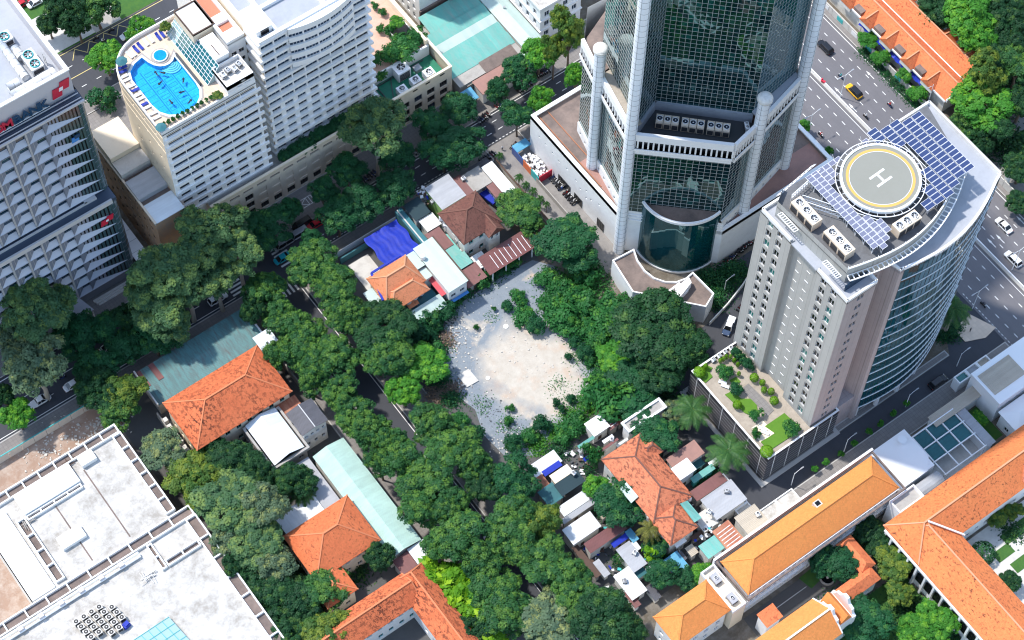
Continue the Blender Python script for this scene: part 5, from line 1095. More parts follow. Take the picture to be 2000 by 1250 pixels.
# sign letters and the red emblem
sg_ = thing('sign_letters','large red and dark blue sign letters on the bank roof wall','sign',(-73,63.2,zr_+1))
def letter(ch, x, y, z, h, mat, par, rz=0, dep=.28):
    cu = bpy.data.curves.new('letter','FONT'); cu.body = ch; cu.size = h*1.37; cu.extrude = dep/2; cu.offset = h*.03; cu.align_x = 'CENTER'
    t = bpy.data.objects.new('tmp_letter', cu); COL.objects.link(t); me = bpy.data.meshes.new_from_object(t); bpy.data.objects.remove(t)
    me.name = 'letter'; me.materials.clear(); me.materials.append(MAT(mat)); me.transform(Matrix.Rotation(pi/2,4,'X'))
    return piece('letter', me, par, (x,y,z), rz)
xs0 = -67.6
for i,ch in enumerate('KNAB'): letter(ch, xs0-1.95*i, 62.9, zr_+1.3, 2.3, 'navy', sg_)
for i,ch in enumerate('MOCAS'): letter(ch, xs0-7.9-(2.1 if i == 0 else 2.15)*i, 62.9, zr_+1.3, 2.3, 'red_paint', sg_)
MB().bar((-110,62.9,zr_+1.1),(-66.4,62.9,zr_+1.1),.2,.2).part('sign_rail','metal_white',sg_)
em = thing('bank_emblem','large red twin diamond emblem on the bank roof wall','sign',(-63,63.3,zr_+3))
def dia(cx,cz,w,h,sh,y0,mat,nm): MB().add([(cx-w-sh,y0,cz-h),(cx+w-sh,y0,cz-h),(cx+w+sh,y0,cz+h),(cx-w+sh,y0,cz+h),(cx-w-sh,y0+.2,cz-h),(cx+w-sh,y0+.2,cz-h),(cx+w+sh,y0+.2,cz+h),(cx-w+sh,y0+.2,cz+h)],[(0,1,2,3),(0,4,5,1),(1,5,6,2),(2,6,7,3),(3,7,4,0)]).part(nm,mat,em)
dia(-64.1,zr_+3.0,1.05,1.35,.2,63.2,'red_paint','red_block'); dia(-62.3,zr_+4.3,1.05,1.25,.25,63.22,'red_paint','red_block'); dia(-63.2,zr_+3.7,.42,.5,.1,63.15,'white_clean','white_block')
e2 = thing('bank_emblem','small red emblem hanging on the lower bank facade near its corner','sign',(-63,57.5,26)); em = e2
dia(-64.4,26.3,.8,.8,.2,57.4,'red_paint','red_block'); dia(-63.0,27.0,.8,.8,.2,57.42,'red_paint','red_block'); dia(-63.7,26.7,.3,.3,.05,57.36,'white_clean','white_block')
em = thing('window_sign','small blue square sign on the upper bank facade','sign',(-64,60.5,56)); dia(-64.2,zU0+fhU*5+1.9,.8,.7,.1,60.4,'blue_paint','panel'); dia(-63.7,zU0+fhU*5+2.6,.6,.5,.1,60.38,'navy','panel')
# rooftop plant: ducts, fans, tanks
ro = zr_+3.2
def duct(label, pts, r):
    t = thing('roof_duct',label,'duct',(pts[0][0],pts[0][1],ro)); MB().tube([(p[0],p[1],p[2]) for p in pts], r, 14).part('pipe','duct',t,True)
    f = MB()
    for p in pts[1:-1]: f.cyl((p[0],p[1],ro),r*.5,max(.1,p[2]-ro-r*.5),8)
    for a,b in zip(pts,pts[1:]):
        a,b = Vector(a),Vector(b); n = max(1,int((b-a).length/1.4))
        for k in range(n): c = a+(b-a)*((k+.5)/n); d = (b-a).normalized()*.05; f.tube([c-d,c+d], r+.05, 14)
    f.part('flanges','metal_grey',t); return t
duct('fat white duct lying across the front of the bank roof',[(-72,66.6,ro+1.3),(-68,66.6,ro+1.3),(-64.5,66.8,ro+1.3),(-62.3,66.9,ro+1.2)],1.1)
duct('white duct running back along the middle of the bank roof',[(-67.6,68.8,ro+1.4),(-67.6,73,ro+1.4),(-67.4,79,ro+1.4)],.8)
duct('short white duct beside the fans of the bank roof',[(-65.8,73.6,ro+1.3),(-65.8,76.5,ro+1.3)],.9)
duct('white duct on the near left of the bank roof',[(-71.5,69.2,ro+1.0),(-69,69.2,ro+1.0)],.8)
for i,(x,y) in enumerate(((-64.6,70.3),(-64.6,72.9),(-66.2,79.5))): cooling_unit('roof_fan_unit',['nearest','middle','farthest'][i]+' square fan unit with teal frame on the bank roof',(x,y,ro),2.7,2.5,2.0,1,'X','duct',0,1.0,'fan unit','fan units on the bank roof','teal_paint','metal_grey')
t = thing('roof_tank','white box shaped tank at the near edge of the bank roof','tank',(-70,65.2,ro)); MB().box(-71.6,64.5,ro,-66.9,66.0,ro+2.4).part('body','white_clean',t); MB().cyl((-70.4,65.2,ro+2.4),.3,.2,10).part('hatch','metal_grey',t)
t = thing('access_ladder','grey steel ladder frame in the gap beside the bank roof wall','ladder',(-62.3,72,ro)); l = MB()
for y in (70,70.8): l.bar((-62.4,y,ro),(-62.4,y,ro+3),.1)
for k in range(8): l.bar((-62.4,70,ro+.3+.35*k),(-62.4,70.8,ro+.3+.35*k),.06)
l.part('rungs','metal_grey',t)
# entrance canopy and side canopy, steps
t = thing('entrance_canopy','pale panelled entrance canopy at the foot of the bank tower','canopy',(-71,54,0)); p = [W(*q,4.6) for q in [(148,625),(184,605),(152,580),(118,600)]]
MB().prism(ccw([(v.x,v.y) for v in p]),4.3,4.7).part('roof','bank_wall',t)
for v in p[:2]: MB().cyl((v.x-.3,v.y+.4,0),.15,4.3,10).part('post','metal_white',t)
t = thing('side_canopy','long white panelled side canopy between bank tower and hotel','canopy',(-58,65,0)); MB().box(-59.9,57.2,5.0,-56.8,82,5.4).part('roof','white_clean',t)
for k in range(9): MB().box(-59.9,57.2+2.9*k,5.4,-56.8,57.28+2.9*k,5.44).part('seam','metal_grey',t)
for k in range(5): MB().box(-57.1,58+5.5*k,0,-56.9,58.2+5.5*k,5).part('post','metal_grey',t)
for k in range(3): struct(MB().box(-72+k*.3,57.1-k*.55,0,-60,57.7-k*.55,.75-.2*k).part('step','concrete_lt'))
# ================================================================== LOW BUILDINGS
def sheetroof(par, pts, mat, th=.12, name='roof'):
    "a roof sheet through four given corners (x, y, z)"
    m = MB(); m.add([(p[0],p[1],p[2]-th) for p in pts]+[tuple(p) for p in pts],[(3,2,1,0),(4,5,6,7),(0,1,5,4),(1,2,6,5),(2,3,7,6),(3,0,4,7)]); return m.part(name, mat, par)
# --- left block: red hipped villa with sheds
h1 = house('villa','large colonial house with moss spotted red hipped roof',-73.6,9.9,-51.2,22.4,9.0,13.6,'tile_old','cream',cap='ridge_old',floors=2,pane='glass_black',frame='teal_paint')
cm = MB().box(-.5,-.9,0,.5,0,1.4).mesh('balcony_box','concrete_lt')
for i in range(8): piece('balcony_box', cm, h1, (-74.6,11+1.5*i,2.6+(i%2)*.7), -pi/2)
t = thing('long_shed','long teal and rust streaked sheet roof along the street','shed',(-61,30,0)); MB().box(-74.4,25.4,0,-47.8,33.8,5.6).part('wall','concrete',t)
sheetroof(t,[(-74.8,29.4,6.3),(-47.5,29.4,6.3),(-47.5,34.2,5.7),(-74.8,34.2,5.7)],'cor_bluegrey'); sheetroof(t,[(-74.8,24.6,5.7),(-47.5,24.6,5.7),(-47.5,29.4,6.3),(-74.8,29.4,6.3)],'cor_bluegrey')
MB().box(-74.9,24.5,5.5,-74.6,34.3,6.6).part('end_gutter','concrete_lt',t); MB().box(-47.7,24.5,5.5,-47.4,34.3,6.6).part('end_gutter','white',t)
for (l,r,m_) in (((268,735),(300,748),'cor_rust'),((290,715),(322,735),'cor_rust')):
    a,b = W(*l,6.5),W(*r,6.5); x0,x1 = sorted((a.x,b.x)); sheetroof(t,[(x0,29.3,6.42),(x0+1.3,29.3,6.42),(x0+1.3,34.1,5.84),(x0,34.1,5.84)],'cor_red',.05,'patch_sheet')
t = thing('lean_to','small pale sheet roofed shed on a frame beside the red villa','shed',(-48,24,0)); MB().box(-49.6,21.6,0,-46.6,25.2,7.3).part('wall','white_dirty',t); sheetroof(t,[(-50.2,21.0,7.4),(-46.0,21.0,7.5),(-46.0,25.8,7.6),(-50.2,25.8,7.5)],'cor_whiteY'); MB().box(-48.5,22.6,7.45,-48.0,23.1,7.65).part('vent','metal_dark',t)
t = thing('workshop','long pale blue ribbed gable roof on a grey walled workshop','building',(-59,3.5,0)); shell(t, rect(-63.2,-1.8,-54.7,9.2),0,6.4,'concrete',{0:bays(8.5,3,1.2,[2.0],1.4),3:bays(11,4,1.2,[2.2],1.4)},pane='glass_black')
sheetroof(t,[(-62.6,-1.9,6.6),(-58.9,-1.9,7.9),(-58.9,9.4,7.9),(-62.6,9.4,6.6)],'cor_whiteY'); sheetroof(t,[(-58.9,-1.9,7.9),(-55.2,-1.9,6.6),(-55.2,9.4,6.6),(-58.9,9.4,7.9)],'cor_whiteY'); e = MB(); ring(e,rect(-63.4,-2.6,-54.3,9.3),.5,5.9,6.5); e.part('eaves_gutter','concrete',t)
t = thing('small_house','pale plaster house with dark two sheet roof beside the blue workshop','house',(-51.5,2.6,0)); shell(t, rect(-54.2,-.2,-48.6,5.4),0,8.6,'white_dirty',{0:bays(5.6,4,.7,[5.8],1.0)+bays(5.6,3,.8,[2],1.4),3:bays(5.6,2,.8,[5.4],1.2)},pane='glass_black')
sheetroof(t,[(-54.6,-.6,8.7),(-51.4,-.6,9.3),(-51.4,5.8,9.3),(-54.6,5.8,8.7)],'cor_dark'); sheetroof(t,[(-51.4,-.6,9.3),(-48.2,-.6,8.7),(-48.2,5.8,8.7),(-51.4,5.8,9.3)],'cor_dark'); MB().box(-51.5,-.62,9.25,-51.3,5.82,9.4).part('ridge_cap','metal_grey',t)
r_ = RECT((540,765),(578,790),6); shed('lean_to','rusty patched sheet roof in the gap behind the red villa',-54.6,6.2,-50.2,9.6,5.6,'cor_rust','concrete')
t = thing('long_shed','long mint green sheet roof shed beside the tree lined street','shed',(-51,-19,0)); MB().box(-54.6,-32.6,0,-47.6,-4.8,5.4).part('wall','white_dirty',t)
sheetroof(t,[(-54.9,-33.0,5.6),(-51.4,-33.0,6.5),(-51.4,-4.4,6.5),(-54.9,-4.4,5.6)],'cor_tealY'); sheetroof(t,[(-51.4,-33.0,6.5),(-47.2,-33.0,5.5),(-47.2,-4.4,5.5),(-51.4,-4.4,6.5)],'cor_tealY')
shed('lean_to','white sheet roof at the lower end of the mint shed',-50.6,-37.2,-46.8,-33.2,5.0,'cor_white','concrete',tilt=.2); shed('lean_to','dark red sheet roof at the lower end of the mint shed',-54.4,-37.6,-51.0,-33.4,4.6,'cor_red','concrete',tilt=.2)
house('villa','square colonial house with bright red hipped roof',-69.6,-28.6,-55.0,-17.4,8.0,12.8,'tile_med','cream',cap='ridge_old',pane='glass_black')
h3 = house('villa_wing','lower red tiled wing joined to the square colonial house',-70.8,-34.4,-64.6,-27.6,7.2,9.4,'tile_med','cream',cap='ridge_old',pane='glass_black',hip=.9)
shed('shed','pale stained sheet roof shed in front of the square red roofed house',-68.6,-17.0,-59.6,-11.2,4.6,'cor_white','concrete',tilt=.3)
r_ = RECT((597,880),(650,980),3.4); shed('shed','narrow grey weathered sheet roof between workshop and mint shed',-59.4,-16.2,-55.6,-3.4,4.0,'cor_grey','concrete',tilt=.2)
# L shaped house at the bottom
h4 = house('row_house','long red tiled house with white shuttered wall near the bottom edge',-82,-44.2,-55.8,-38.2,8.0,11.2,'tile_old','white',cap='ridge_old',pane='glass_black',frame='teal_paint',hip=1,hipb=0)
h5 = house('row_house','weathered red tiled wing running down to the bottom edge of the picture',-57.0,-75,-51.2,-38.6,7.6,10.6,'tile_old','white',cap='ridge_old',pane='glass_black',hip=1,hipb=.4)
# walls along the side street
for (x0,y0,x1,y1,h,lb) in ((-47.0,-75,-46.7,-38,2.4,'low stained wall along the side street below the mint shed'),(-47.0,5.8,-46.7,24,2.6,'grey wall beside the red villa along the side street'),(-75.5,8,-75.2,25,2.6,'concrete boundary wall left of the red villa')):
    w = tag(MB().box(x0,y0,0,x1,y1,h).part('boundary_wall','concrete'),lb,'wall')
# --- white flat roofed building under construction, bottom left
def frame_roof(label, x0,y0,x1,y1,z, rows=2, sides='NE'):
    t = thing('flat_roof_building',label,'building',((x0+x1)/2,(y0+y1)/2,0)); shell(t, rect(x0,y0,x1,y1),0,z-.05,'white_dirty',{})
    MB().box(x0+.2,y0+.2,z-.35,x1-.2,y1-.2,z-.02).part('roof','roof_white',t); return t
FR1 = frame_roof('upper white concrete roof with double parapet beams at the building site',-118.6,-.4,-85.0,24.0,9.6)
def beam(par, x0,y0,x1,y1,z0,z1): MB().box(min(x0,x1),min(y0,y1),z0,max(x0,x1),max(y0,y1),z1).part('parapet_beam','white',par)
def channel(par, x0,y0,x1,y1,z,n,axis,mat='roof_brown'):
    "double parapet with cross ties and a gutter between"
    MB().box(x0+.31,y0+.31,z,x1-.31,y1-.31,z+.03).part('gutter',mat,par)
    if axis == 'X':
        beam(par,x0,y0,x1,y0+.3,z-.4,z+.8); beam(par,x0,y1-.3,x1,y1,z-.4,z+.8)
        for i in range(n+1): x = x0+(x1-x0-.3)*i/n; beam(par,x,y0+.3,x+.3,y1-.3,z-.2,z+.75)
    else:
        beam(par,x0,y0,x0+.3,y1,z-.4,z+.8); beam(par,x1-.3,y0,x1,y1,z-.4,z+.8)
        for i in range(n+1): y = y0+(y1-y0-.3)*i/n; beam(par,x0+.3,y,x1-.3,y+.3,z-.2,z+.75)
channel(FR1,-118.4,21.8,-85.0,24.1,9.6,9,'X'); channel(FR1,-87.0,.2,-84.9,21.8,9.6,6,'Y'); channel(FR1,-110.4,15.4,-97.6,16.6,9.6,4,'X'); channel(FR1,-112.6,.4,-110.6,16.6,9.6,4,'Y')
MB().box(-110.3,16.7,9.6,-97.4,21.6,10.9).part('raised_slab','white',FR1); MB().box(-95.4,19.2,9.6,-92.0,21.6,10.9).part('raised_slab','white',FR1)
MB().box(-107.9,5.6,9.6,-102.5,8.6,10.7).part('raised_slab','white',FR1)
MB().box(-104.4,.6,9.58,-104.1,15.2,9.62).part('roof_joint','roof_brown',FR1); MB().box(-95.6,.6,9.58,-95.3,19,9.62).part('roof_joint','roof_brown',FR1)
p = W(58,1130,9.6); MB().box(-118.4,-.2,9.6,-113.2,20,10.2).part('raised_slab','white',FR1)
FR2 = frame_roof('lower white concrete roof with parapet channel and stacked units at the building site',-140,-60,-82.2,-.6,9.4)
channel(FR2,-140,-3.0,-82.2,-.5,9.4,12,'X'); channel(FR2,-84.6,-60,-82.1,-3.0,9.4,11,'Y'); channel(FR2,-92.6,-9.6,-84.8,-8.0,9.4,2,'X'); channel(FR2,-94.0,-9.6,-92.8,-3.2,9.4,2,'Y')
pm_ = MB().box(-.55,-.5,0,.55,.5,1.5).mesh('pier','bank_wall')
for i in range(9): piece('pier', pm_, FR2, (-137+4.6*i,-4.0,9.4))
for y,z in ((-3.7,10.4),(-4.4,10.0)): MB().tube([(-140,y,z),(-96,y,z)],.28,8).part('pipe','metal_white',FR2)
# stack of air conditioner boxes on the roof, tarp box, sheets
cb = MB().box(-.62,-.55,0,.62,.55,1.35,0).box(-.5,-.57,.15,.5,-.551,1.2,1).cyl((0,0,1.35),.44,.03,14,m=1).cyl((0,0,1.38),.15,.03,8,m=0).mesh('unit_body',['concrete_lt','fan_black'])
k = 0
for r in range(5):
    for c in range(5):
        x,y = -113.6+c*1.75+r*.25, -9.2-r*1.5
        if (r,c) in ((4,0),(4,1),(0,4),(4,4)): continue
        k += 1; o = bpy.data.objects.new('outdoor_unit',cb); COL.objects.link(o); o.location = (x,y,9.4); o.rotation_euler = (0,0,random.uniform(-.1,.1)); tag(o,'white outdoor fan unit, %s in row %s of the block on the white roof'%(ORD[c],['one','two','three','four','five'][r]),'outdoor unit','stored units on the white roof')
p = W(247,1222,9.6); o = tag(MB().obox((p.x,p.y,9.4),1.4,1.1,1.0,.2).obox((p.x+.1,p.y,10.4),1.0,.8,.25,.3).part('covered_crate','tarp_blue'),'bright blue tarp covered crate on the lower white roof','crate')
t = thing('glass_canopy','pale green glass canopy roof with bars at the bottom left edge','canopy',(-103,-28,9.4)); q = [W(*v,10.4) for v in ((262,1250),(330,1205),(375,1255),(310,1300))]; g = MB()
for i in range(4):
    for j in range(5):
        def G(a,b): return q[0].lerp(q[1],a/5).lerp(q[3].lerp(q[2],a/5),b/4)
        m = MB(); m.quad(G(j,i),G(j,i+1),G(j+1,i+1),G(j+1,i)); m.part('glass_pane','glass_lt',t); g.bar(G(j,i)+Vector((0,0,.05)),G(j+1,i)+Vector((0,0,.05)),.1); g.bar(G(j,i)+Vector((0,0,.05)),G(j,i+1)+Vector((0,0,.05)),.1)
g.part('glazing_bars','teal_paint',t)
for v in q: MB().bar((v.x,v.y,9.4),(v.x,v.y,10.4),.15).part('post','metal_white',t)
for i,(x,y,l,mat) in enumerate(((290,1128,'flat pile of grey steel mesh on the lower white roof','metal_grey'),(135,905,'dark pile of pallets in the corner of the upper white roof','timber'),(55,1020,'pile of scaffold parts on the upper white roof','concrete'))):
    p = W(x,y,9.6); m = MB()
    for k in range(14): a = random.uniform(-.15,.15); m.obox((p.x+random.uniform(-1,1),p.y+random.uniform(-.7,.7),9.5+.05*k),2.4,.12,.05,a+(pi/2 if k%3 == 0 else 0))
    o = m.part('material_pile',mat); o['kind'] = 'stuff'; o['label'] = l; o['category'] = 'pile'
# hoarding along the street and red site gear
t = thing('site_hoarding','white and green site hoarding along the left street','fence',(-95,34,0)); hm_ = MB().box(-1.45,-.05,0,1.45,.05,2.6).mesh('hoarding_panel','concrete_lt')
for i in range(18): piece('hoarding_panel', hm_, t, (-128+3.0*i,35.4,0))
MB().box(-130,35.3,2.6,-75.6,35.5,2.75).part('top_rail','teal_paint',t)
# --- lot side: fence, villa, sheds
t = thing('street_fence','pale blue metal fence panels along the street in front of the blue tarp','fence',(-14,36,0)); hm_ = MB().box(-1.2,-.05,0,1.2,.05,2.4).mesh('fence_panel','metal_white'); hm2 = hm_
for i in range(8): piece('fence_panel', hm_, t, (-21.6+2.45*i,35.7,0))
t = tag(MB().box(-22.5,33.8,0,-10,34.1,2.2).part('boundary_wall','teal_wall'),'dark green wall behind the street fence left of the tarp','wall')
t = thing('tarp_shelter','large wrinkled bright blue tarpaulin roof by the street','tarpaulin',(-11,29.5,0)); m = MB(); n1, n2 = 26, 14
for i in range(n1+1):
    for j in range(n2+1):
        x = -15.9+8.9*i/n1; y = 24.2+10.0*j/n2; m.v.append((x+.25*sin(j*.9),y,3.95+.035*sin(i*1.9+.6*sin(j*.7))+.04*sin(j*.5+i*.9)+.05*sin(i*.4+j*.13)))
for i in range(n1):
    for j in range(n2): m.f.append((i*(n2+1)+j,(i+1)*(n2+1)+j,(i+1)*(n2+1)+j+1,i*(n2+1)+j+1)); m.m.append(0)
m.part('sheet','tarp_blue',t,True)
for a in (-15.6,-7.2):
    for b in (24.6,33.9): MB().bar((a,b,0),(a,b,3.7),.12).part('pole','metal_grey',t)
t = thing('boundary_wall','tall dark teal party wall right of the blue tarp','wall',(-5,30,0)); MB().box(-6.3,23.6,0,-4.6,35.9,4.4).part('wall','teal_wall',t); MB().box(-5.9,23.7,4.4,-5.6,35.8,4.5).part('coping','concrete_lt',t)
t = tag(MB().box(-21.5,24.5,.01,-16.2,32.5,.12).part('concrete_floor','concrete_lt'),'bare concrete floor left of the blue tarp','floor')
vl = house('villa','small villa with bright orange tiled roof beside the blue tarp',-21.6,16.2,-12.4,23.0,7.6,11.2,'tile_villa','cream',cap='ridge_red',floors=2,hip=.7,pane='glass_black')
hip_roof(vl,-21.8,14.0,-12.6,19.0,6.8,9.4,'tile_villa',.4,'ridge_red',.9,'lower_roof')
e = MB(); e.bar((-22.4,16.8,7.9),(-20.6,23.9,7.9),.5,.25); e.bar((-20.6,23.9,7.9),(-12.8,24.0,7.9),.5,.25); e.part('blue_gutter','tarp_blue',vl)
shed('annex','white box annex with mint flat roof left of the orange villa',-24.4,16.6,-22.4,21.2,6.6,'cor_mintw','white_dirty',tilt=.05)
t = thing('long_annex','long pale mint flat roof annex right of the orange villa','building',(-6.8,17,0)); shell(t, rect(-9.3,10.6,-4.6,23.6),0,7.2,'white',{0:bays(4.7,2,1.2,[3.6],1.4)},pane='glass_black'); sheetroof(t,[(-9.6,10.2,7.4),(-4.3,10.2,7.5),(-4.3,23.9,7.6),(-9.6,23.9,7.5)],'cor_mintw'); MB().box(-4.4,10.2,7.4,-4.1,23.9,7.75).part('gutter','timber',t); MB().box(-9.2,9.7,3.0,-4.6,10.4,3.2).part('awning','blue_paint',t)
shed('small_roof','small mint roof between the orange villa and the long annex',-12.0,19.4,-9.8,23.4,7.0,'cor_mintw','white_dirty',tilt=.05); shed('small_roof','lower mint roof beside the red awning',-11.6,16.6,-9.8,19.0,6.2,'cor_mintw','white_dirty',tilt=.05)
shed('red_awning','narrow red sheet awning beside the villa courtyard',-10.3,11.9,-9.5,18.4,4.6,'tarp_red','concrete',open_=True,tilt=.1)
t = tag(MB().box(-19.0,12.2,.2,-10.6,15.6,3.0).part('terrace','teal_wall'),'dark courtyard terrace below the orange villa','terrace')
t = thing('ribbed_lean_to','long pale ribbed lean-to roof along the lower side of the villa','shed',(-15,11.3,0)); MB().box(-20.3,10.3,0,-10.6,12.2,3.2).part('wall','white_dirty',t); sheetroof(t,[(-20.6,9.9,3.2),(-10.2,9.9,3.2),(-10.2,12.9,4.0),(-20.6,12.9,4.0)],'cor_mintw')
shed('porch','little orange tiled porch roof by the courtyard umbrellas',-17.8,13.4,-15.6,15.2,4.6,'tile_villa','cream',open_=True,tilt=.5)
def umbrella(x,y,z,r,mat,label,seg=8):
    p = W(x,y,z+2.2); t = thing('parasol',label,'parasol',(p.x,p.y,z)); MB().cyl((p.x,p.y,z),.3,.1,10).part('base','metal_dark',t); MB().bar((p.x,p.y,z),(p.x,p.y,z+2.3),.06).part('pole','metal_grey',t)
    m = MB(); m.add([(p.x,p.y,z+2.5)]+[(p.x+r*cos(2*pi*i/seg),p.y+r*sin(2*pi*i/seg),z+1.95) for i in range(seg)],[(0,1+i,1+(i+1)%seg) for i in range(seg)]); m.part('canopy',mat,t); return t
umbrella(821,571,3.0,.85,'bank_ledge','blue grey parasol nearest the villa wall in the courtyard'); umbrella(809,579,3.0,.85,'cushion_white','middle white parasol in the villa courtyard'); umbrella(797,588,3.0,.8,'concrete_lt','lowest grey parasol in the villa courtyard')
bh = house('old_house','old house with dark brown moss stained hipped roof above the lot',.4,18.4,9.6,27.2,8.2,12.2,'tile_brown','white_dirty',cap='ridge_dk',floors=2,hip=.9,pane='glass_black',frame='teal_paint')
hip_roof(bh,5.8,16.6,9.2,20.2,7.9,10.2,'tile_brown',.4,'ridge_dk',0,'gable_roof'); MB().box(6.0,17.0,0,9.0,18.4,7.8).part('gable_bay','white_dirty',bh); windows_on(bh,(6.0,17.0),(9.0,17.0),[(.5,1.2,5.2,6.8),(1.8,2.5,5.2,6.8)],-.02,'metal_white','glass_black')
t = thing('green_shop','grey flat roofed shop with a lime green side wall','building',(5,32,0)); shell(t, rect(2.0,29.0,8.0,35.4),0,6.6,'green_paint'); sheetroof(t,[(1.7,28.7,6.7),(8.3,28.7,6.8),(8.3,35.7,6.9),(1.7,35.7,6.8)],'cor_grey')
shed('shop','small dark roofed shop with white parapet by the street',-3.9,31.0,-.2,35.6,4.8,'net','white',tilt=.05); shed('shop','cluttered white roof terrace behind the dark roofed shop',-3.2,27.4,.2,30.6,4.2,'white_dirty','white_dirty',tilt=.05)
shed('shop','dark red brown roof between the annex and the old house',-4.0,21.6,-.6,27.0,3.8,'cor_red','concrete',tilt=.1); shed('small_roof','small mint sheet roof by the old house wall',-2.6,18.8,-.2,24.4,3.6,'cor_mint','concrete',tilt=.1,group=None)
shed('small_roof','teal sheet roof in front of the old house',-4.0,15.4,.2,18.4,3.8,'cor_mint','concrete',tilt=.2); shed('small_roof','dark rusty roof below the teal sheet by the lot edge',-4.0,10.8,.8,15.0,3.2,'cor_red','concrete',tilt=.2); shed('small_roof','pale small roof below the old house',1.0,13.4,3.6,16.6,3.0,'cor_white','concrete',tilt=.2)
t = thing('long_shed','long dark red sheet roof with white streaks bordering the lot','shed',(9.5,12.2,0)); MB().box(1.8,12.6,0,17.4,14.6,3.8).part('wall','white_dirty',t); sheetroof(t,[(1.4,10.2,3.9),(17.6,10.2,3.9),(17.6,14.9,4.9),(1.4,14.9,4.9)],'cor_redY')
for i in range(9): x = 4.0+1.25*i; sheetroof(t,[(x,10.6,4.03),(x+.12,10.6,4.03),(x+.12,14.0,4.75),(x,14.0,4.75)],'white_clean',.04,'white_batten')
for i in range(5): MB().box(2.2+3.6*i,10.3,0,2.45+3.6*i,10.55,3.7).part('post','white',t)
t = shed('long_shed','narrow bright white sheet roof beside the alley',16.2,23.0,18.8,33.6,4.8,'cor_white','concrete',tilt=.1,axis='X'); shed('shed','dark red strip roof left of the bright white roof by the alley',14.4,22.0,16.0,29.4,4.2,'cor_red','concrete',tilt=.1,axis='X')
shed('shop','grey concrete slab roof shop by the street',11.0,29.6,15.8,34.6,4.4,'concrete','concrete',tilt=.02); shed('shop','dark red flat roof next to the green shop',8.4,29.2,10.8,35.0,4.6,'cor_red','concrete',tilt=.02); shed('shop','dark roofed stall where the street meets the alley',14.0,33.8,18.8,35.8,3.6,'cor_dark','concrete',tilt=.05)
p = W(958,378,2.5); tag(MB().obox((p.x,p.y,1.6),3.0,4.4,.6,.2).part('tarp_heap','tarp_blue'),'crumpled blue tarp heap beside the old house','tarpaulin')
shed('lean_to','short dark red roof at the foot of the big round tree',15.6,12.6,18.4,18.0,4.4,'cor_red','concrete',tilt=.1)
t = thing('alley_wall','low pale wall along the alley lined with small palms','wall',(21.3,27,0)); MB().box(21.15,11,0,21.45,36,1.4).part('wall','concrete_lt',t); MB().box(21.1,11,1.4,21.5,36,1.5).part('coping','timber',t)
tag(MB().box(25.75,6,0,25.95,26,1.6).part('dividing_wall','concrete'),'dark thin dividing wall down the middle of the alley','wall')
# junk enclosure by the alley: colourful fence full of sacks
t = thing('storage_enclosure','colourful fenced enclosure full of white sacks by the alley','enclosure',(28,30.5,0)); 
for (a,b,c,d,mat) in ((25.8,25.1,25.95,28,'teal_paint'),(25.8,28.05,25.95,31,'orange_paint'),(25.8,31.05,25.95,35.4,'moto_blue'),(25.96,25.1,29.7,25.25,'red_paint')): MB().box(a,b,0,c,d,2.6).part('fence_panel',mat,t)
MB().box(25.9,33.4,2.5,29.8,35.6,2.7).part('roof','cor_blue',t)
sk2 = MB(); 
for i in range(60): sk2.obox((random.uniform(26.2,29.5),random.uniform(25.6,33),random.uniform(.2,1.5)),random.uniform(.4,.9),random.uniform(.3,.7),.4,random.random()*3)
o = sk2.part('sacks','cloth_white',t); o['kind'] = 'stuff'
# --- curved low building in front of the glass tower
cvp = [(-1,0)]
z = 6.6; pts = [W(*q,z) for q in ((1195,507),(1240,488))]
arc_pts = [(30.0,-4.4),(28.9,-7.2),(28.6,-10.2),(29.1,-12.8),(30.4,-14.9),(32.4,-16.4),(34.6,-16.9),(36.8,-16.6)]
cv = ccw([(24.3,-3.9)]+[(23.0,-12.9),(27.8,-18.5),(33.6,-25.2),(37.2,-23.6)]+arc_pts[::-1])
t = thing('curved_annex','low white annex with brown roof and concave side facing the glass tower','building',(29,-13,0)); shell(t, cv, 0, z, 'white'); MB().prism(inset(cv,.3), z-.3, z-.05).part('roof','roof_brown',t); e = MB(); ring(e, cv, .3, z-.1, z+.55); e.part('parapet','white_clean',t)
st_ = [W(*q,z+1.2) for q in ((1318,566),(1345,546),(1350,556),(1323,590))]; MB().prism(ccw([(v.x,v.y) for v in st_]),z,z+2.2).part('stair_head','white_clean',t); MB().box(26.6,-19.9,z,33.0,-19.6,z+1.2).part('stair_wall','white_clean',t) if False else None
for a,b in (((28.6,-17.6),(32.6,-17.3)),((30.4,-20.2),(33.0,-19.6))): MB().bar((a[0],a[1],z+.5),(b[0],b[1],z+.5),.4,1.0).part('roof_upstand','white_clean',t)
# curved parking wall and planted bank between annex and helipad tower
t = thing('ramp_wall','pale curved ramp wall with lattice near the parked motorbikes','wall',(44,-22,0)); m = MB(); pp_ = [W(*q) for q in ((1385,635),(1420,598),(1450,560),(1475,520))]
for a,b in zip(pp_,pp_[1:]): m.bar((a.x,a.y,.6),(b.x,b.y,.6),.25,1.2)
m.part('wall','white_dirty',t)
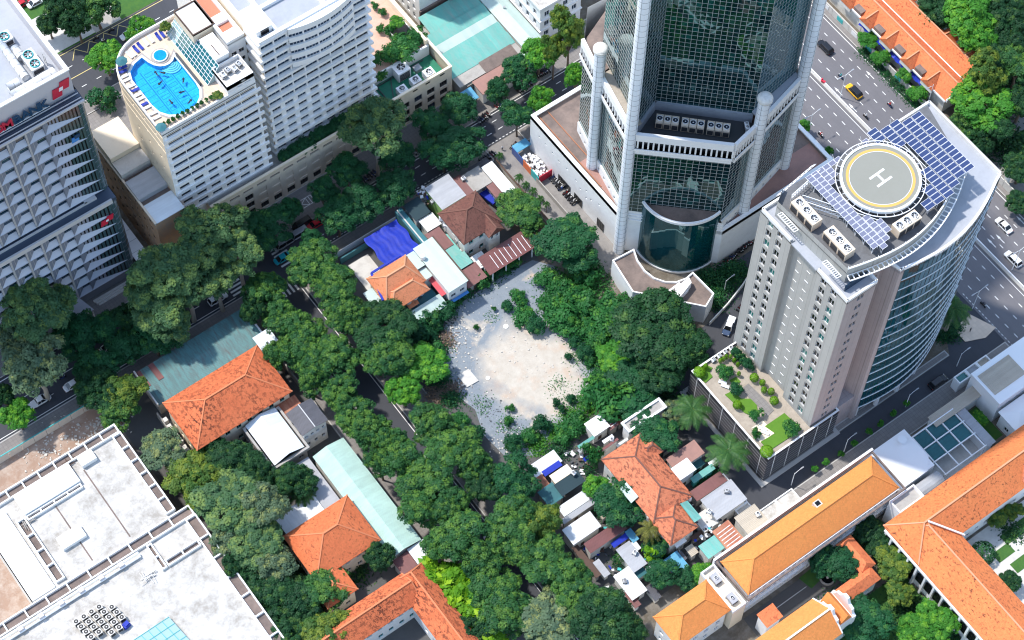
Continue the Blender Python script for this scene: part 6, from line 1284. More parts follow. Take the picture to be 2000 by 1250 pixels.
# --- crowded block of small roofs between lot and convent
SH = [ # name, label, left px, right px, z, roof, wall, tilt, axis, open
 ('tarp_roof','white tarp roof at the far left of the crowded block',(1030,915),(1096,900),3.0,'cor_white','concrete',.2,'Y',0),
 ('tarp_roof','bright blue tarp patch beside the white tarp roof',(1060,922),(1096,908),3.4,'tarp_blue','concrete',.1,'Y',1),
 ('hut','cream flat roof hut beside the dark shade net',(1075,930),(1117,921),4.4,'cream','white_dirty',.05,'Y',0),
 ('shade_net','dark sagging shade net roof in the crowded block',(1084,949),(1141,939),4.0,'net','white_dirty',.3,'Y',1),
 ('hut','dark teal sheet roofs at the left edge of the crowded block',(1052,962),(1099,971),3.4,'cor_dteal','concrete',.3,'X',0),
 ('hut','small rust roof beside the dark teal sheets',(1043,938),(1072,946),3.0,'cor_rust','concrete',.1,'X',0),
 ('hut','long white sheet roof below the dark shade net',(1091,993),(1150,975),4.0,'cor_white','concrete',.3,'Y',0),
 ('hut','weathered grey sheet roof between two white roofs',(1102,1022),(1168,969),3.7,'cor_grey','concrete',.2,'Y',0),
 ('hut','large plain white roof left of the dark round tree',(1100,1037),(1172,1027),5.0,'cor_white','white_dirty',.4,'Y',0),
 ('hut','big dark red sheet roof below the round tree',(1142,1064),(1222,1032),4.4,'cor_redY','white_dirty',.4,'Y',0),
 ('hut','low brown plank roof at the edge of the street trees',(1118,1070),(1172,1122),2.8,'timber','concrete',.1,'X',0),
 ('hut','grey roof littered with branches in the crowded block',(1205,1075),(1262,1100),4.0,'cor_grey','white_dirty',.2,'Y',0),
 ('hut','pale roof at the lower left of the crowded block',(1200,1127),(1262,1152),3.6,'cor_white','white_dirty',.2,'Y',0),
 ('hut','small white roof below the orange tiled house',(1314,1058),(1339,1056),4.0,'white_clean','white_dirty',.1,'Y',0),
 ('hut','bright blue and teal sheet roof in the crowded block',(1296,1096),(1343,1105),3.0,'cor_blue','concrete',.2,'X',0),
 ('hut','pale teal sheet roof beside the convent wall',(1366,1068),(1415,1068),4.8,'cor_mint','white_dirty',.2,'Y',0),
 ('hut','rust red sheet roof with white battens beside the convent',(1393,1039),(1450,1053),5.2,'cor_rust','white_dirty',.5,'X',0),
 ('hut','large grey sheet roof below the dark red strip',(1370,978),(1457,974),6.0,'cor_grey','white_dirty',.3,'Y',0),
 ('hut','brown strip roof above the large grey sheet roof',(1349,962),(1418,938),4.0,'cor_red','concrete',.2,'Y',0),
 ('hut','white cube shaped house right of the orange tiled house',(1311,917),(1358,916),6.0,'white_clean','white_clean',.05,'Y',0),
 ('hut','large dark red roof behind the white cube house',(1302,898),(1374,884),5.0,'roof_red','white_dirty',.3,'Y',0),
 ('hut','teal walled roof terrace with plants beside the white cube house',(1350,935),(1395,915),3.0,'cor_mint','teal_paint',.1,'Y',0),
 ('hut','beige flat roof next to the rust red sheet roof',(1436,1012),(1500,1018),5.6,'cor_tan','white_dirty',.1,'Y',0),
 ('hut','white square roof at the lot edge of the crowded block',(1143,829),(1189,832),4.4,'white_clean','white_dirty',.15,'Y',0),
 ('hut','teal sheet roof hut at the lot edge',(1130,872),(1160,855),3.0,'cor_mint','white_dirty',.2,'Y',0),
 ('hut','dark red sheet roof with white strips near the lot edge',(1173,815),(1207,829),3.6,'cor_red','concrete',.2,'X',0),
 ('hut','patched white and rust sheet roof near the lot edge',(1190,804),(1238,809),3.3,'cor_rust','concrete',.3,'X',0),
 ('hut','long pale house with two grey roof panels and white rim',(1216,828),(1299,796),6.0,'concrete','white',.05,'Y',0),
 ('hut','dark red roof half hidden behind the long pale house',(1232,772),(1277,780),4.0,'cor_red','concrete',.2,'Y',0),
 ('hut','narrow dark red roof touching the orange tiled house',(1172,882),(1205,858),5.0,'cor_redY','white_dirty',.2,'X',0),
 ('hut','tiny white roof with two dark vents by the orange tiled house',(1178,862),(1197,853),4.4,'white_clean','white_dirty',.1,'Y',0),
 ('tarp_roof','small bright blue awning at the block entrance',(1141,897),(1160,888),3.0,'tarp_blue','concrete',.3,'Y',1),
 ('hut','blue tarp covered roof below the dark red roof',(1195,1062),(1226,1050),3.2,'tarp_blue','concrete',.2,'Y',0),
 ('hut','small blue grey roof near the fallen branches',(1222,1040),(1246,1052),3.2,'cor_blue','concrete',.2,'Y',0),
 ('hut','grey roof with water tanks right of the orange tiled house',(1355,1012),(1402,1020),4.2,'concrete_lt','white_dirty',.05,'Y',0),
 ('hut','dim teal roof by the small green trees of the crowded block',(1330,1122),(1352,1128),2.6,'cor_teal','concrete',.2,'Y',0),
 ('hut','dark plank roof beside the tiny white roof and pale teal sheet',(1350,1050),(1372,1042),3.0,'timber','concrete',.1,'Y',0),
 ('hut','small dark red roof wedged beside the large white roof',(1180, 1042),(1200, 1036),3.4,'cor_red','white_dirty',.15,'Y',0),
 ('hut','small white roof near the coconut palm',(1228, 1066),(1250, 1070),3.0,'cor_white','white_dirty',.15,'Y',0),
 ('hut','small grey roof left of the blue sheet roof',(1262, 1112),(1285, 1125),3.0,'cor_grey','white_dirty',.15,'Y',0),
 ('hut','low dark teal roof among fallen branches',(1232, 1108),(1262, 1118),2.8,'cor_dteal','white_dirty',.15,'Y',0),
 ('hut','tan roof beside the pale teal sheet',(1340, 1072),(1362, 1078),3.4,'cor_tan','white_dirty',.15,'Y',0),
 ('hut','low dark roof above the blue sheet roof',(1320, 1085),(1340, 1090),2.8,'cor_dark','white_dirty',.15,'Y',0),
 ('hut','small grey roof at the lane into the block',(1130, 880),(1150, 872),2.6,'cor_grey','white_dirty',.15,'Y',0),
 ('hut','small tan roof under the round tree',(1175, 1010),(1195, 1000),3.2,'cor_tan','white_dirty',.15,'Y',0),
 ('hut','dark small roof behind the orange tiled house',(1295, 880),(1318, 868),3.0,'cor_dark','white_dirty',.15,'Y',0),
 ('hut','narrow white roof above the orange tiled house',(1205, 870),(1225, 858),3.0,'cor_white','white_dirty',.15,'Y',0),
 ('hut','long grey lean-to at the lower left of the block',(1160, 1100),(1190, 1120),2.6,'cor_grey','white_dirty',.15,'Y',0),
 ('hut','low red roof at the lower end of the block',(1220, 1160),(1250, 1180),2.8,'cor_red','white_dirty',.15,'Y',0),
 ('hut','white slab roof at the convent corner',(1395, 1085),(1415, 1090),3.4,'white_clean','white_dirty',.15,'Y',0),
 ('hut','dark lean-to beside the pale roof',(1262, 1150),(1290, 1165),2.4,'cor_dark','white_dirty',.15,'Y',0),
 ('hut','tiny white roof beneath the flowering royal palm',(1385, 905),(1402, 900),3.0,'white_clean','white_dirty',.15,'Y',0),
 ('hut','dark teal awning below the dark red roof',(1345, 905),(1375, 905),2.6,'cor_dteal','white_dirty',.15,'Y',0),
]
for nm,lb,l,r,z,roof,wall,tl,ax,op in SH:
    x0,y0,x1,y1 = RECT(l,r,z); t = shed(nm,lb,x0,y0,x1,y1,z,roof,wall,'roof' if nm == 'tarp_roof' else 'hut',tl,ax,None,bool(op))
    if 'battens' in lb or 'white strips' in lb:
        for i in range(5): xx = x0+(x1-x0)*(i+.6)/6; sheetroof(t,[(x0+.2,y0+(y1-y0)*(i+.7)/6,z+.08),(x1-.2,y0+(y1-y0)*(i+.7)/6,z+tl+.06),(x1-.2,y0+(y1-y0)*(i+.7)/6+.12,z+tl+.06),(x0+.2,y0+(y1-y0)*(i+.7)/6+.12,z+.08)],'white_clean',.03,'batten')
    if 'two grey roof panels' in lb: e = MB(); ring(e,rect(x0-.3,y0-.3,x1+.3,y1+.3),.5,z,z+.5); e.box((x0+x1)/2-.3,y0,z,(x0+x1)/2+.3,y1,z+.2); e.part('rim','white_clean',t)
# water tanks
for i,(x,y,z,mat) in enumerate(((1346,972,6.2,'white_clean'),(862,425,6,'white_clean'),(1251,868,3.2,'white_clean'),(1245,858,3.2,'truck_blue'),(826,502,7.6,'white_clean'))):
    p = W(x,y,z+.6); t = thing('water_tank',['white water tank beside the orange tiled house','white water tank by the brown roofed house','white water tank behind the long pale hut','blue water tank behind the long pale hut','small white water tank on the mint roof annex'][i],'water tank',(p.x,p.y,z)); MB().cyl((p.x,p.y,z),.55,1.1,14).ball((p.x,p.y,z+1.1),.55,.55,.25,14,4,half=True).part('tank',mat,t); MB().cyl((p.x,p.y,z-.5),.6,.5,8).part('stand','metal_grey',t)
# centre orange house
ch_ = house('villa','old house with weathered orange tiled roof in the crowded block',-6.6,-58.2,2.6,-41.6,7.8,10.8,'tile_cen','white_dirty',cap='ridge_dk',floors=2,hip=.9,pane='glass_black',frame='teal_paint')
hip_roof(ch_,-6.9,-64.2,-.6,-57.8,7.4,9.8,'tile_cen',.5,'ridge_dk',.9,'lower_roof'); hip_roof(ch_,.6,-46.8,4.2,-43.6,7.6,9.4,'tile_cen',.3,'ridge_dk',.8,'side_roof')
MB().box(-6.8,-64.0,0,-.7,-58.2,7.2).part('lower_wall','white_dirty',ch_); sheetroof(ch_,[(-8.2,-52.6,7.9),(-6.4,-52.6,8.8),(-6.4,-48.6,8.8),(-8.2,-48.6,7.9)],'cor_mintw',.08,'mint_patch'); sheetroof(ch_,[(-.4,-63.6,7.9),(1.6,-63.6,7.6),(1.6,-58.8,7.6),(-.4,-58.8,8.6)],'cor_mint',.08,'mint_patch')
# pale stained terraces along the lane corner
t = thing('terrace_wall','stained pale terrace slabs with low white walls at the lane corner','terrace',(10,-66,0))
for i,(x0,y0,x1,y1) in enumerate(((9.8,-61.0,13.0,-57.2),(9.8,-65.0,13.0,-61.2),(9.8,-68.8,13.0,-65.2),(9.8,-72.9,13.2,-69.0),(13.4,-72.9,17.8,-68.2),(18.0,-72.9,22.4,-68.2))):
    MB().box(x0,y0,0,x1,y1,3.0).part('slab','roof_white',t); e = MB(); ring(e,rect(x0-.1,y0-.1,x1+.1,y1+.1),.2,3.0,3.35); e.part('rim','white_clean',t)
# --- convent: long yellow roofed building and its wings
cw = house('convent_hall','long white arcaded building with new yellow orange tiled roof',-1.8,-82.4,37.0,-74.8,10.6,14.8,'tile_new','white_clean','building',cap='tile_new',floors=3,hip=1.0,win=False)
hs = [(.9+1.55*i,.9+1.55*i+.85,z,z+2.0) for i in range(24) for z in (1.0,4.4,7.8)]
m = MB(); wall_grid(m,(-2.1,-82.9),(37.3,-82.9),0,10.3,hs,.5); m.part('arcade_wall','white_clean',cw); windows_on(cw,(-2.1,-82.9),(37.3,-82.9),hs,.45,'metal_white','glass_black',1,2,'arcade_opening')
for z in (3.5,6.9,10.2): MB().box(-2.3,-83.2,z-.15,37.5,-82.91,z+.2).part('cornice','white_clean',cw)
e = MB(); ring(e,rect(-3.2,-84.0,38.6,-73.4),.35,10.3,10.75); e.part('gutter','roof_brown',cw); MB().box(-3.4,-73.5,0,38.8,-73.0,11.1).part('street_wall','white',cw)
p = W(1596,986,12.8); MB().box(p.x-.8,p.y-.7,12.3,p.x+.8,p.y+.7,13.6).part('roof_hatch','concrete_lt',cw); MB().box(p.x-.5,p.y-.45,13.6,p.x+.5,p.y+.45,13.66).part('hatch_glass','glass_black',cw)
c2 = house('convent_wing','square yellow orange hipped roof pavilion at the bottom edge',-19.8,-82.6,-7.4,-75.8,9.6,13.2,'tile_new','white','building',cap='tile_new',floors=3,pane='glass_blue')
t = thing('convent_link','pale flat link roof with two grey units between yellow roofs','building',(-5,-79,0)); MB().box(-6.8,-83.8,0,-3.4,-73.4,8.6).part('wall','cream',t); e = MB(); ring(e,rect(-6.8,-83.8,-3.4,-73.4),.3,8.6,9.6); e.part('parapet','white_clean',t)
for i,y in enumerate((-76.2,-81.4)): cooling_unit('roof_unit',['upper','lower'][i]+' grey roof unit on the pale link between the yellow roofs',(-5.1,y,8.6),1.6,2.2,1.2,1,'X','cor_grey',0,.4,'roof unit')
nv = house('chapel','yellow orange roofed chapel nave with white scrolled end gable',-13.5,-99.5,7.2,-91.6,10.0,14.0,'tile_new','white_clean','chapel',cap='white_clean',floors=2,hip=.9,hipb=0,pane='glass_blue')
m = MB()
for x in (7.6,11.6):
    pr = [(-92.2,0),(-92.2,10.6),(-92.9,11.0),(-93.2,12.4),(-94.4,13.0),(-95.0,14.6),(-96.2,14.6),(-96.8,13.0),(-98.0,12.4),(-98.3,11.0),(-99.0,10.6),(-99.0,0)]
    n = len(pr); mm_ = MB(); mm_.add([(x,a,b) for a,b in pr]+[(x+.6,a,b) for a,b in pr],[tuple(range(n)),tuple(range(2*n-1,n-1,-1))]+[(i,(i+1)%n,n+(i+1)%n,n+i) for i in range(n)]); mm_.part('gable_wall','white_clean',nv)
hip_roof(nv,8.3,-98.6,11.5,-92.4,10.2,13.2,'tile_new',0,None,0,'porch_roof'); MB().box(8.2,-98.8,0,11.6,-92.2,10.2).part('porch_wall','white_clean',nv)
t = house('cloister','small orange tiled cloister roof around the courtyard',12.4,-94.6,22.6,-92.0,6.4,7.8,'tile_shop','white_clean','building',cap=None,floors=2,oh=.5); hip_roof(t,20.8,-91.6,23.8,-84.6,6.6,8.0,'tile_shop',.5,None,.5,'side_roof')
shed('porch','small red tiled square roof beside the chapel',-2.4,-89.6,1.4,-86.6,7.0,'tile_shop','white',tilt=.3)
# right hand convent range: L shape
ra_ = house('convent_range','long orange tiled range along the right edge of the picture',30.4,-97.4,92,-87.8,9.6,13.8,'tile_conv','white_clean','building',cap='ridge_red',floors=2,hip=1,pane='glass_black')
rb_ = house('convent_range','orange tiled range with white arches going down the right side',30.4,-165,40.8,-88.4,9.4,13.6,'tile_conv','white_clean','building',cap='ridge_red',floors=2,hip=1,pane='glass_black')
e = MB(); e.bar((36,-92.9,13.9),(41.8,-98.6,9.7),.35,.3); e.part('valley_wall','white_clean',rb_)
for i in range(14):
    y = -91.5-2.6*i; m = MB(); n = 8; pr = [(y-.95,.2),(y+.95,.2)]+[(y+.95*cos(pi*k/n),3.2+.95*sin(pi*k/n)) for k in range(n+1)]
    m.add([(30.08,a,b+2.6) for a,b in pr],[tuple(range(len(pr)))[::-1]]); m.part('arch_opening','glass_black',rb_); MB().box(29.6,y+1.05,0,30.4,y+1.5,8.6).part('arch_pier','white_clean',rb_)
MB().box(29.5,-130,8.5,30.4,-88,9.0).part('arch_cornice','white_clean',rb_)
t = thing('convent_balcony','white balcony corridor joining the yellow roof to the orange range','building',(38,-84.5,0)); MB().box(34.4,-87.2,0,41.0,-83.9,8.6).part('wall','white_clean',t); MB().box(34.8,-86.8,8.6,40.7,-84.2,8.7).part('floor','concrete',t); e = MB(); ring(e,rect(34.4,-87.2,41.0,-83.9),.3,8.6,9.6); e.part('parapet','white_clean',t)
bal = MB().box(-.06,-.06,0,.06,.06,.9).mesh('baluster','white_clean')
for i in range(16): piece('baluster', bal, t, (34.6+.4*i,-87.3,7.4))
# white roofed sheds and shaded courts by the lane
t = thing('white_hall','broad white flat roofed hall right of the yellow roof','building',(44,-78,0)); MB().box(39.4,-82.6,0,48.6,-72.9,7.0).part('wall','white_clean',t); MB().prism([(39.2,-82.8),(46.4,-82.8),(48.8,-80.4),(48.8,-72.7),(39.2,-72.7)],7.0,7.35).part('roof','white_clean',t)
t2 = thing('satellite_dish','white satellite dish on the white flat roof','dish',(46.4,-74.6,7.35)); MB().cyl((46.4,-74.6,7.35),.12,.8,8).part('mast','metal_grey',t2); MB().cyl((46.4,-74.6,8.1),.2,.35,18,.95).part('dish','metal_white',t2)
m = MB(); m.tube([(41.0,-85.0,5.6),(48.2,-85.0,5.6)],1.6,14); tg = thing('vaulted_shed','grey barrel vaulted sheet roof between white hall and orange range','shed',(44.6,-85,0)); m.part('roof','cor_grey',tg); MB().box(41.2,-86.4,0,48.0,-83.6,5.4).part('wall','concrete',tg)
t = thing('pergola','white framed pergola with dark teal sheets over a court','pergola',(55,-80,0)); fmx = MB()
for i in range(4): y = -74.6-3.5*i; MB().box(49.6,y-.12,5.0,61.4,y+.12,5.3).part('beam','white_clean',t)
for i in range(4): x = 50+3.7*i; MB().box(x-.12,-85.3,4.7,x+.12,-74.4,4.99).part('beam','white_clean',t)
for i in range(3):
    for j in range(2): MB().box(50.3+3.7*i,-81.3+3.5*j,4.55,53.5+3.7*i,-78.0+3.5*j,4.65).part('roof_sheet','cor_dteal',t)
for x in (49.9,61.2):
    for y in (-75,-85): MB().box(x-.12,y-.12,0,x+.12,y+.12,4.7).part('post','white_clean',t)
sheet('court_paving','concrete_lt',rect(49,-87,62,-73),.05)
shed('service_roof','tan sheet roofed strip along the lane wall',55.8,-75.6,68.4,-73.2,5.2,'cor_tan','white',tilt=.15); shed('service_roof','narrow pale ribbed roof beside the dark garden court',61.8,-85.4,63.6,-75.8,4.6,'cor_grey','white_clean',tilt=.1,axis='X')
t = thing('gate_house','white gatehouse with two framed roof openings along the lane','building',(71.5,-69.8,0)); MB().box(67.0,-70.7,0,76.4,-68.9,3.8).part('wall','white_clean',t)
for i in range(3): e = MB(); ring(e,rect(67+3.13*i,-70.8,70.1+3.13*i,-68.8),.25,3.8,4.4); e.part('roof_frame','white_clean',t); MB().box(67.3+3.13*i,-70.5,3.8,69.8+3.13*i,-69.1,3.86).part('roof_panel',['glass_green','cor_grey','cor_tan'][i],t)
t = thing('modern_block','white modern block with tan gravel roof at the right edge','building',(75,-76,0)); shell(t, rect(68.4,-80.4,90,-71.8),0,8.6,'white_clean',{0:bays(21,9,1.4,[4.6],1.2)},pane='glass_black'); MB().box(68.2,-80.6,8.6,90.2,-71.6,8.95).part('roof','white_clean',t); MB().box(68.9,-78.4,8.95,77.8,-72.9,9.05).part('gravel_roof','cor_tan',t)
house('white_pavilion','low white hipped pavilion roof at the right edge',68.8,-86.6,84,-81.6,6.0,7.2,'white_clean','white','building',cap=None,floors=2)
house('gazebo','small square weathered tiled pavilion roof on the orange range',59.4,-97.2,63.6,-92.8,10.6,12.6,'tile_cen','white','pavilion',cap='ridge_dk',floors=3,oh=.3,win=False)
sheet('shaded_garden','grass',rect(63.9,-84.2,68.4,-75.8),.06); sheet('courtyard','yard',rect(-3,-92,20,-83.9),.05); sheet('courtyard_garden','concrete_lt',rect(41,-140,90,-98),.05); sheet('convent_garden','grass',rect(2,-140,30,-95),.04)
sheet('grass','grass',[(W(*p).x,W(*p).y) for p in ((1560,1130),(1590,1105),(1610,1125),(1585,1150))],.08); sheet('basketball_line','line_white',rect(4,-86.1,12,-86.0),.06)
for i,(x,y) in enumerate(((1975,1045),(2005,1020),(1960,1080),(1995,1100))): p = W(x,y); sheet('grass','grass',rect(p.x-2.2,p.y-1.2,p.x+2.2,p.y+1.2),.1)
ft = thing('fountain','round stone basin in the convent courtyard','fountain',(16.6,-87.2,0)); MB().cyl((16.6,-87.2,0),1.6,.6,24).part('basin','concrete',ft); MB().cyl((16.6,-87.2,.6),1.3,.03,24).part('water','glass_black',ft); MB().cyl((16.6,-87.2,.6),.3,.9,10,.15).part('spout','concrete_lt',ft)
# --- top right: orange twin roofed market hall
mk = thing('market_hall','orange tiled twin gable hall along the boulevard','building',(119,2,0)); MB().box(113.6,-14.0,0,125.6,45,5.6).part('wall','white_dirty',mk)
for x0,x1,nm in ((113.0,120.2,'roof'),(120.6,126.2,'roof')):
    xm = (x0+x1)/2+.3; sheetroof(mk,[(x0,-14.6,5.8),(xm,-14.2,8.6),(xm,46,8.6),(x0,46,5.8)],'tile_shop'); sheetroof(mk,[(xm,-14.2,8.6),(x1,-14.6,5.9),(x1,46,5.9),(xm,46,8.6)],'tile_shop'); MB().bar((xm,-14.4,8.65),(xm,46,8.65),.35,.2).part('ridge_tiles','ridge_red',mk)
MB().box(120.15,-14.5,5.5,120.65,46,5.75).part('valley_gutter','white_dirty',mk)
for i in range(7):
    y = -8.6+7.2*i
    for sx in (-1,1):
        xe, xi = (112.2,116.0) if sx < 0 else (127.2,123.6); zi = 7.0+1.15; d = MB(); hw_ = 2.0
        v = [(xe,y-hw_,6.0),(xe,y+hw_,6.0),(xe-sx*.0,y,8.0),(xi,y,8.35),(xi-sx*.2,y-hw_,6.1),(xi-sx*.2,y+hw_,6.1)]
        d.add(v,[(0,4,3,2),(1,2,3,5),(0,2,1)]); d.part('dormer_roof','tile_shop',mk); MB().bar(v[2],v[3],.25,.14).part('dormer_ridge','ridge_red',mk); MB().box(min(xe,xi)+.15,y-hw_+.15,4.6,max(xe,xi)-.15,y+hw_-.15,6.0).part('dormer_wall','white_dirty',mk)
        if sx < 0: MB().box(113.0,y+2.3,5.9,114.8,y+4.9,6.9).part('roof_unit_recess','roof_brown',mk)
MB().bar((113.0,-14.8,6.0),(126.2,-14.8,6.0),.4,1.0).part('end_parapet','white',mk); MB().box(112.7,-14.6,5.4,112.95,46,5.9).part('fascia','white_clean',mk)
house('low_annex','low orange roof annex at the lower end of the market hall',117.5,-19.4,122.6,-15.4,4.0,4.9,'tile_shop','white_dirty','building',cap=None,floors=1,hip=0)
t = thing('blue_awning','long crumpled blue tarpaulin strip along the market hall front','tarpaulin',(112.6,-2,0)); m = MB(); n = 40
for i in range(n+1):
    y = -9+24*i/n; m.v += [(112.5,y,3.6+.25*sin(i*1.7)),(113.4,y,4.4+.2*sin(i*1.1+1))]
for i in range(n): m.f.append((2*i,2*i+1,2*i+3,2*i+2)); m.m.append(0)
m.part('sheet','tarp_blue',t)
for y in (-8,0,8,14): MB().bar((112.6,y,0),(112.6,y,3.5),.1).part('pole','metal_grey',t)
t = thing('mural_wall','long pale street wall with painted murals along the boulevard','wall',(112.2,-10,0)); pw2 = MB().box(-.12,-1.45,0,.12,1.45,2.3).mesh('wall_panel','concrete_lt')
for i in range(34): piece('wall_panel', pw2, t, (111.3 if i > 12 else 111.3,48-3.0*i,.15))
for i in range(10): y = 30-5.2*i; MB().box(111.10,y-1.0,.6,111.17,y+1.0,2.0).part('mural','cloth_white' if i%2 else 'teal_paint',t)
shed('canopy','pale teal canopy roof behind the market hall',127.6,-3.4,131.6,1.6,4.2,'cor_mintw','concrete',open_=True,tilt=.2); shed('canopy','small white canopy roof behind the market hall',129.2,-11.2,132.4,-6.8,4.0,'white_clean','concrete',open_=True,tilt=.2)
t = thing('bus_shelter','long kerbside shelter roof with orange and blue covers','shelter',(110.9,-22,0)); MB().box(110.2,-25.8,2.6,111.0,-17.2,2.75).part('roof','cor_dark',t); MB().box(110.4,-24.6,2.8,111.0,-19.8,3.0).part('orange_cover','orange_paint',t); MB().box(110.3,-19.4,2.8,111.0,-17.6,3.1).part('blue_cover','tarp_blue',t)
for i in range(5): MB().bar((110.4,-25.4+2*i,.15),(110.4,-25.4+2*i,2.6),.1).part('post','metal_dark',t)
t = thing('gate','white gate posts with bars at the park entrance','gate',(112.6,-44,0)); 
for y in (-37.4,-45.4): MB().box(111.8,y-.5,.15,112.8,y+.5,3.4).cyl((112.3,y,3.4),.6,.5,8,.1).part('gate_post','white',t)
for i in range(14): MB().bar((112.3,-46.2-.45*i,.2),(112.3,-46.2-.45*i,2.4),.07).part('bar','metal_grey',t)
MB().bar((112.3,-46,2.4),(112.3,-52.6,2.4),.1).part('top_rail','metal_grey',t)
# --- top middle: mint sheds, shop row, white colonial block, rear tenement
t = thing('mint_sheds','patchwork of mint green sheet roofs behind the street shops','shed',(34,64,0)); MB().box(25.0,54.6,0,43.0,74,4.6).part('wall','concrete',t)
for i,(y0,y1,mat,dx) in enumerate(((57.6,60.8,'cor_mint',0),(60.9,64.4,'cor_mint',.4),(64.5,67.0,'cor_mintw',1.2),(67.1,70.6,'cor_mint',2.0),(70.7,76,'cor_mint',3.5))): sheetroof(t,[(24.6+dx,y0,4.7+.15*i),(43.0,y0,4.7+.15*i),(43.0,y1,5.3+.15*i),(24.6+dx,y1,5.3+.15*i)],mat)
t = thing('long_shed','long pale mint gable shed running behind the shops','shed',(46,66,0)); MB().box(43.4,54.5,0,48.4,100,5.4).part('wall','white_dirty',t); sheetroof(t,[(43.2,54.2,5.5),(45.9,54.2,6.6),(45.9,100,6.6),(43.2,100,5.5)],'cor_mintw'); sheetroof(t,[(45.9,54.2,6.6),(48.6,54.2,5.5),(48.6,100,5.5),(45.9,100,6.6)],'cor_mintw')
for y in (66,78): MB().cyl((45.9,y,6.6),.3,.5,10).part('roof_vent','metal_grey',t)
shed('shop','shop with brick red flat roof and blue awning by the street trees',28.4,50.2,41.6,54.2,4.4,'roof_red','white_dirty','shop',.1); shed('shop','dark weathered tiled roof behind the brick red shop roof',32.6,54.6,41.4,57.4,4.6,'roof_brown','concrete','shop',.5); shed('shop','pale timber roof at the left end of the shop row',27.0,54.4,32.0,57.2,4.0,'cor_tan','concrete','shop',.2); shed('shop','light teal flat roof at the right end of the shop row',41.8,50.6,46.8,54.2,4.6,'cor_mintw','white','shop',.1)
MB().box(28.6,49.2,2.6,36,50.2,2.8).part('awning','blue_paint',t) if False else shed('awning','small blue striped awning beside the hotel podium corner',24.6,50.6,27.2,53.6,3.6,'cor_blue','concrete','awning',.4,open_=True)
t = thing('colonial_block','white colonial building with window rows behind the street trees','building',(56,66,0)); hs = bays(40,14,1.2,[1.6,5.4,9.0],1.8,.8,.8); hs0 = bays(12,4,1.4,[1.6,5.4,9.0],1.9,.6,.6)
shell(t, rect(49.6,56.8,61.6,96.8),0,12.6,'white_clean',{3:hs,0:hs0},pane='glass_blue',frame='white_clean'); flat_roof(t, rect(49.3,56.5,61.9,97.1),12.6,'roof_white',.7,.4,'white_clean')
for z in (4.4,8.2,12.2): e = MB(); ring(e,rect(49.3,56.5,61.9,97.1),.3,z,z+.25); e.part('cornice','white_clean',t)
shell(t, rect(61.7,62,92,72),0,10.6,'white_clean',{0:bays(30,12,1.2,[1.6,5.4],1.8,.6,.6)},pane='glass_blue',frame='white_clean'); flat_roof(t,rect(61.7,62,92,72),10.6,'roof_white',.5,.3,'white_clean')
t = thing('rear_tenement','tall pale tenement with barred windows and iron stairs behind the hotel','building',(36,86,0)); hs = bays(30,12,1.1,[1+3.1*i for i in range(7)],1.8,.6,.6)
shell(t, rect(29.6,77.4,43.4,108),0,23,'white',{3:hs},pane='glass_black',frame='metal_white',nx=2,ny=2); flat_roof(t,rect(29.6,77.4,43.4,108),23,'concrete',.6,.3,'white'); MB().box(29.4,76.9,0,43.6,77.35,6).part('base_wall','roof_brown',t)
for i in range(7):
    z = 2+3*i; MB().box(37.2,75.4,z,41.0,77.3,z+.12).part('stair_landing','metal_grey',t); MB().bar((37.4,76.4,z+.1),(40.8,76.4,z+3.0),.9,.1).part('stair_flight','metal_white',t); e = MB(); ring(e,rect(37.2,75.4,41.0,77.3),.06,z+.9,z+1.0); e.part('stair_rail','metal_grey',t)
# ================================================================== TREES AND PLANTS
import numpy as np
RNG = np.random.default_rng(11)
def leaf_mesh(name, C, Nn, S, tint, mat, aspect=.55):
    "many small leaves: centres, normals, sizes -> one mesh of folded diamonds"
    n = len(C); Nn = Nn/np.linalg.norm(Nn,axis=1,keepdims=True); t = RNG.normal(size=(n,3)); t -= (t*Nn).sum(1,keepdims=True)*Nn; t /= np.linalg.norm(t,axis=1,keepdims=True); b = np.cross(Nn,t)
    s = S[:,None]; V = np.stack([C-t*s, C-b*s*aspect-Nn*s*.15, C+t*s, C+b*s*aspect-Nn*s*.15],1).reshape(-1,3)
    me = bpy.data.meshes.new(name); me.vertices.add(4*n); me.vertices.foreach_set('co',V.ravel()); me.loops.add(4*n); me.loops.foreach_set('vertex_index',np.arange(4*n)); me.polygons.add(n); me.polygons.foreach_set('loop_start',np.arange(0,4*n,4)); me.polygons.foreach_set('loop_total',np.full(n,4))
    me.materials.append(MAT(mat)); a = me.attributes.new('tint','FLOAT','FACE'); a.data.foreach_set('value',tint.astype(np.float32)); me.update(); me.validate(); return me
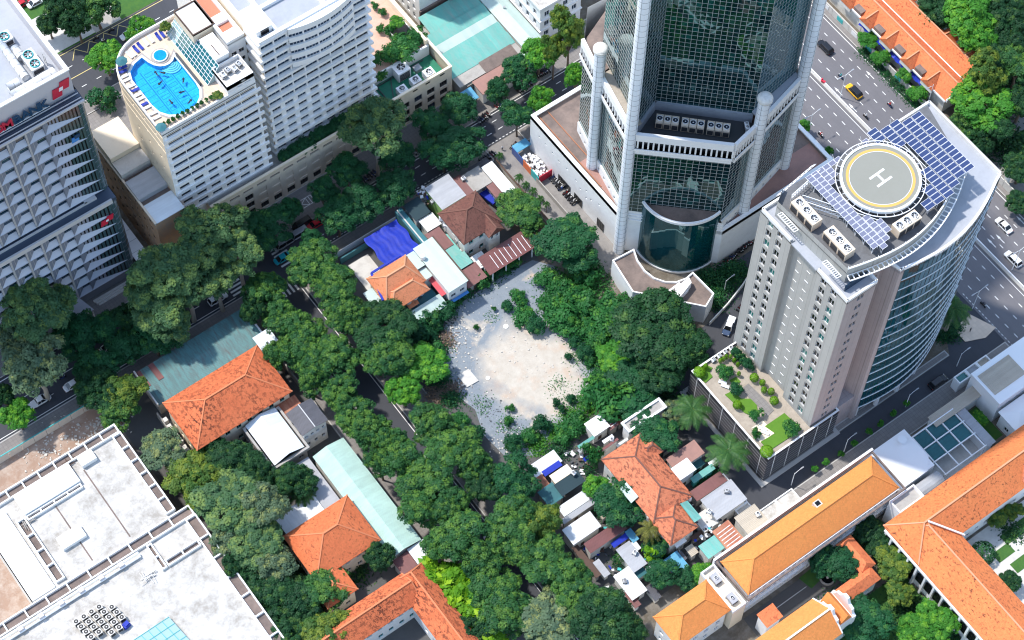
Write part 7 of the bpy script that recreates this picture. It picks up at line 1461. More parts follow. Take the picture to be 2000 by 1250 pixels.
def crown(name, mat, R, H, nl, lr, cr, dens, ls, tintp, z, low=-.35, seed=0, tintv=.8, droop=0.0):
    "crown of nl lobes, each covered with clumps of leaves, centred at height z"
    rs = np.random.default_rng(seed); C=[];Nm=[];S=[];T=[]
    lobes = []
    for k in range(nl):
        a = 2*pi*(k+rs.uniform(-.3,.3))/max(1,nl-1)*1.0; rr = R*rs.uniform(.35,.72) if k else 0; lobes.append((rr*cos(a),rr*sin(a),H*rs.uniform(-.35,.45) if k else H*.35, lr*R*rs.uniform(.8,1.15)))
    for lx,ly,lz,r in lobes:
        ncl = max(5,int(4*pi*r*r/(cr*cr)*.40))
        for q in range(ncl):
            d = rs.normal(size=3); d /= np.linalg.norm(d)
            if d[2] < low: d[2] = -d[2]*.5
            d[2] *= H/R*1.15 if H < R else 1
            c = np.array([lx,ly,lz])+d*r*rs.uniform(.72,1.04); cc_ = cr*rs.uniform(.6,1.25)
            nlv = max(6,int(dens*cc_*cc_)); dd = rs.normal(size=(nlv,3)); dd /= np.linalg.norm(dd,axis=1,keepdims=True); dd[:,2] = np.where(dd[:,2] < -.3,-dd[:,2],dd[:,2])
            P_ = c+dd*cc_*rs.uniform(.55,1.05,size=(nlv,1))*np.array([1,1,.75]); P_[:,2] -= droop*np.hypot(P_[:,0]-c[0],P_[:,1]-c[1])
            nn = dd*.8+np.array([0,0,.55])+d*.35+rs.normal(size=(nlv,3))*.38
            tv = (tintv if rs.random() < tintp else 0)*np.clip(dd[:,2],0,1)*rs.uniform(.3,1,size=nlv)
            C.append(P_);Nm.append(nn);S.append(ls*rs.uniform(.6,1.3,size=nlv));T.append(tv)
    C=np.concatenate(C);C[:,2]+=z
    return leaf_mesh(name,C,np.concatenate(Nm),np.concatenate(S),np.concatenate(T),mat), lobes
def trunk(name, mat, lobes, z, r, h0, seed):
    rs = random.Random(seed); m = MB(); top = z*.72
    m.tube([(0,0,0),(rs.uniform(-.2,.2),rs.uniform(-.2,.2),h0*.5),(rs.uniform(-.3,.3),rs.uniform(-.3,.3),h0),(0,0,top)],[r*1.25,r,r*.85,r*.4],9)
    for lx,ly,lz,lr in lobes[1:]: m.tube([(0,0,h0*rs.uniform(.8,1)),(lx*.5,ly*.5,h0+(z+lz-h0)*.55),(lx,ly,z+lz)],[r*.55,r*.32,r*.12],6)
    return m.mesh(name,mat)
SPEC = {}
def species(key, nv, leaf, bark, R, H, nl, lr, cr, dens, ls, tp, z, tr, h0, **kw):
    v = []
    for i in range(nv):
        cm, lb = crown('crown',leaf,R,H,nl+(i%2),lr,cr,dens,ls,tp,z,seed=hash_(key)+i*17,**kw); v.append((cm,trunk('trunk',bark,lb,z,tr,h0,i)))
    SPEC[key] = (v,R,z)
def hash_(s): return sum(ord(c)*(i+3) for i,c in enumerate(s))
species('street',5,'leaf_street','bark',4.2,3.4,7,.48,.80,105,.23,.15,7.5,.24,4.2)
species('mango',5,'leaf_mango','bark',4.8,3.8,8,.42,.85,100,.25,.5,8.2,.28,4.5)
species('big',3,'leaf_big','bark_pale',6.5,4.0,11,.32,.95,80,.28,.4,17,.5,11)
species('dark',4,'leaf_dark','bark',7.0,5.0,11,.40,.9,84,.27,.15,9,.5,4.5)
species('yellow',3,'leaf_yellow','bark',4.8,4.0,8,.42,.85,90,.26,.5,9,.3,5)
species('bright',3,'leaf_bright','bark',4.6,3.8,8,.42,.8,95,.25,.35,8,.28,4.5)
species('pale',3,'leaf_pale','bark_pale',5.2,4.0,9,.38,.9,80,.27,.35,11,.35,6.5)
species('banana',2,'leaf_lime','bark',3.2,2.4,5,.6,1.1,16,.85,.3,4.2,.15,2.2)
species('sapling',2,'leaf_bright','bark',2.0,1.7,4,.6,.6,110,.2,.2,3.6,.09,2.0)
species('bush',4,'leaf_weed','bark',1.4,1.0,4,.6,.55,110,.19,.25,.9,.06,.4)
species('darkbush',3,'leaf_street','bark',1.6,1.3,4,.6,.6,100,.2,.15,1.1,.07,.5)
def ball_crown(key, leaf, R, z, ls=.12, n=900, dom=1.0, bark='bark'):
    d = RNG.normal(size=(n,3)); d /= np.linalg.norm(d,axis=1,keepdims=True); d = d[d[:,2] > -.75]
    C = d*R*RNG.uniform(.9,1.04,size=(len(d),1))*np.array([1,1,dom]); C[:,2] += z
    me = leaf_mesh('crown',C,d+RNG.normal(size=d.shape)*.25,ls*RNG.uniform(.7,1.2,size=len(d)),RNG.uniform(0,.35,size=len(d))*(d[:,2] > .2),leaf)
    m = MB(); m.cyl((0,0,0),.08*R+.04,z,8); SPEC[key] = ([(me,m.mesh('trunk',bark))],R,z)
ball_crown('topiary','leaf_lime',.85,.95); ball_crown('topiary_dark','leaf_street',1.0,1.0)
def frond_crown(key, leaf, nf, L, z, rise, droop, width, nleaf, ls, tr, bark, coc=None):
    C=[];Nm=[];V=[];F=[];m = MB(); rs = random.Random(5)
    for k in range(nf):
        a = 2*pi*k/nf*1.0+rs.uniform(-.2,.2); ri = rise*rs.uniform(.25,1.2); ll = L*rs.uniform(.85,1.1); ca,sa = cos(a),sin(a); pts=[]
        for j in range(8): t = j/7; pts.append(Vector((ca*ll*t, sa*ll*t, z+ri*sin(t*2.0)-droop*t*t*rs.uniform(.9,1.1))))
        m.tube(pts,[.06*(1-.8*j/7) for j in range(8)],4)
        for j in range(nleaf):
            t = .08+.92*j/nleaf; q = t*7; i = min(6,int(q)); p = pts[i].lerp(pts[i+1],q-i); d = (pts[i+1]-pts[i]).normalized(); sd = Vector((-sa,ca,0)); w = width*sin(pi*min(1,.12+.88*t))**.6*rs.uniform(.8,1.1)
            for s in (-1,1):
                e = p+sd*s*w+d*w*.55+Vector((0,0,-w*.45*rs.uniform(.5,1.3))); h = d*(ls)
                m.quad(p,p+h,e+h*.3,e,0)
    if coc:
        for k in range(9): m.ball((.25*cos(k*2.1),.25*sin(k*2.1),z-.35),.14,.14,.17,6,4,m=1)
    me = m.mesh('crown',[leaf,coc or leaf]); n = len(me.polygons); at = me.attributes.new('tint','FLOAT','FACE'); at.data.foreach_set('value',np.random.default_rng(3).uniform(0,.35,n).astype(np.float32))
    tm = MB(); tm.tube([(0,0,0),(.08,.05,z*.3),(.12,.1,z*.65),(0,0,z)],[tr*1.5,tr*1.05,tr*.95,tr*.8],10); g = MB()
    SPEC[key] = ([(me,tm.mesh('trunk',bark))],L,z)
frond_crown('royal','leaf_palm',17,3.6,10,1.2,2.4,.75,34,.13,.28,'bark_pale','flower_y'); frond_crown('coconut','leaf_coco',18,3.4,8,1.0,2.6,.6,34,.11,.2,'bark_pale'); frond_crown('small_palm','leaf_palm',12,1.7,3.2,.7,1.2,.4,22,.1,.1,'bark'); frond_crown('fern_palm','leaf_palm',15,2.6,5,.9,1.7,.55,30,.12,.15,'bark')
KIND = dict(street='round street tree',mango='leafy mango like tree',big='tall pale crowned tree',dark='dense dark tree',yellow='yellow green tree',bright='bright green tree',pale='grey green tree',banana='broad leaved bright plant clump',sapling='small young tree',bush='green bush',darkbush='dark green bush',topiary='clipped lime green ball bush',topiary_dark='clipped dark green bush',royal='feathery royal palm',coconut='yellowish coconut palm',small_palm='small palm',fern_palm='feathery dark palm')
NAME = dict(royal='palm_tree',coconut='palm_tree',small_palm='palm_tree',fern_palm='palm_tree',bush='bush',darkbush='bush',topiary='clipped_bush',topiary_dark='clipped_bush',banana='banana_plant')
CAT = dict(royal='palm tree',coconut='palm tree',small_palm='palm tree',fern_palm='palm tree',bush='bush',darkbush='bush',topiary='bush',topiary_dark='bush',banana='plant')
BIGSP = ('street','mango','big','dark','yellow','bright','pale')
def tree_at(sp, X, Y, r, zc, label, base=0, group=None, sq=None):
    v,R,z = SPEC[sp]; cm,tm = v[int(random.random()*len(v))%len(v)]; s = r/R*(1.14 if sp in ('big','pale') else 1.0)
    t = thing(NAME.get(sp,'tree'),label,CAT.get(sp,'tree'),(X,Y,base),random.random()*6.28,group); t['_local'] = 1
    sz = (zc-base)/z if sq is None else sq; t.scale = (s,s,max(.5*s,min(2.2*s,sz)))
    for nm,me in (('crown',cm),('trunk',tm)): o = bpy.data.objects.new(nm,me); COL.objects.link(o); o.parent = t
    return t
def tree(sp, x, y, rpx, zc, where, base=0, group=None):
    p = W(x,y,zc); d = (p-CAM).length; return tree_at(sp,p.x,p.y,rpx*d/FPX,zc,where,base,group)
def row(sp, zc, phrase, group, pts):
    for i,q in enumerate(pts): tree(q[3] if len(q) > 3 else sp, q[0],q[1],q[2], q[4] if len(q) > 4 else zc, '%s, %s %s'%(KIND[q[3] if len(q) > 3 else sp],ORD[i],phrase),0,group)
row('street',7.5,'from the crossing along the hotel side','trees along the hotel street',[(520,443,46),(566,408,24),(629,377,28),(675,338,36),(768,301,38),(842,243,34),(896,211,38),(974,173,25),(1011,141,35),(1052,108,38,'bright',8.5)])
row('street',7.5,'from the crossing across from the hotel','trees along the hotel street',[(612,470,24),(659,427,42),(707,393,42),(774,366,40),(866,300,40),(897,282,48),(1010,230,31),(1056,196,27,'bright'),(1125,150,26,'bright',9)])
tree('big',733,247,62,19,'tall pale crowned tree towering over the hotel podium wall'); tree('yellow',1112,62,38,16,'tall yellow green tree on a pale trunk by the glass tower'); tree('yellow',1082,95,26,12,'low side crown of yellow green tree by the shops')
row('big',17,'from the right in the giant group by the crossing','giant trees at the corner',[(464,498,46,'big',16),(404,448,50,'big',19),(326,528,66,'big',19),(306,600,56,'big',16),(362,560,50,'big',15),(440,445,46,'big',18),(380,498,52,'big',18),(285,560,44,'big',17),(420,540,44,'big',15),(340,640,34,'big',13)])
row('street',7.5,'from the crossing along the left street median','trees along the left street',[(301,662,42),(243,678,38),(205,637,33),(152,655,48),(189,716,40),(250,620,30,'dark')])
tree('big',66,612,64,18,'giant pale tree in front of the bank, left of its canopy'); tree('pale',66,712,58,16,'grey green giant tree with leaning trunk at the left edge'); tree('big',120,585,34,15,'small side crown before the bank window bays'); tree('bright',32,810,34,7,'bright round tree at the left edge by the hoarding'); tree('dark',8,775,24,8,'dark tree cut by the left picture edge'); tree('pale',30,660,36,14,'pale crown at the far left edge above the street')
row('yellow',8,'from the hoarding around the red villa garden','trees around the villa garden',[(243,768,46,'yellow',9),(190,758,44,'dark',8),(228,800,42,'mango',7),(315,876,46,'pale',9),(366,922,54,'yellow',8),(455,905,52,'dark',7),(425,880,30,'dark',6),(505,925,38,'dark',6),(577,940,40,'dark',7)])
row('pale',11,'going down beside the white flat roofs','trees beside the white roofs',[(455,978,70,'big',12),(395,960,46,'yellow',10),(520,990,44,'pale',12),(505,1060,56,'big',11),(535,1105,40,'pale',10),(445,1055,40,'pale',10),(470,1105,36,'dark',8),(520,1160,52,'dark',7),(575,1185,58,'dark',7),(640,1145,48,'mango',7),(640,1236,54,'yellow',8),(560,1235,44,'dark',7),(743,1088,34,'dark',6)])
row('mango',8.5,'from the crossing, villa side of the side street','left row of the leafy side street',[(520,566,42),(495,610,30,'dark'),(553,628,40),(592,650,44),(548,692,32),(606,694,42),(655,700,50),(612,740,36),(667,775,38),(697,822,42),(762,868,34),(728,845,38),(776,893,46),(745,905,30),(830,943,56),(823,990,44),(884,994,38),(895,1042,58),(862,1068,40),(940,1095,42)])
row('mango',8.5,'from the crossing, lot side of the side street','right row of the leafy side street',[(606,517,50),(650,545,42),(657,575,44),(673,615,42),(700,620,30),(749,642,64,'dark',8),(740,700,40),(764,690,50),(830,712,46,'bright',6),(790,765,36,'bright',7),(850,835,48),(884,870,58),(925,905,40),(948,945,42,'dark',7),(1005,940,46,'street',8),(999,1035,58),(1008,1000,40)])
row('mango',8,'in the grove at the lower end of the street','grove at the lower street',[(1063,1015,40,'yellow',9),(1057,1088,60),(1020,1075,40),(1108,1128,46),(970,1154,50),(993,1196,54),(930,1165,36,'bright',6),(1070,1216,56,'pale',8),(1180,1212,70,'dark',9),(1130,1180,46),(1225,1235,40,'dark',8),(920,1230,40,'dark',6)])
row('banana',5,'at the foot of the grove','banana clumps',[(858,1128,34),(885,1150,34),(905,1180,32),(875,1180,28),(930,1215,36),(960,1245,34)])
row('dark',8,'from the alley around the vacant lot','trees around the vacant lot',[(1108,462,56,'street',7),(1130,505,38,'street',5),(1150,530,26,'bush',2.5),(1011,408,48,'mango',6),(1035,440,26,'mango',5),(1275,640,92,'dark',9),(1205,700,44,'bright',4),(1330,680,56,'dark',8),(1240,745,52,'street',5),(1290,720,50,'dark',7),(1190,790,40,'bush',4),(1205,600,26,'bush',2.2)])
row('dark',5,'from the lot among the crowded roofs','trees among the crowded roofs',[(1287,850,46,'street',6),(1204,988,50,'street',6),(1165,955,28,'bright',4.5),(1240,790,46,'street',5),(1292,1118,30,'street',4.5),(1283,1070,24,'street',4),(1340,1130,24,'street',3.5),(1372,1118,24,'bright',3.5),(1160,890,18,'bush',3),(1274,1078,16,'banana',3.5)])
tree('royal',1352,800,42,9,'feathery royal palm left of the black podium, the farther one'); tree('royal',1424,880,46,9,'feathery royal palm with yellow flowers beside the black podium'); tree('coconut',1268,1033,27,8,'yellowish coconut palm below the orange tiled house'); tree('royal',1864,602,38,10,'large royal palm at the boulevard corner of the helipad tower'); tree('pale',1318,800,24,5,'pale shrubby tree beside the farther royal palm')
row('small_palm',3.6,'from the street along the alley wall','small palms along the alley',[(976,303,10),(1014,345,11),(1027,360,10),(1041,372,11),(1055,388,11),(1068,398,9)]); tree('fern_palm',590,965,26,6,'feathery dark palm beside the mint shed'); tree('small_palm',1213,1085,12,3.5,'small palm among the crowded roofs')
# top right park
row('dark',9,'from the top behind the market hall','park trees behind the market hall',[(1838,20,50,'dark',8),(1895,30,56,'bright',11),(1905,75,40,'bright',10),(1960,20,50,'dark',9),(1925,150,44,'yellow',12),(1915,205,60,'bright',9),(1890,240,36,'mango',7),(1955,115,40,'dark',8),(1990,130,44,'mango',9),(1990,65,46,'dark',9),(1940,250,36,'dark',7),(1920,280,24,'dark',5),(1998,200,40,'dark',8),(1995,330,36,'dark',6),(1990,395,26,'dark',4)])
row('sapling',3,'from the top along the boulevard kerb','young trees along the boulevard',[(1695,78,20),(1726,112,18),(1768,148,20),(1798,182,19),(1885,277,20),(1572,246,12),(1618,296,9)])
# top left lawn and hotel corner
row('dark',8,'from the left beyond the back road','trees on the far lawn',[(128,18,42,'dark',9),(185,10,44,'mango',9),(150,48,30,'dark',7),(95,50,26,'dark',5),(205,112,34,'bright',7),(275,60,30,'bright',7),(380,12,24,'street',7),(205,195,24,'darkbush',2.5)])
tree('yellow',322,52,13,46,'small yellowish tree in the corner of the pool deck',43.4); tree('yellow',425,186,12,44.8,'small yellow shrub at the front corner of the pool deck',43.4)
# bottom right gardens
row('dark',6,'from the yellow roof in the convent garden','trees in the convent garden',[(1640,1098,40,'street',6),(1605,1100,26,'street',5),(1700,1040,30,'dark',4),(1745,1100,38,'yellow',5),(1720,1075,28,'dark',4),(1690,1210,46,'street',6),(1660,1190,36,'dark',5),(1760,1160,30,'yellow',4),(1825,1215,44,'bright',6),(1790,1240,40,'bright',6),(1920,1080,24,'topiary_dark',2),(1945,1010,22,'yellow',3),(1975,1000,20,'yellow',3),(1970,1135,22,'dark',3),(1990,995,14,'yellow',3),(1910,822,18,'bright',3.5),(1940,1225,30,'dark',4)])
# hotel terrace greenery
def bushes(sp, pts, z, base, phrase, group, r=9):
    for i,q in enumerate(pts): tree(sp,q[0],q[1],q[2] if len(q) > 2 else r,z,'%s, %s %s'%(KIND[sp],ORD[i] if i < 20 else ORD[19],phrase),base,group)
for i in range(19):
    X = -20.6+1.35*i; tree_at('darkbush',X,58.0+random.uniform(-.5,.5),random.uniform(1.2,1.7),11.9,'%s hedge bush from the left on the hotel podium terrace'%ORD[i],10.6,'hedge on the podium terrace')
bushes('bush',[(756,110,14),(772,100,18),(795,92,24),(780,82,16),(735,118,12),(812,68,18),(760,60,10),(745,150,9)],12.6,11.1,'in the roof garden of the hotel podium','roof garden bushes')
for i,(x,y) in enumerate(((733,18),(748,30),(742,62),(748,112),(732,125))): 
    p = W(x,y,11.1); t = thing('potted_plant','%s potted plant from the top on the pink hotel terrace'%ORD[i],'plant',(p.x,p.y,11.1)); MB().cyl((p.x,p.y,11.1),.45,.5,12,.6).part('planter','sandstone',t); o = piece('foliage',SPEC['bush'][0][i%4][0],t,(p.x,p.y,11.4),i,(.6,.6,.9))
t = thing('planter_bed','white walled planter with a leafy tree on the hotel terrace','planter',(19,71,11)); MB().box(17.6,68.6,11.1,22.3,73.0,12.6).part('wall','white',t); MB().box(17.9,68.9,12.6,22.0,72.7,12.7).part('soil','soil',t); tree_at('bright',19.6,72.0,1.9,15,'bright leafy tree in the white planter of the hotel terrace',12.6)
bushes('darkbush',[(845,68,16),(838,88,14),(852,80,12),(830,60,10)],2.2,0,'between hotel podium and mint sheds','gap bushes'); 
# roof garden of the black podium
TB = [(1366,727,12,'topiary'),(1378,716,5,'topiary'),(1497,882,13,'topiary'),(1440,791,9,'topiary'),(1473,738,9,'topiary'),(1489,748,6,'topiary'),(1492,762,6,'topiary'),(1506,765,7,'topiary'),(1512,783,9,'topiary'),(1407,705,4,'topiary'),(1413,701,4,'topiary'),(1419,697,4,'topiary'),(1427,697,4,'topiary'),(1434,704,4,'topiary'),(1441,712,4,'topiary'),(1443,730,4,'topiary'),(1417,727,14,'yellow'),(1437,763,13,'mango'),(1475,812,12,'yellow'),(1476,848,8,'pale'),(1547,838,15,'yellow')]
for i,(x,y,r,sp) in enumerate(TB):
    p = W(x,y,PH+.8); d = (p-CAM).length; tree_at('topiary' if sp == 'topiary' else ('bush' if sp != 'mango' else 'darkbush'),p.x,p.y,r*d/FPX,PH+.9,['largest lime ball bush at the left corner','tiny lime ball beside the left corner bush','large lime ball bush at the near corner','lime ball bush on the middle lawn','lime ball bush nearest the tower wall','second lime ball along the tower wall','third lime ball along the tower wall','fourth lime ball along the tower wall','fifth lime ball along the tower wall','first mini ball of the far hedge row','second mini ball of the far hedge row','third mini ball of the far hedge row','fourth mini ball of the far hedge row','fifth mini ball of the far hedge row','sixth mini ball of the far hedge row','seventh mini ball of the far hedge row','leafy shrub on the far paved square','leafy shrub beside the middle lawn','leafy shrub beside the dark planter','pale shrub by the white benches','bushy shrub on the near lawn'][i]+' of the podium garden',PH-.3,'podium garden bushes')
hg = [(1436,690),(1443,697),(1450,704),(1457,711),(1464,718)]
for i,(x,y) in enumerate(hg): p = W(x,y,PH+.5); tree_at('darkbush',p.x,p.y,1.0,PH+.8,'%s dark hedge bush along the tower wall of the podium garden'%ORD[i],PH-.3,'podium garden hedge')
# lot weeds: single bushes, then ground cover
LB = [(1022,617,20,'yellow'),(1044,637,18,'darkbush'),(1012,577,13,'bush'),(1020,590,10,'bush'),(990,598,11,'darkbush'),(965,605,4,'bush'),(1092,612,30,'bush'),(1072,590,20,'bush'),(1105,640,22,'bush'),(1118,615,18,'bush'),(1090,560,24,'bush'),(1060,545,18,'bush'),(1120,575,24,'bush'),(1150,600,26,'bush'),(1145,640,18,'bush'),(1120,670,12,'darkbush'),(1140,690,16,'darkbush'),(1150,705,12,'bush'),(1110,700,7,'darkbush'),(1165,660,20,'bush'),(1180,620,26,'bush'),(998,798,8,'bush'),(993,822,8,'bush'),(1059,832,18,'darkbush'),(1085,788,8,'darkbush'),(1098,800,7,'darkbush'),(1114,781,9,'darkbush'),(1143,785,12,'bush'),(1160,770,16,'bush'),(1035,850,16,'bush'),(1000,868,18,'darkbush'),(1125,825,22,'bush'),(1105,845,20,'bush'),(935,545,18,'bush'),(900,570,16,'darkbush'),(870,605,20,'darkbush'),(845,625,22,'darkbush'),(825,655,24,'darkbush'),(850,690,22,'bush'),(965,525,16,'darkbush'),(1000,510,14,'bush'),(885,585,16,'bush'),(930,640,5,'bush'),(1170,735,16,'bush'),(900,820,16,'bush'),(930,850,18,'darkbush'),(985,525,12,'bush')]
for i,(x,y,r,sp) in enumerate(LB):
    z = max(.5,r/12); p = W(x,y,z); where = 'upper' if y < 620 else ('middle' if y < 740 else 'lower'); side = 'left' if x < 960 else ('centre' if x < 1080 else 'right')
    k = sum(1 for q in LB[:i] if ('upper' if q[1] < 620 else ('middle' if q[1] < 740 else 'lower')) == where and ('left' if q[0] < 960 else ('centre' if q[0] < 1080 else 'right')) == side)
    tree_at('bush' if sp == 'yellow' else sp,p.x,p.y,r*p_ if (p_ := (p-CAM).length/FPX) else 1,z,'%s wild bush of the %s %s part of the vacant lot'%(ORD[k],where,side),0,'wild bushes on the lot',sq=max(.9,r/12))
def cover(name, label, mat, areas, n, ls, hz):
    C=[];Nn=[]
    for x,y,s in areas:
        p = W(x,y); k = int(n*s*s/sum(a[2]**2 for a in areas)); q = RNG.normal(size=(k,2))*s; h = np.abs(RNG.normal(size=k))*hz*np.exp(-(q**2).sum(1)/(3*s*s))+.06; C.append(np.column_stack([p.x+q[:,0],p.y+q[:,1],h])); Nn.append(RNG.normal(size=(k,3))*.6+np.array([0,0,1]))
    C=np.concatenate(C); me = leaf_mesh(name,C,np.concatenate(Nn),ls*RNG.uniform(.6,1.4,size=len(C)),RNG.uniform(0,.5,size=len(C))*(RNG.random(len(C)) < .3),mat); o = bpy.data.objects.new(name,me); COL.objects.link(o); o['kind'] = 'stuff'; o['label'] = label; o['category'] = 'weeds'; return o
cover('weeds','dense green weeds filling the right side of the vacant lot','leaf_weed',[(1100,560,2.4),(1130,600,2.6),(1160,640,2.8),(1180,680,2.4),(1185,720,2.0),(1085,600,2.0),(1150,560,2.6),(1200,650,2.6)],15000,.24,1.1)
cover('weeds','bright ground creepers along the lower lot boundary','leaf_bright',[(1170,765,1.6),(1150,790,1.5),(1120,820,1.5),(1090,845,1.3),(1050,870,1.4),(1190,745,1.4)],7000,.2,.5)
cover('weeds','dark creepers along the upper left lot boundary','leaf_street',[(870,600,1.4),(840,640,1.6),(910,565,1.3),(950,540,1.4),(990,515,1.2),(850,680,1.6),(860,740,1.4),(880,780,1.4)],8000,.22,.9)
cover('weeds','scattered small weeds over the open lot','leaf_weed',[(1110,790,1.6),(1090,750,1.2),(1150,750,1.2),(990,830,1.4),(1020,850,1.3),(960,620,.8),(940,790,1.3),(1125,700,1.2)],1500,.17,.25)
cover('dry_branches','heap of dry brush and branches at the left side of the lot','dry',[(868,665,1.3),(850,775,1.6),(880,760,1.2)],2600,.22,.5)
cover('verge_plants','low hedge along the boulevard pavement','leaf_street',[(1690,102,.9),(1704,116,.8),(1718,130,.8),(1732,145,.8),(1746,160,.8),(1760,174,.8),(1775,190,.8),(1788,203,.7)],5200,.18,.6)
cover('verge_plants','planted bank between the curved annex and the helipad tower','leaf_street',[(1385,545,1.6),(1410,560,1.6),(1440,535,1.6),(1425,530,1.4),(1400,590,1.2)],6000,.24,1.3)
cover('verge_plants','green planting in the island below the corner palm','leaf_street',[(1857,652,1.1),(1870,640,.8),(1842,658,.8)],2200,.2,.5)
cover('undergrowth','leafy undergrowth below the garden trees of the villas','leaf_dark',[(480,960,3),(590,1100,3),(440,900,2.5),(700,1120,1.5),(560,1150,3),(620,930,2)],7000,.3,.8)
cover('undergrowth','leafy undergrowth in the park behind the market hall','leaf_dark',[(1900,110,4),(1950,60,5),(1990,160,4),(1960,280,3),(1840,50,3),(1980,300,2.5),(1890,270,2)],11000,.34,.9)
cover('undergrowth','leafy undergrowth in the convent gardens','leaf_dark',[(1690,1050,2),(1740,1090,2),(1650,1200,3),(1780,1200,3),(1840,1240,3),(1980,1040,1.5)],7000,.28,.6)
cover('undergrowth','leafy plants around the huts of the crowded block','leaf_street',[(1370,940,1.2),(1395,925,1.0),(1215,1095,1.2),(1180,1000,1.4),(1150,920,1.0),(1300,1090,1.2),(1260,800,1.6),(1305,770,1.6),(1090,880,1.6)],5200,.22,.9)
# ================================================================== VEHICLES, LAMPS, PEOPLE, SMALL THINGS
def loft(mb, secs, m=0):
    "secs: list of rings of equal length"
    n = len(secs[0]); vs = [v for s in secs for v in s]
    fs = [(i*n+k, i*n+(k+1)%n, (i+1)*n+(k+1)%n, (i+1)*n+k) for i in range(len(secs)-1) for k in range(n)]+[tuple(range(n))[::-1], tuple(range((len(secs)-1)*n,len(secs)*n))]
    return mb.add(vs, fs, m)
def car_proto(kind):
    L, Wd, H = dict(sedan=(4.6,1.8,1.45), suv=(4.6,1.86,1.75), van=(4.9,1.85,1.95), pickup=(5.1,1.85,1.75))[kind]; hw = Wd/2; hl = L/2
    def ring_(y, w, z0, z1): r = .16; return [(-w+r,y,z0),(w-r,y,z0),(w,y,z0+r),(w,y,z1-r),(w-r*1.2,y,z1),(-w+r*1.2,y,z1),(-w,y,z1-r),(-w,y,z0+r)]
    bh = .92 if kind != 'sedan' else .82; body = MB()
    loft(body,[ring_(-hl,hw*.80,.34,bh*.80),ring_(-hl+.22,hw*.95,.26,bh*.92),ring_(-hl+1.0,hw,.24,bh),ring_(hl-1.0,hw,.24,bh),ring_(hl-.25,hw*.96,.26,bh*.97),ring_(hl,hw*.84,.36,bh*.84)])
    y0,y1,y2,y3 = dict(sedan=(-hl+1.0,-hl+1.75,hl-1.55,hl-.7),suv=(-hl+1.0,-hl+1.65,hl-.55,hl-.15),van=(-hl+.55,-hl+1.15,hl-.35,hl-.1),pickup=(-hl+1.15,-hl+1.8,.55,.8))[kind]; zt = H
    cab = MB(); cab.add([(-hw*.92,y0,bh-.03),(hw*.92,y0,bh-.03),(hw*.92,y3,bh-.03),(-hw*.92,y3,bh-.03),(-hw*.72,y1,zt-.06),(hw*.72,y1,zt-.06),(hw*.72,y2,zt-.06),(-hw*.72,y2,zt-.06)],[(0,1,5,4),(1,2,6,5),(2,3,7,6),(3,0,4,7),(4,5,6,7)])
    rf = MB(); rf.add([(-hw*.74,y1-.05,zt-.055),(hw*.74,y1-.05,zt-.055),(hw*.74,y2+.05,zt-.055),(-hw*.74,y2+.05,zt-.055),(-hw*.64,y1+.12,zt+.01),(hw*.64,y1+.12,zt+.01),(hw*.64,y2-.12,zt+.01),(-hw*.64,y2-.12,zt+.01)],[(0,1,5,4),(1,2,6,5),(2,3,7,6),(3,0,4,7),(4,5,6,7)])
    for a in (-1,1):
        rf.bar((a*hw*.93,y0,bh),(a*hw*.73,y1,zt-.04),.07); rf.bar((a*hw*.93,y3,bh),(a*hw*.73,y2,zt-.04),.09); ym = (y1+y2)/2; rf.bar((a*hw*.935,ym,bh),(a*hw*.735,ym,zt-.04),.07)
    if kind == 'pickup': rf.box(-hw*.86,.85,.5,hw*.86,hl-.12,bh+.02)
    wm = MB(); n = 14
    for sx,rr,mi in ((-.11,.33,0),(.111,.2,1)):
        pass
    wm.add([(x,.33*cos(2*pi*i/n),.33+.33*sin(2*pi*i/n)) for x in (-.11,.11) for i in range(n)],[(i,(i+1)%n,n+(i+1)%n,n+i) for i in range(n)]+[tuple(range(n))[::-1],tuple(range(n,2*n))],0)
    wm.add([(x,.2*cos(2*pi*i/n),.33+.2*sin(2*pi*i/n)) for x in (-.118,.118) for i in range(n)],[tuple(range(n))[::-1],tuple(range(n,2*n))],1)
    lt = MB().box(-.2,-.05,0,.2,.05,.14).mesh('headlight','lamp_white'); tl = MB().box(-.18,-.05,0,.18,.05,.16).mesh('tail_light','lamp_red')
    return dict(body=body.mesh('body','car_white'),cab=cab.mesh('windows','car_glass'),roof=rf.mesh('roof','car_white'),wheel=wm.mesh('wheel',['rubber','chrome']),hl=lt,tl=tl,L=L,hw=hw,bh=bh)
CP = {}
def car(kind, paint, x, y, rz, label, z=.03, roofp=None):
    p = W(x,y,.7)
    if kind not in CP: CP[kind] = car_proto(kind)
    c = CP[kind]; t = thing('car' if kind != 'pickup' else 'pickup_truck',label,'car' if kind != 'pickup' else 'truck',(p.x,p.y,z),rz); t['_local'] = 1
    for nm,key,pt in (('body','body',paint),('windows','cab',None),('roof','roof',roofp or paint)):
        o = bpy.data.objects.new(nm,c[key]); COL.objects.link(o); o.parent = t
        if pt: o.material_slots[0].link = 'OBJECT'; o.material_slots[0].material = MAT(pt)
    for a in (-1,1):
        for b in (-1,1): piece('wheel',c['wheel'],t,(a*(c['hw']-.1),b*c['L']*.31,0))
        piece('headlight',c['hl'],t,(a*(c['hw']-.34),-c['L']/2+.06,c['bh']*.66)); piece('tail_light',c['tl'],t,(a*(c['hw']-.32),c['L']/2-.05,c['bh']*.66))
    return t
UPY, DNY, RX, LX = pi, 0, pi/2, -pi/2      # headings: towards +Y, -Y, +X, -X
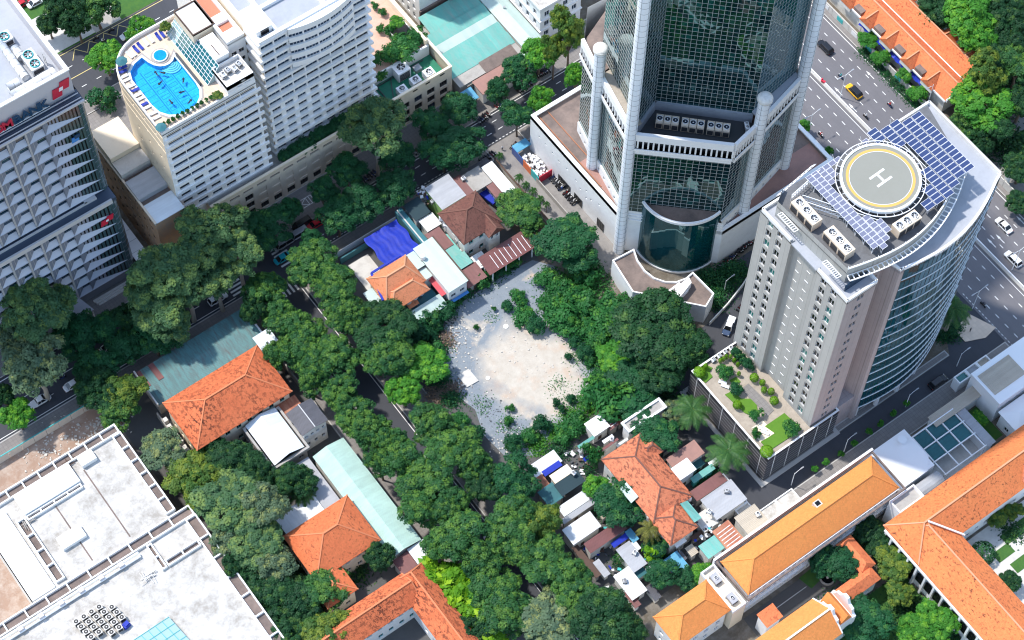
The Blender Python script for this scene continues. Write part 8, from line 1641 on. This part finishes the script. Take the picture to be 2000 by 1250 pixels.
car('suv','car_black',1612,92,UPY,'black car driving up the boulevard near the glass tower',.04); car('suv','car_yellow',1668,178,UPY,'bright yellow car with black roof on the boulevard',.04,'car_black'); car('sedan','car_white',1961,440,UPY,'white sedan on the boulevard beside the lane arrows',.04); car('suv','car_white',1979,506,UPY,'white car by the median at the right edge of the boulevard',.04)
car('van','car_silver',553,476,LX,'silver van waiting at the crossing, the left one'); car('van','car_silver',583,457,LX,'silver van waiting in the street, the right one'); car('van','car_black',590,438,LX,'black van in the shade beside the hotel pavement'); car('sedan','car_red',617,437,LX,'dark red car half hidden under the street trees'); car('suv','car_white',425,583,RX,'white car on the left street near the zebra crossing'); car('sedan','car_teal',553,503,RX,'bright teal taxi on the zebra crossing',.035); car('sedan','car_white',213,677,RX,'white car between the dark trees of the left street'); car('pickup','car_white',77,783,RX,'white pickup truck below the leaning giant tree'); car('sedan','car_white',143,750,RX,'white car emerging under the dark trees at far left')
car('sedan','car_white',838,906,UPY,'white car parked in the leafy side street, the upper one'); car('sedan','car_white',962,1060,UPY,'white car parked in the leafy side street, the lower one'); car('sedan','car_grey',905,985,UPY,'dark grey car under the trees of the leafy side street')
car('suv','car_black',1832,746,RX,'black car on the lane beside the gatehouse'); car('pickup','truck_blue',1424,636,radians(-58),'dark truck with white bed behind the helipad tower',.03,'car_white'); car('sedan','car_white',252,66,LX,'white car on the back road beside the hotel lawn tree'); car('sedan','car_white',70,4,RX,'white car parked at the top left corner'); car('sedan','car_red',44,6,RX,'red car parked at the top left corner'); car('sedan','car_black',1318,795,radians(30),'dark car parked beside the farther royal palm') if False else None
# motorbike with wheels, body, seat, forks and handlebar
def moto_mesh(paint):
    m = MB(); n = 10
    for y in (-.62,.6): m.add([(x,y+.28*cos(2*pi*i/n),.28+.28*sin(2*pi*i/n)) for x in (-.05,.05) for i in range(n)],[(i,(i+1)%n,n+(i+1)%n,n+i) for i in range(n)]+[tuple(range(n))[::-1],tuple(range(n,2*n))],1)
    def rg(y,w,z0,z1): return [(-w,y,z0),(w,y,z0),(w*.8,y,z1),(-w*.8,y,z1)]
    loft(m,[rg(-.5,.1,.45,.9),rg(-.32,.17,.35,.86),rg(-.1,.13,.3,.5),rg(.2,.15,.35,.66),rg(.75,.1,.55,.78)],0); loft(m,[rg(-.02,.13,.62,.74),rg(.3,.16,.66,.8),rg(.72,.12,.74,.84)],2)
    m.bar((0,-.62,.28),(0,-.42,.98),.07,m=2); m.bar((-.34,-.36,1.02),(.34,-.36,1.02),.06,m=2); m.box(-.09,-.62,.8,.09,-.5,.95,3)
    return m.mesh('motorbike',[paint,'rubber','moto_black','lamp_white'])
MM = [moto_mesh(k) for k in ('moto_black','moto_black','moto_red','moto_blue','moto_white','moto_black')]
def bike(X,Y,rz,label,group,z=.155):
    o = bpy.data.objects.new('motorbike',random.choice(MM)); COL.objects.link(o); o.location=(X,Y,z); o.rotation_euler=(0,0,rz); return tag(o,label,'motorbike',group)
def bikes(a, b, n, rz, phrase, z=.155):
    p,q = W(*a),W(*b)
    for i in range(n): c = p.lerp(q,(i+.5)/n); bike(c.x+random.uniform(-.1,.1),c.y+random.uniform(-.2,.2),rz+random.uniform(-.2,.2),'%s parked motorbike %s'%(ORD[i],phrase),'motorbikes parked '+phrase,z)
bikes((934,242),(955,222),7,.2,'in the row before the brick red shop'); bikes((968,213),(995,196),8,.2,'in the row under the shop street tree'); bikes((1012,182),(1040,160),10,.2,'in the long row by the street shops'); bikes((1048,152),(1072,138),8,.2,'at the upper end of the shop row'); bikes((938,318),(965,300),7,.2,'at the street end of the alley'); bikes((1078,348),(1098,372),9,pi/2,'along the upper tower wall in the alley',.05); bikes((1102,376),(1122,398),9,pi/2,'beside the service doors in the alley',.05)
bikes((1408,522),(1436,500),9,.9,'behind the drum of the glass tower',.05); bikes((1440,496),(1466,474),9,.9,'along the far podium wall of the tower',.05); bikes((700,362),(735,338),8,.2,'on the pavement before the hotel'); bikes((790,312),(825,292),6,.2,'on the shady hotel pavement'); bikes((1205,700),(1205,701),1,.5,'at the lot') if False else None
bikes((1000,296),(1012,282),4,.3,'beside the colourful enclosure',.05); bikes((1440,610),(1468,590),6,.5,'beside the ramp wall',.05)
# people: one skinned figure per pose
def person_mesh(name, joints, edges, top, low):
    me = bpy.data.meshes.new(name); me.from_pydata([j[:3] for j in joints],edges,[]); ob = bpy.data.objects.new('tmp_person',me); COL.objects.link(ob)
    sm = ob.modifiers.new('skin','SKIN'); sv = me.skin_vertices[0].data
    for i,j in enumerate(joints): sv[i].radius = (j[3],j[3]*.85)
    sv[0].use_root = True; ob.modifiers.new('sub','SUBSURF').levels = 1
    dg = bpy.context.evaluated_depsgraph_get(); out = bpy.data.meshes.new_from_object(ob.evaluated_get(dg)); bpy.data.objects.remove(ob)
    out.name = name; out.materials.clear()
    for k in (top,low,'skin','hair'): out.materials.append(MAT(k))
    zh = max(v.co.z for v in out.vertices); zs = [j[2] for j in joints]
    for p in out.polygons:
        z = p.center.z; p.use_smooth = True
        p.material_index = 3 if z > zh-.13 else (2 if z > zs[2]+.02 or abs(p.center.x) > .34 else (0 if z > zs[0]+.02 else 1))
    return out
RID = [(0,.12,.92,.15),(0,.08,1.22,.17),(0,.02,1.45,.07),(0,-.02,1.62,.11),(-.2,.04,1.38,.07),(-.33,-.15,1.2,.05),(-.33,-.36,1.06,.04),(.2,.04,1.38,.07),(.33,-.15,1.2,.05),(.33,-.36,1.06,.04),(-.16,-.25,.82,.09),(-.17,-.22,.42,.06),(-.17,-.32,.36,.05),(.16,-.25,.82,.09),(.17,-.22,.42,.06),(.17,-.32,.36,.05)]
STD = [(0,0,.92,.15),(0,0,1.25,.17),(0,0,1.47,.07),(0,-.02,1.64,.11),(-.2,0,1.4,.07),(-.27,.02,1.12,.05),(-.26,-.06,.86,.04),(.2,0,1.4,.07),(.27,.02,1.12,.05),(.26,-.06,.86,.04),(-.1,0,.5,.085),(-.11,.03,.08,.055),(-.11,-.1,.04,.05),(.1,-.04,.5,.085),(.11,.05,.08,.055),(.11,-.08,.04,.05)]
EDG = [(0,1),(1,2),(2,3),(1,4),(4,5),(5,6),(1,7),(7,8),(8,9),(0,10),(10,11),(11,12),(0,13),(13,14),(14,15)]
PRM = [person_mesh('person',RID,EDG,t_,'cloth_dark') for t_ in ('cloth_white','cloth_red','cloth_teal','cloth_dark')]; PSM = [person_mesh('person',STD,EDG,t_,'cloth_dark') for t_ in ('cloth_white','cloth_dark')]
SWM = person_mesh('person',[(x,z-.9,.1+(.0 if i not in (2,3) else .08),r) for i,(x,y,z,r) in enumerate(STD)],EDG,'skin','cloth_dark')
for i,(x,y,rz,ci,cl,where) in enumerate(((1641,152,UPY,2,'teal','on the boulevard beside the yellow car'),(1737,208,UPY,1,'red','on the boulevard nearest the solar panels'),(1690,230,UPY,0,'white','beside the boulevard median'),(1602,266,DNY,1,'red','on the boulevard left of the median'),(1919,597,DNY,3,'dark','on the boulevard near the corner palm'),(188,78,RX,3,'dark','first on the back road'),(201,84,RX,0,'white','second on the back road'),(218,62,RX,3,'dark','third on the back road'),(181,182,RX,3,'dark','at the hotel lawn corner'),(123,739,RX,3,'dark','on the left street below the dark trees'))):
    p = W(x,y); bike(p.x,p.y,rz,'moving motorbike '+where,'motorbikes in traffic',.04); o = bpy.data.objects.new('person',PRM[ci]); COL.objects.link(o); o.location=(p.x,p.y,.04); o.rotation_euler=(0,0,rz); tag(o,'rider in %s shirt on the motorbike %s'%(cl,where),'person','motorbike riders')
for i,(x,y,lb) in enumerate(((981,293,'person in white shirt standing at the alley mouth'),(1757,149,'person in dark clothes at the boulevard kerb'),(1318,520,'person in white standing before the glass drum'),(1894,648,'person in dark clothes on the paved corner by the palm'),(1108,890,'person in white walking at the block entrance'))): p = W(x,y); o = bpy.data.objects.new('person',PSM[1 if 'dark' in lb else 0]); COL.objects.link(o); o.location=(p.x,p.y,.16 if y > 600 or x > 1700 else .03); o.rotation_euler=(0,0,i*1.3); tag(o,lb,'person')
for i,(x,y) in enumerate(((305,143),(313,162),(318,142),(358,157),(355,180),(334,199),(371,198))): p = W(x,y,DZ-.15); o = bpy.data.objects.new('person',SWM); COL.objects.link(o); o.location=(p.x,p.y,DZ-.22); o.rotation_euler=(0,0,i*1.9); tag(o,'%s swimmer from the spa end of the rooftop pool'%ORD[i],'person','swimmers in the pool')
# sun loungers and parasols round the pool
def lounger_proto(mat):
    m = MB(); m.box(-.33,-.95,.28,.33,.45,.38,0); m.add([(-.33,.45,.28),(.33,.45,.28),(.33,1.0,.72),(-.33,1.0,.72),(-.33,.45,.38),(.33,.45,.38),(.33,.96,.8),(-.33,.96,.8)],[(3,2,1,0),(4,5,6,7),(0,1,5,4),(1,2,6,5),(2,3,7,6),(3,0,4,7)],0); f = MB()
    for a in (-.28,.28):
        for b in (-.8,.35): f.box(a-.03,b-.03,0,a+.03,b+.03,.28)
    return m.mesh('cushion',mat), f.mesh('frame','metal_white')
LP_ = {k: lounger_proto(k) for k in ('cushion_blue','cushion_white')}
LG = [(253,108,'cushion_white',.2),(259,104,'cushion_white',.2),(266,97,'cushion_blue',.1),(274,91,'cushion_blue',.1),(285,83,'cushion_white',0),(295,77,'cushion_white',0),(309,72,'cushion_blue',0),(317,67,'cushion_blue',0),(240,132,'cushion_blue',1.5),(240,140,'cushion_blue',1.5),(241,150,'cushion_white',1.5),(246,157,'cushion_white',1.5),(256,168,'cushion_white',1.5),(264,176,'cushion_blue',1.5),(268,186,'cushion_white',1.5),(274,193,'cushion_white',1.5),(281,204,'cushion_blue',1.5),(287,210,'cushion_white',1.5),(298,222,'cushion_white',1.5),(305,230,'cushion_white',1.5)]
for i,(x,y,mt,rz) in enumerate(LG):
    p = W(x,y,DZ+.2); side = 'along the back edge' if i < 8 else 'along the curved left edge'; k = i if i < 8 else i-8
    t = thing('sun_lounger','%s %s sun lounger %s of the pool deck'%(ORD[k],mt[8:],side),'sun lounger',(p.x,p.y,DZ-.04),rz,'sun loungers by the pool'); t['_local'] = 1; c,f = LP_[mt]; piece('cushion',c,t,(0,0,0)); piece('frame',f,t,(0,0,0))
umbrella(237,118,DZ,1.3,'teal_wall','dark green parasol at the rounded corner of the pool deck'); umbrella(314,247,DZ,1.2,'teal_wall','dark green parasol at the front corner of the pool deck')
for i in range(12): p = W(322+i*9.2,246-i*5.3,DZ+.4); tree_at('bush',p.x,p.y+.3,.42,DZ+.6,'%s small potted shrub along the front edge of the pool deck'%ORD[i],DZ-.05,'pool deck shrubs')
# street lamps
def lamp(X,Y,h,rz,label,arms=(1,-1),z=.15):
    t = thing('street_lamp',label,'street lamp',(X,Y,z),rz); t['_local'] = 1; MB().tube([(0,0,0),(0,0,h*.6),(0,0,h)],[.11,.08,.06],8).part('pole','metal_white',t)
    for a in arms: MB().tube([(0,0,h-.5),(a*.8,0,h-.05),(a*1.8,0,h+.1)],.045,6).part('arm','metal_white',t); MB().box(min(a*1.6,a*2.4),-.13,h+.04,max(a*1.6,a*2.4),.13,h+.16).part('lamp_head','metal_grey',t)
for i,(x,y,h,arms,lb) in enumerate(((1641,190,9,(1,-1),'double arm street lamp on the boulevard median near the yellow car'),(1976,528,9,(1,-1),'double arm street lamp on the boulevard median at the right edge'),(1578,262,8,(1,-1),'street lamp beside the glass tower podium'),(1899,603,8,(1,-1),'street lamp at the corner by the royal palm'),(1811,205,8,(-1,),'street lamp before the mural wall'),(1545,948,6,(1,),'street lamp at the lane corner below the garden podium'),(1648,882,6,(1,),'second street lamp along the lane pavement'),(1768,795,6,(1,),'third street lamp along the lane pavement'),(1868,716,6,(1,),'street lamp by the gatehouse on the lane'),(1414,570,5,(1,),'small lamp in the planted bank behind the annex'))):
    p = W(x,y); lamp(p.x,p.y,h,0,lb,arms)
for i,(x,y) in enumerate(((1612,905),(1640,888),(1668,868),(1697,845),(1720,828),(1745,808),(1770,790),(1590,918))): p = W(x,y,1.2); tree_at('sapling',p.x,p.y,.75,1.5,'%s tiny street tree along the lane pavement'%ORD[i],.1,'tiny trees on the lane',sq=.45)
# traffic sign on the median, gate arrow
t = thing('road_barrier','small red barrier on the boulevard median','barrier',(*W(1607,163)[:2],.3)); p = W(1607,163); MB().obox((p.x,p.y,.6),.5,1.1,.5,.3).obox((p.x,p.y+.5,1.1),.4,.3,.3).part('body','red_paint',t)
# paved corner by the palm
struct(MB().prism(ccw([(W(*q).x,W(*q).y) for q in ((1862,642),(1895,615),(1945,640),(1925,660),(1885,668))]),.0,.16).part('paved_corner','deck'))
# hut clutter
for (lb,mt,n) in (('pale odds and ends stored between the huts','cloth_white',170),('dark odds and ends stored between the huts','metal_dark',170),('blue plastic scraps between the huts','tarp_blue',26),('rusty sheets and timber between the huts','timber',120),('teal plastic scraps between the huts','teal_paint',40)):
    scraps('clutter',lb,n,[P4(1230,1110,2.2,.3),P4(1330,1080,1.8,1.5),P4(1300,1060,1.6,1.2),P4(1360,1030,1.6,1.2),P4(1130,900,1.8,.3),P4(1265,860,1.0,1),P4(1180,1055,1.6,1),P4(1150,1090,1.8,.3),P4(915,470,1.6,2.5),P4(885,510,1.4,2.5),P4(830,400,1.2,4.6),P4(940,360,1.6,3),P4(1280,1100,1.4,.6),P4(1385,1050,1.2,4.2)],mt,.25,.9,.5)
for i,(x,y,z) in enumerate(((845,395,5),(870,440,5),(893,470,4.4),(1385,1000,6.6),(1335,1045,4.3),(1240,1080,4.4),(1220,1135,4),(1120,925,4.8),(1420,960,6.6),(905,350,4.9),(1195,860,4.8),(1480,1005,6))):
    p = W(x,y,z); cooling_unit('air_conditioner','%s lone air conditioner box among the small roofs, from the street'%ORD[i],(p.x,p.y,z-.3),.95,.8,.85,1,'X','white_clean' if i%2 else 'metal_grey',i*.7,.33,'air conditioner','units on the small roofs')
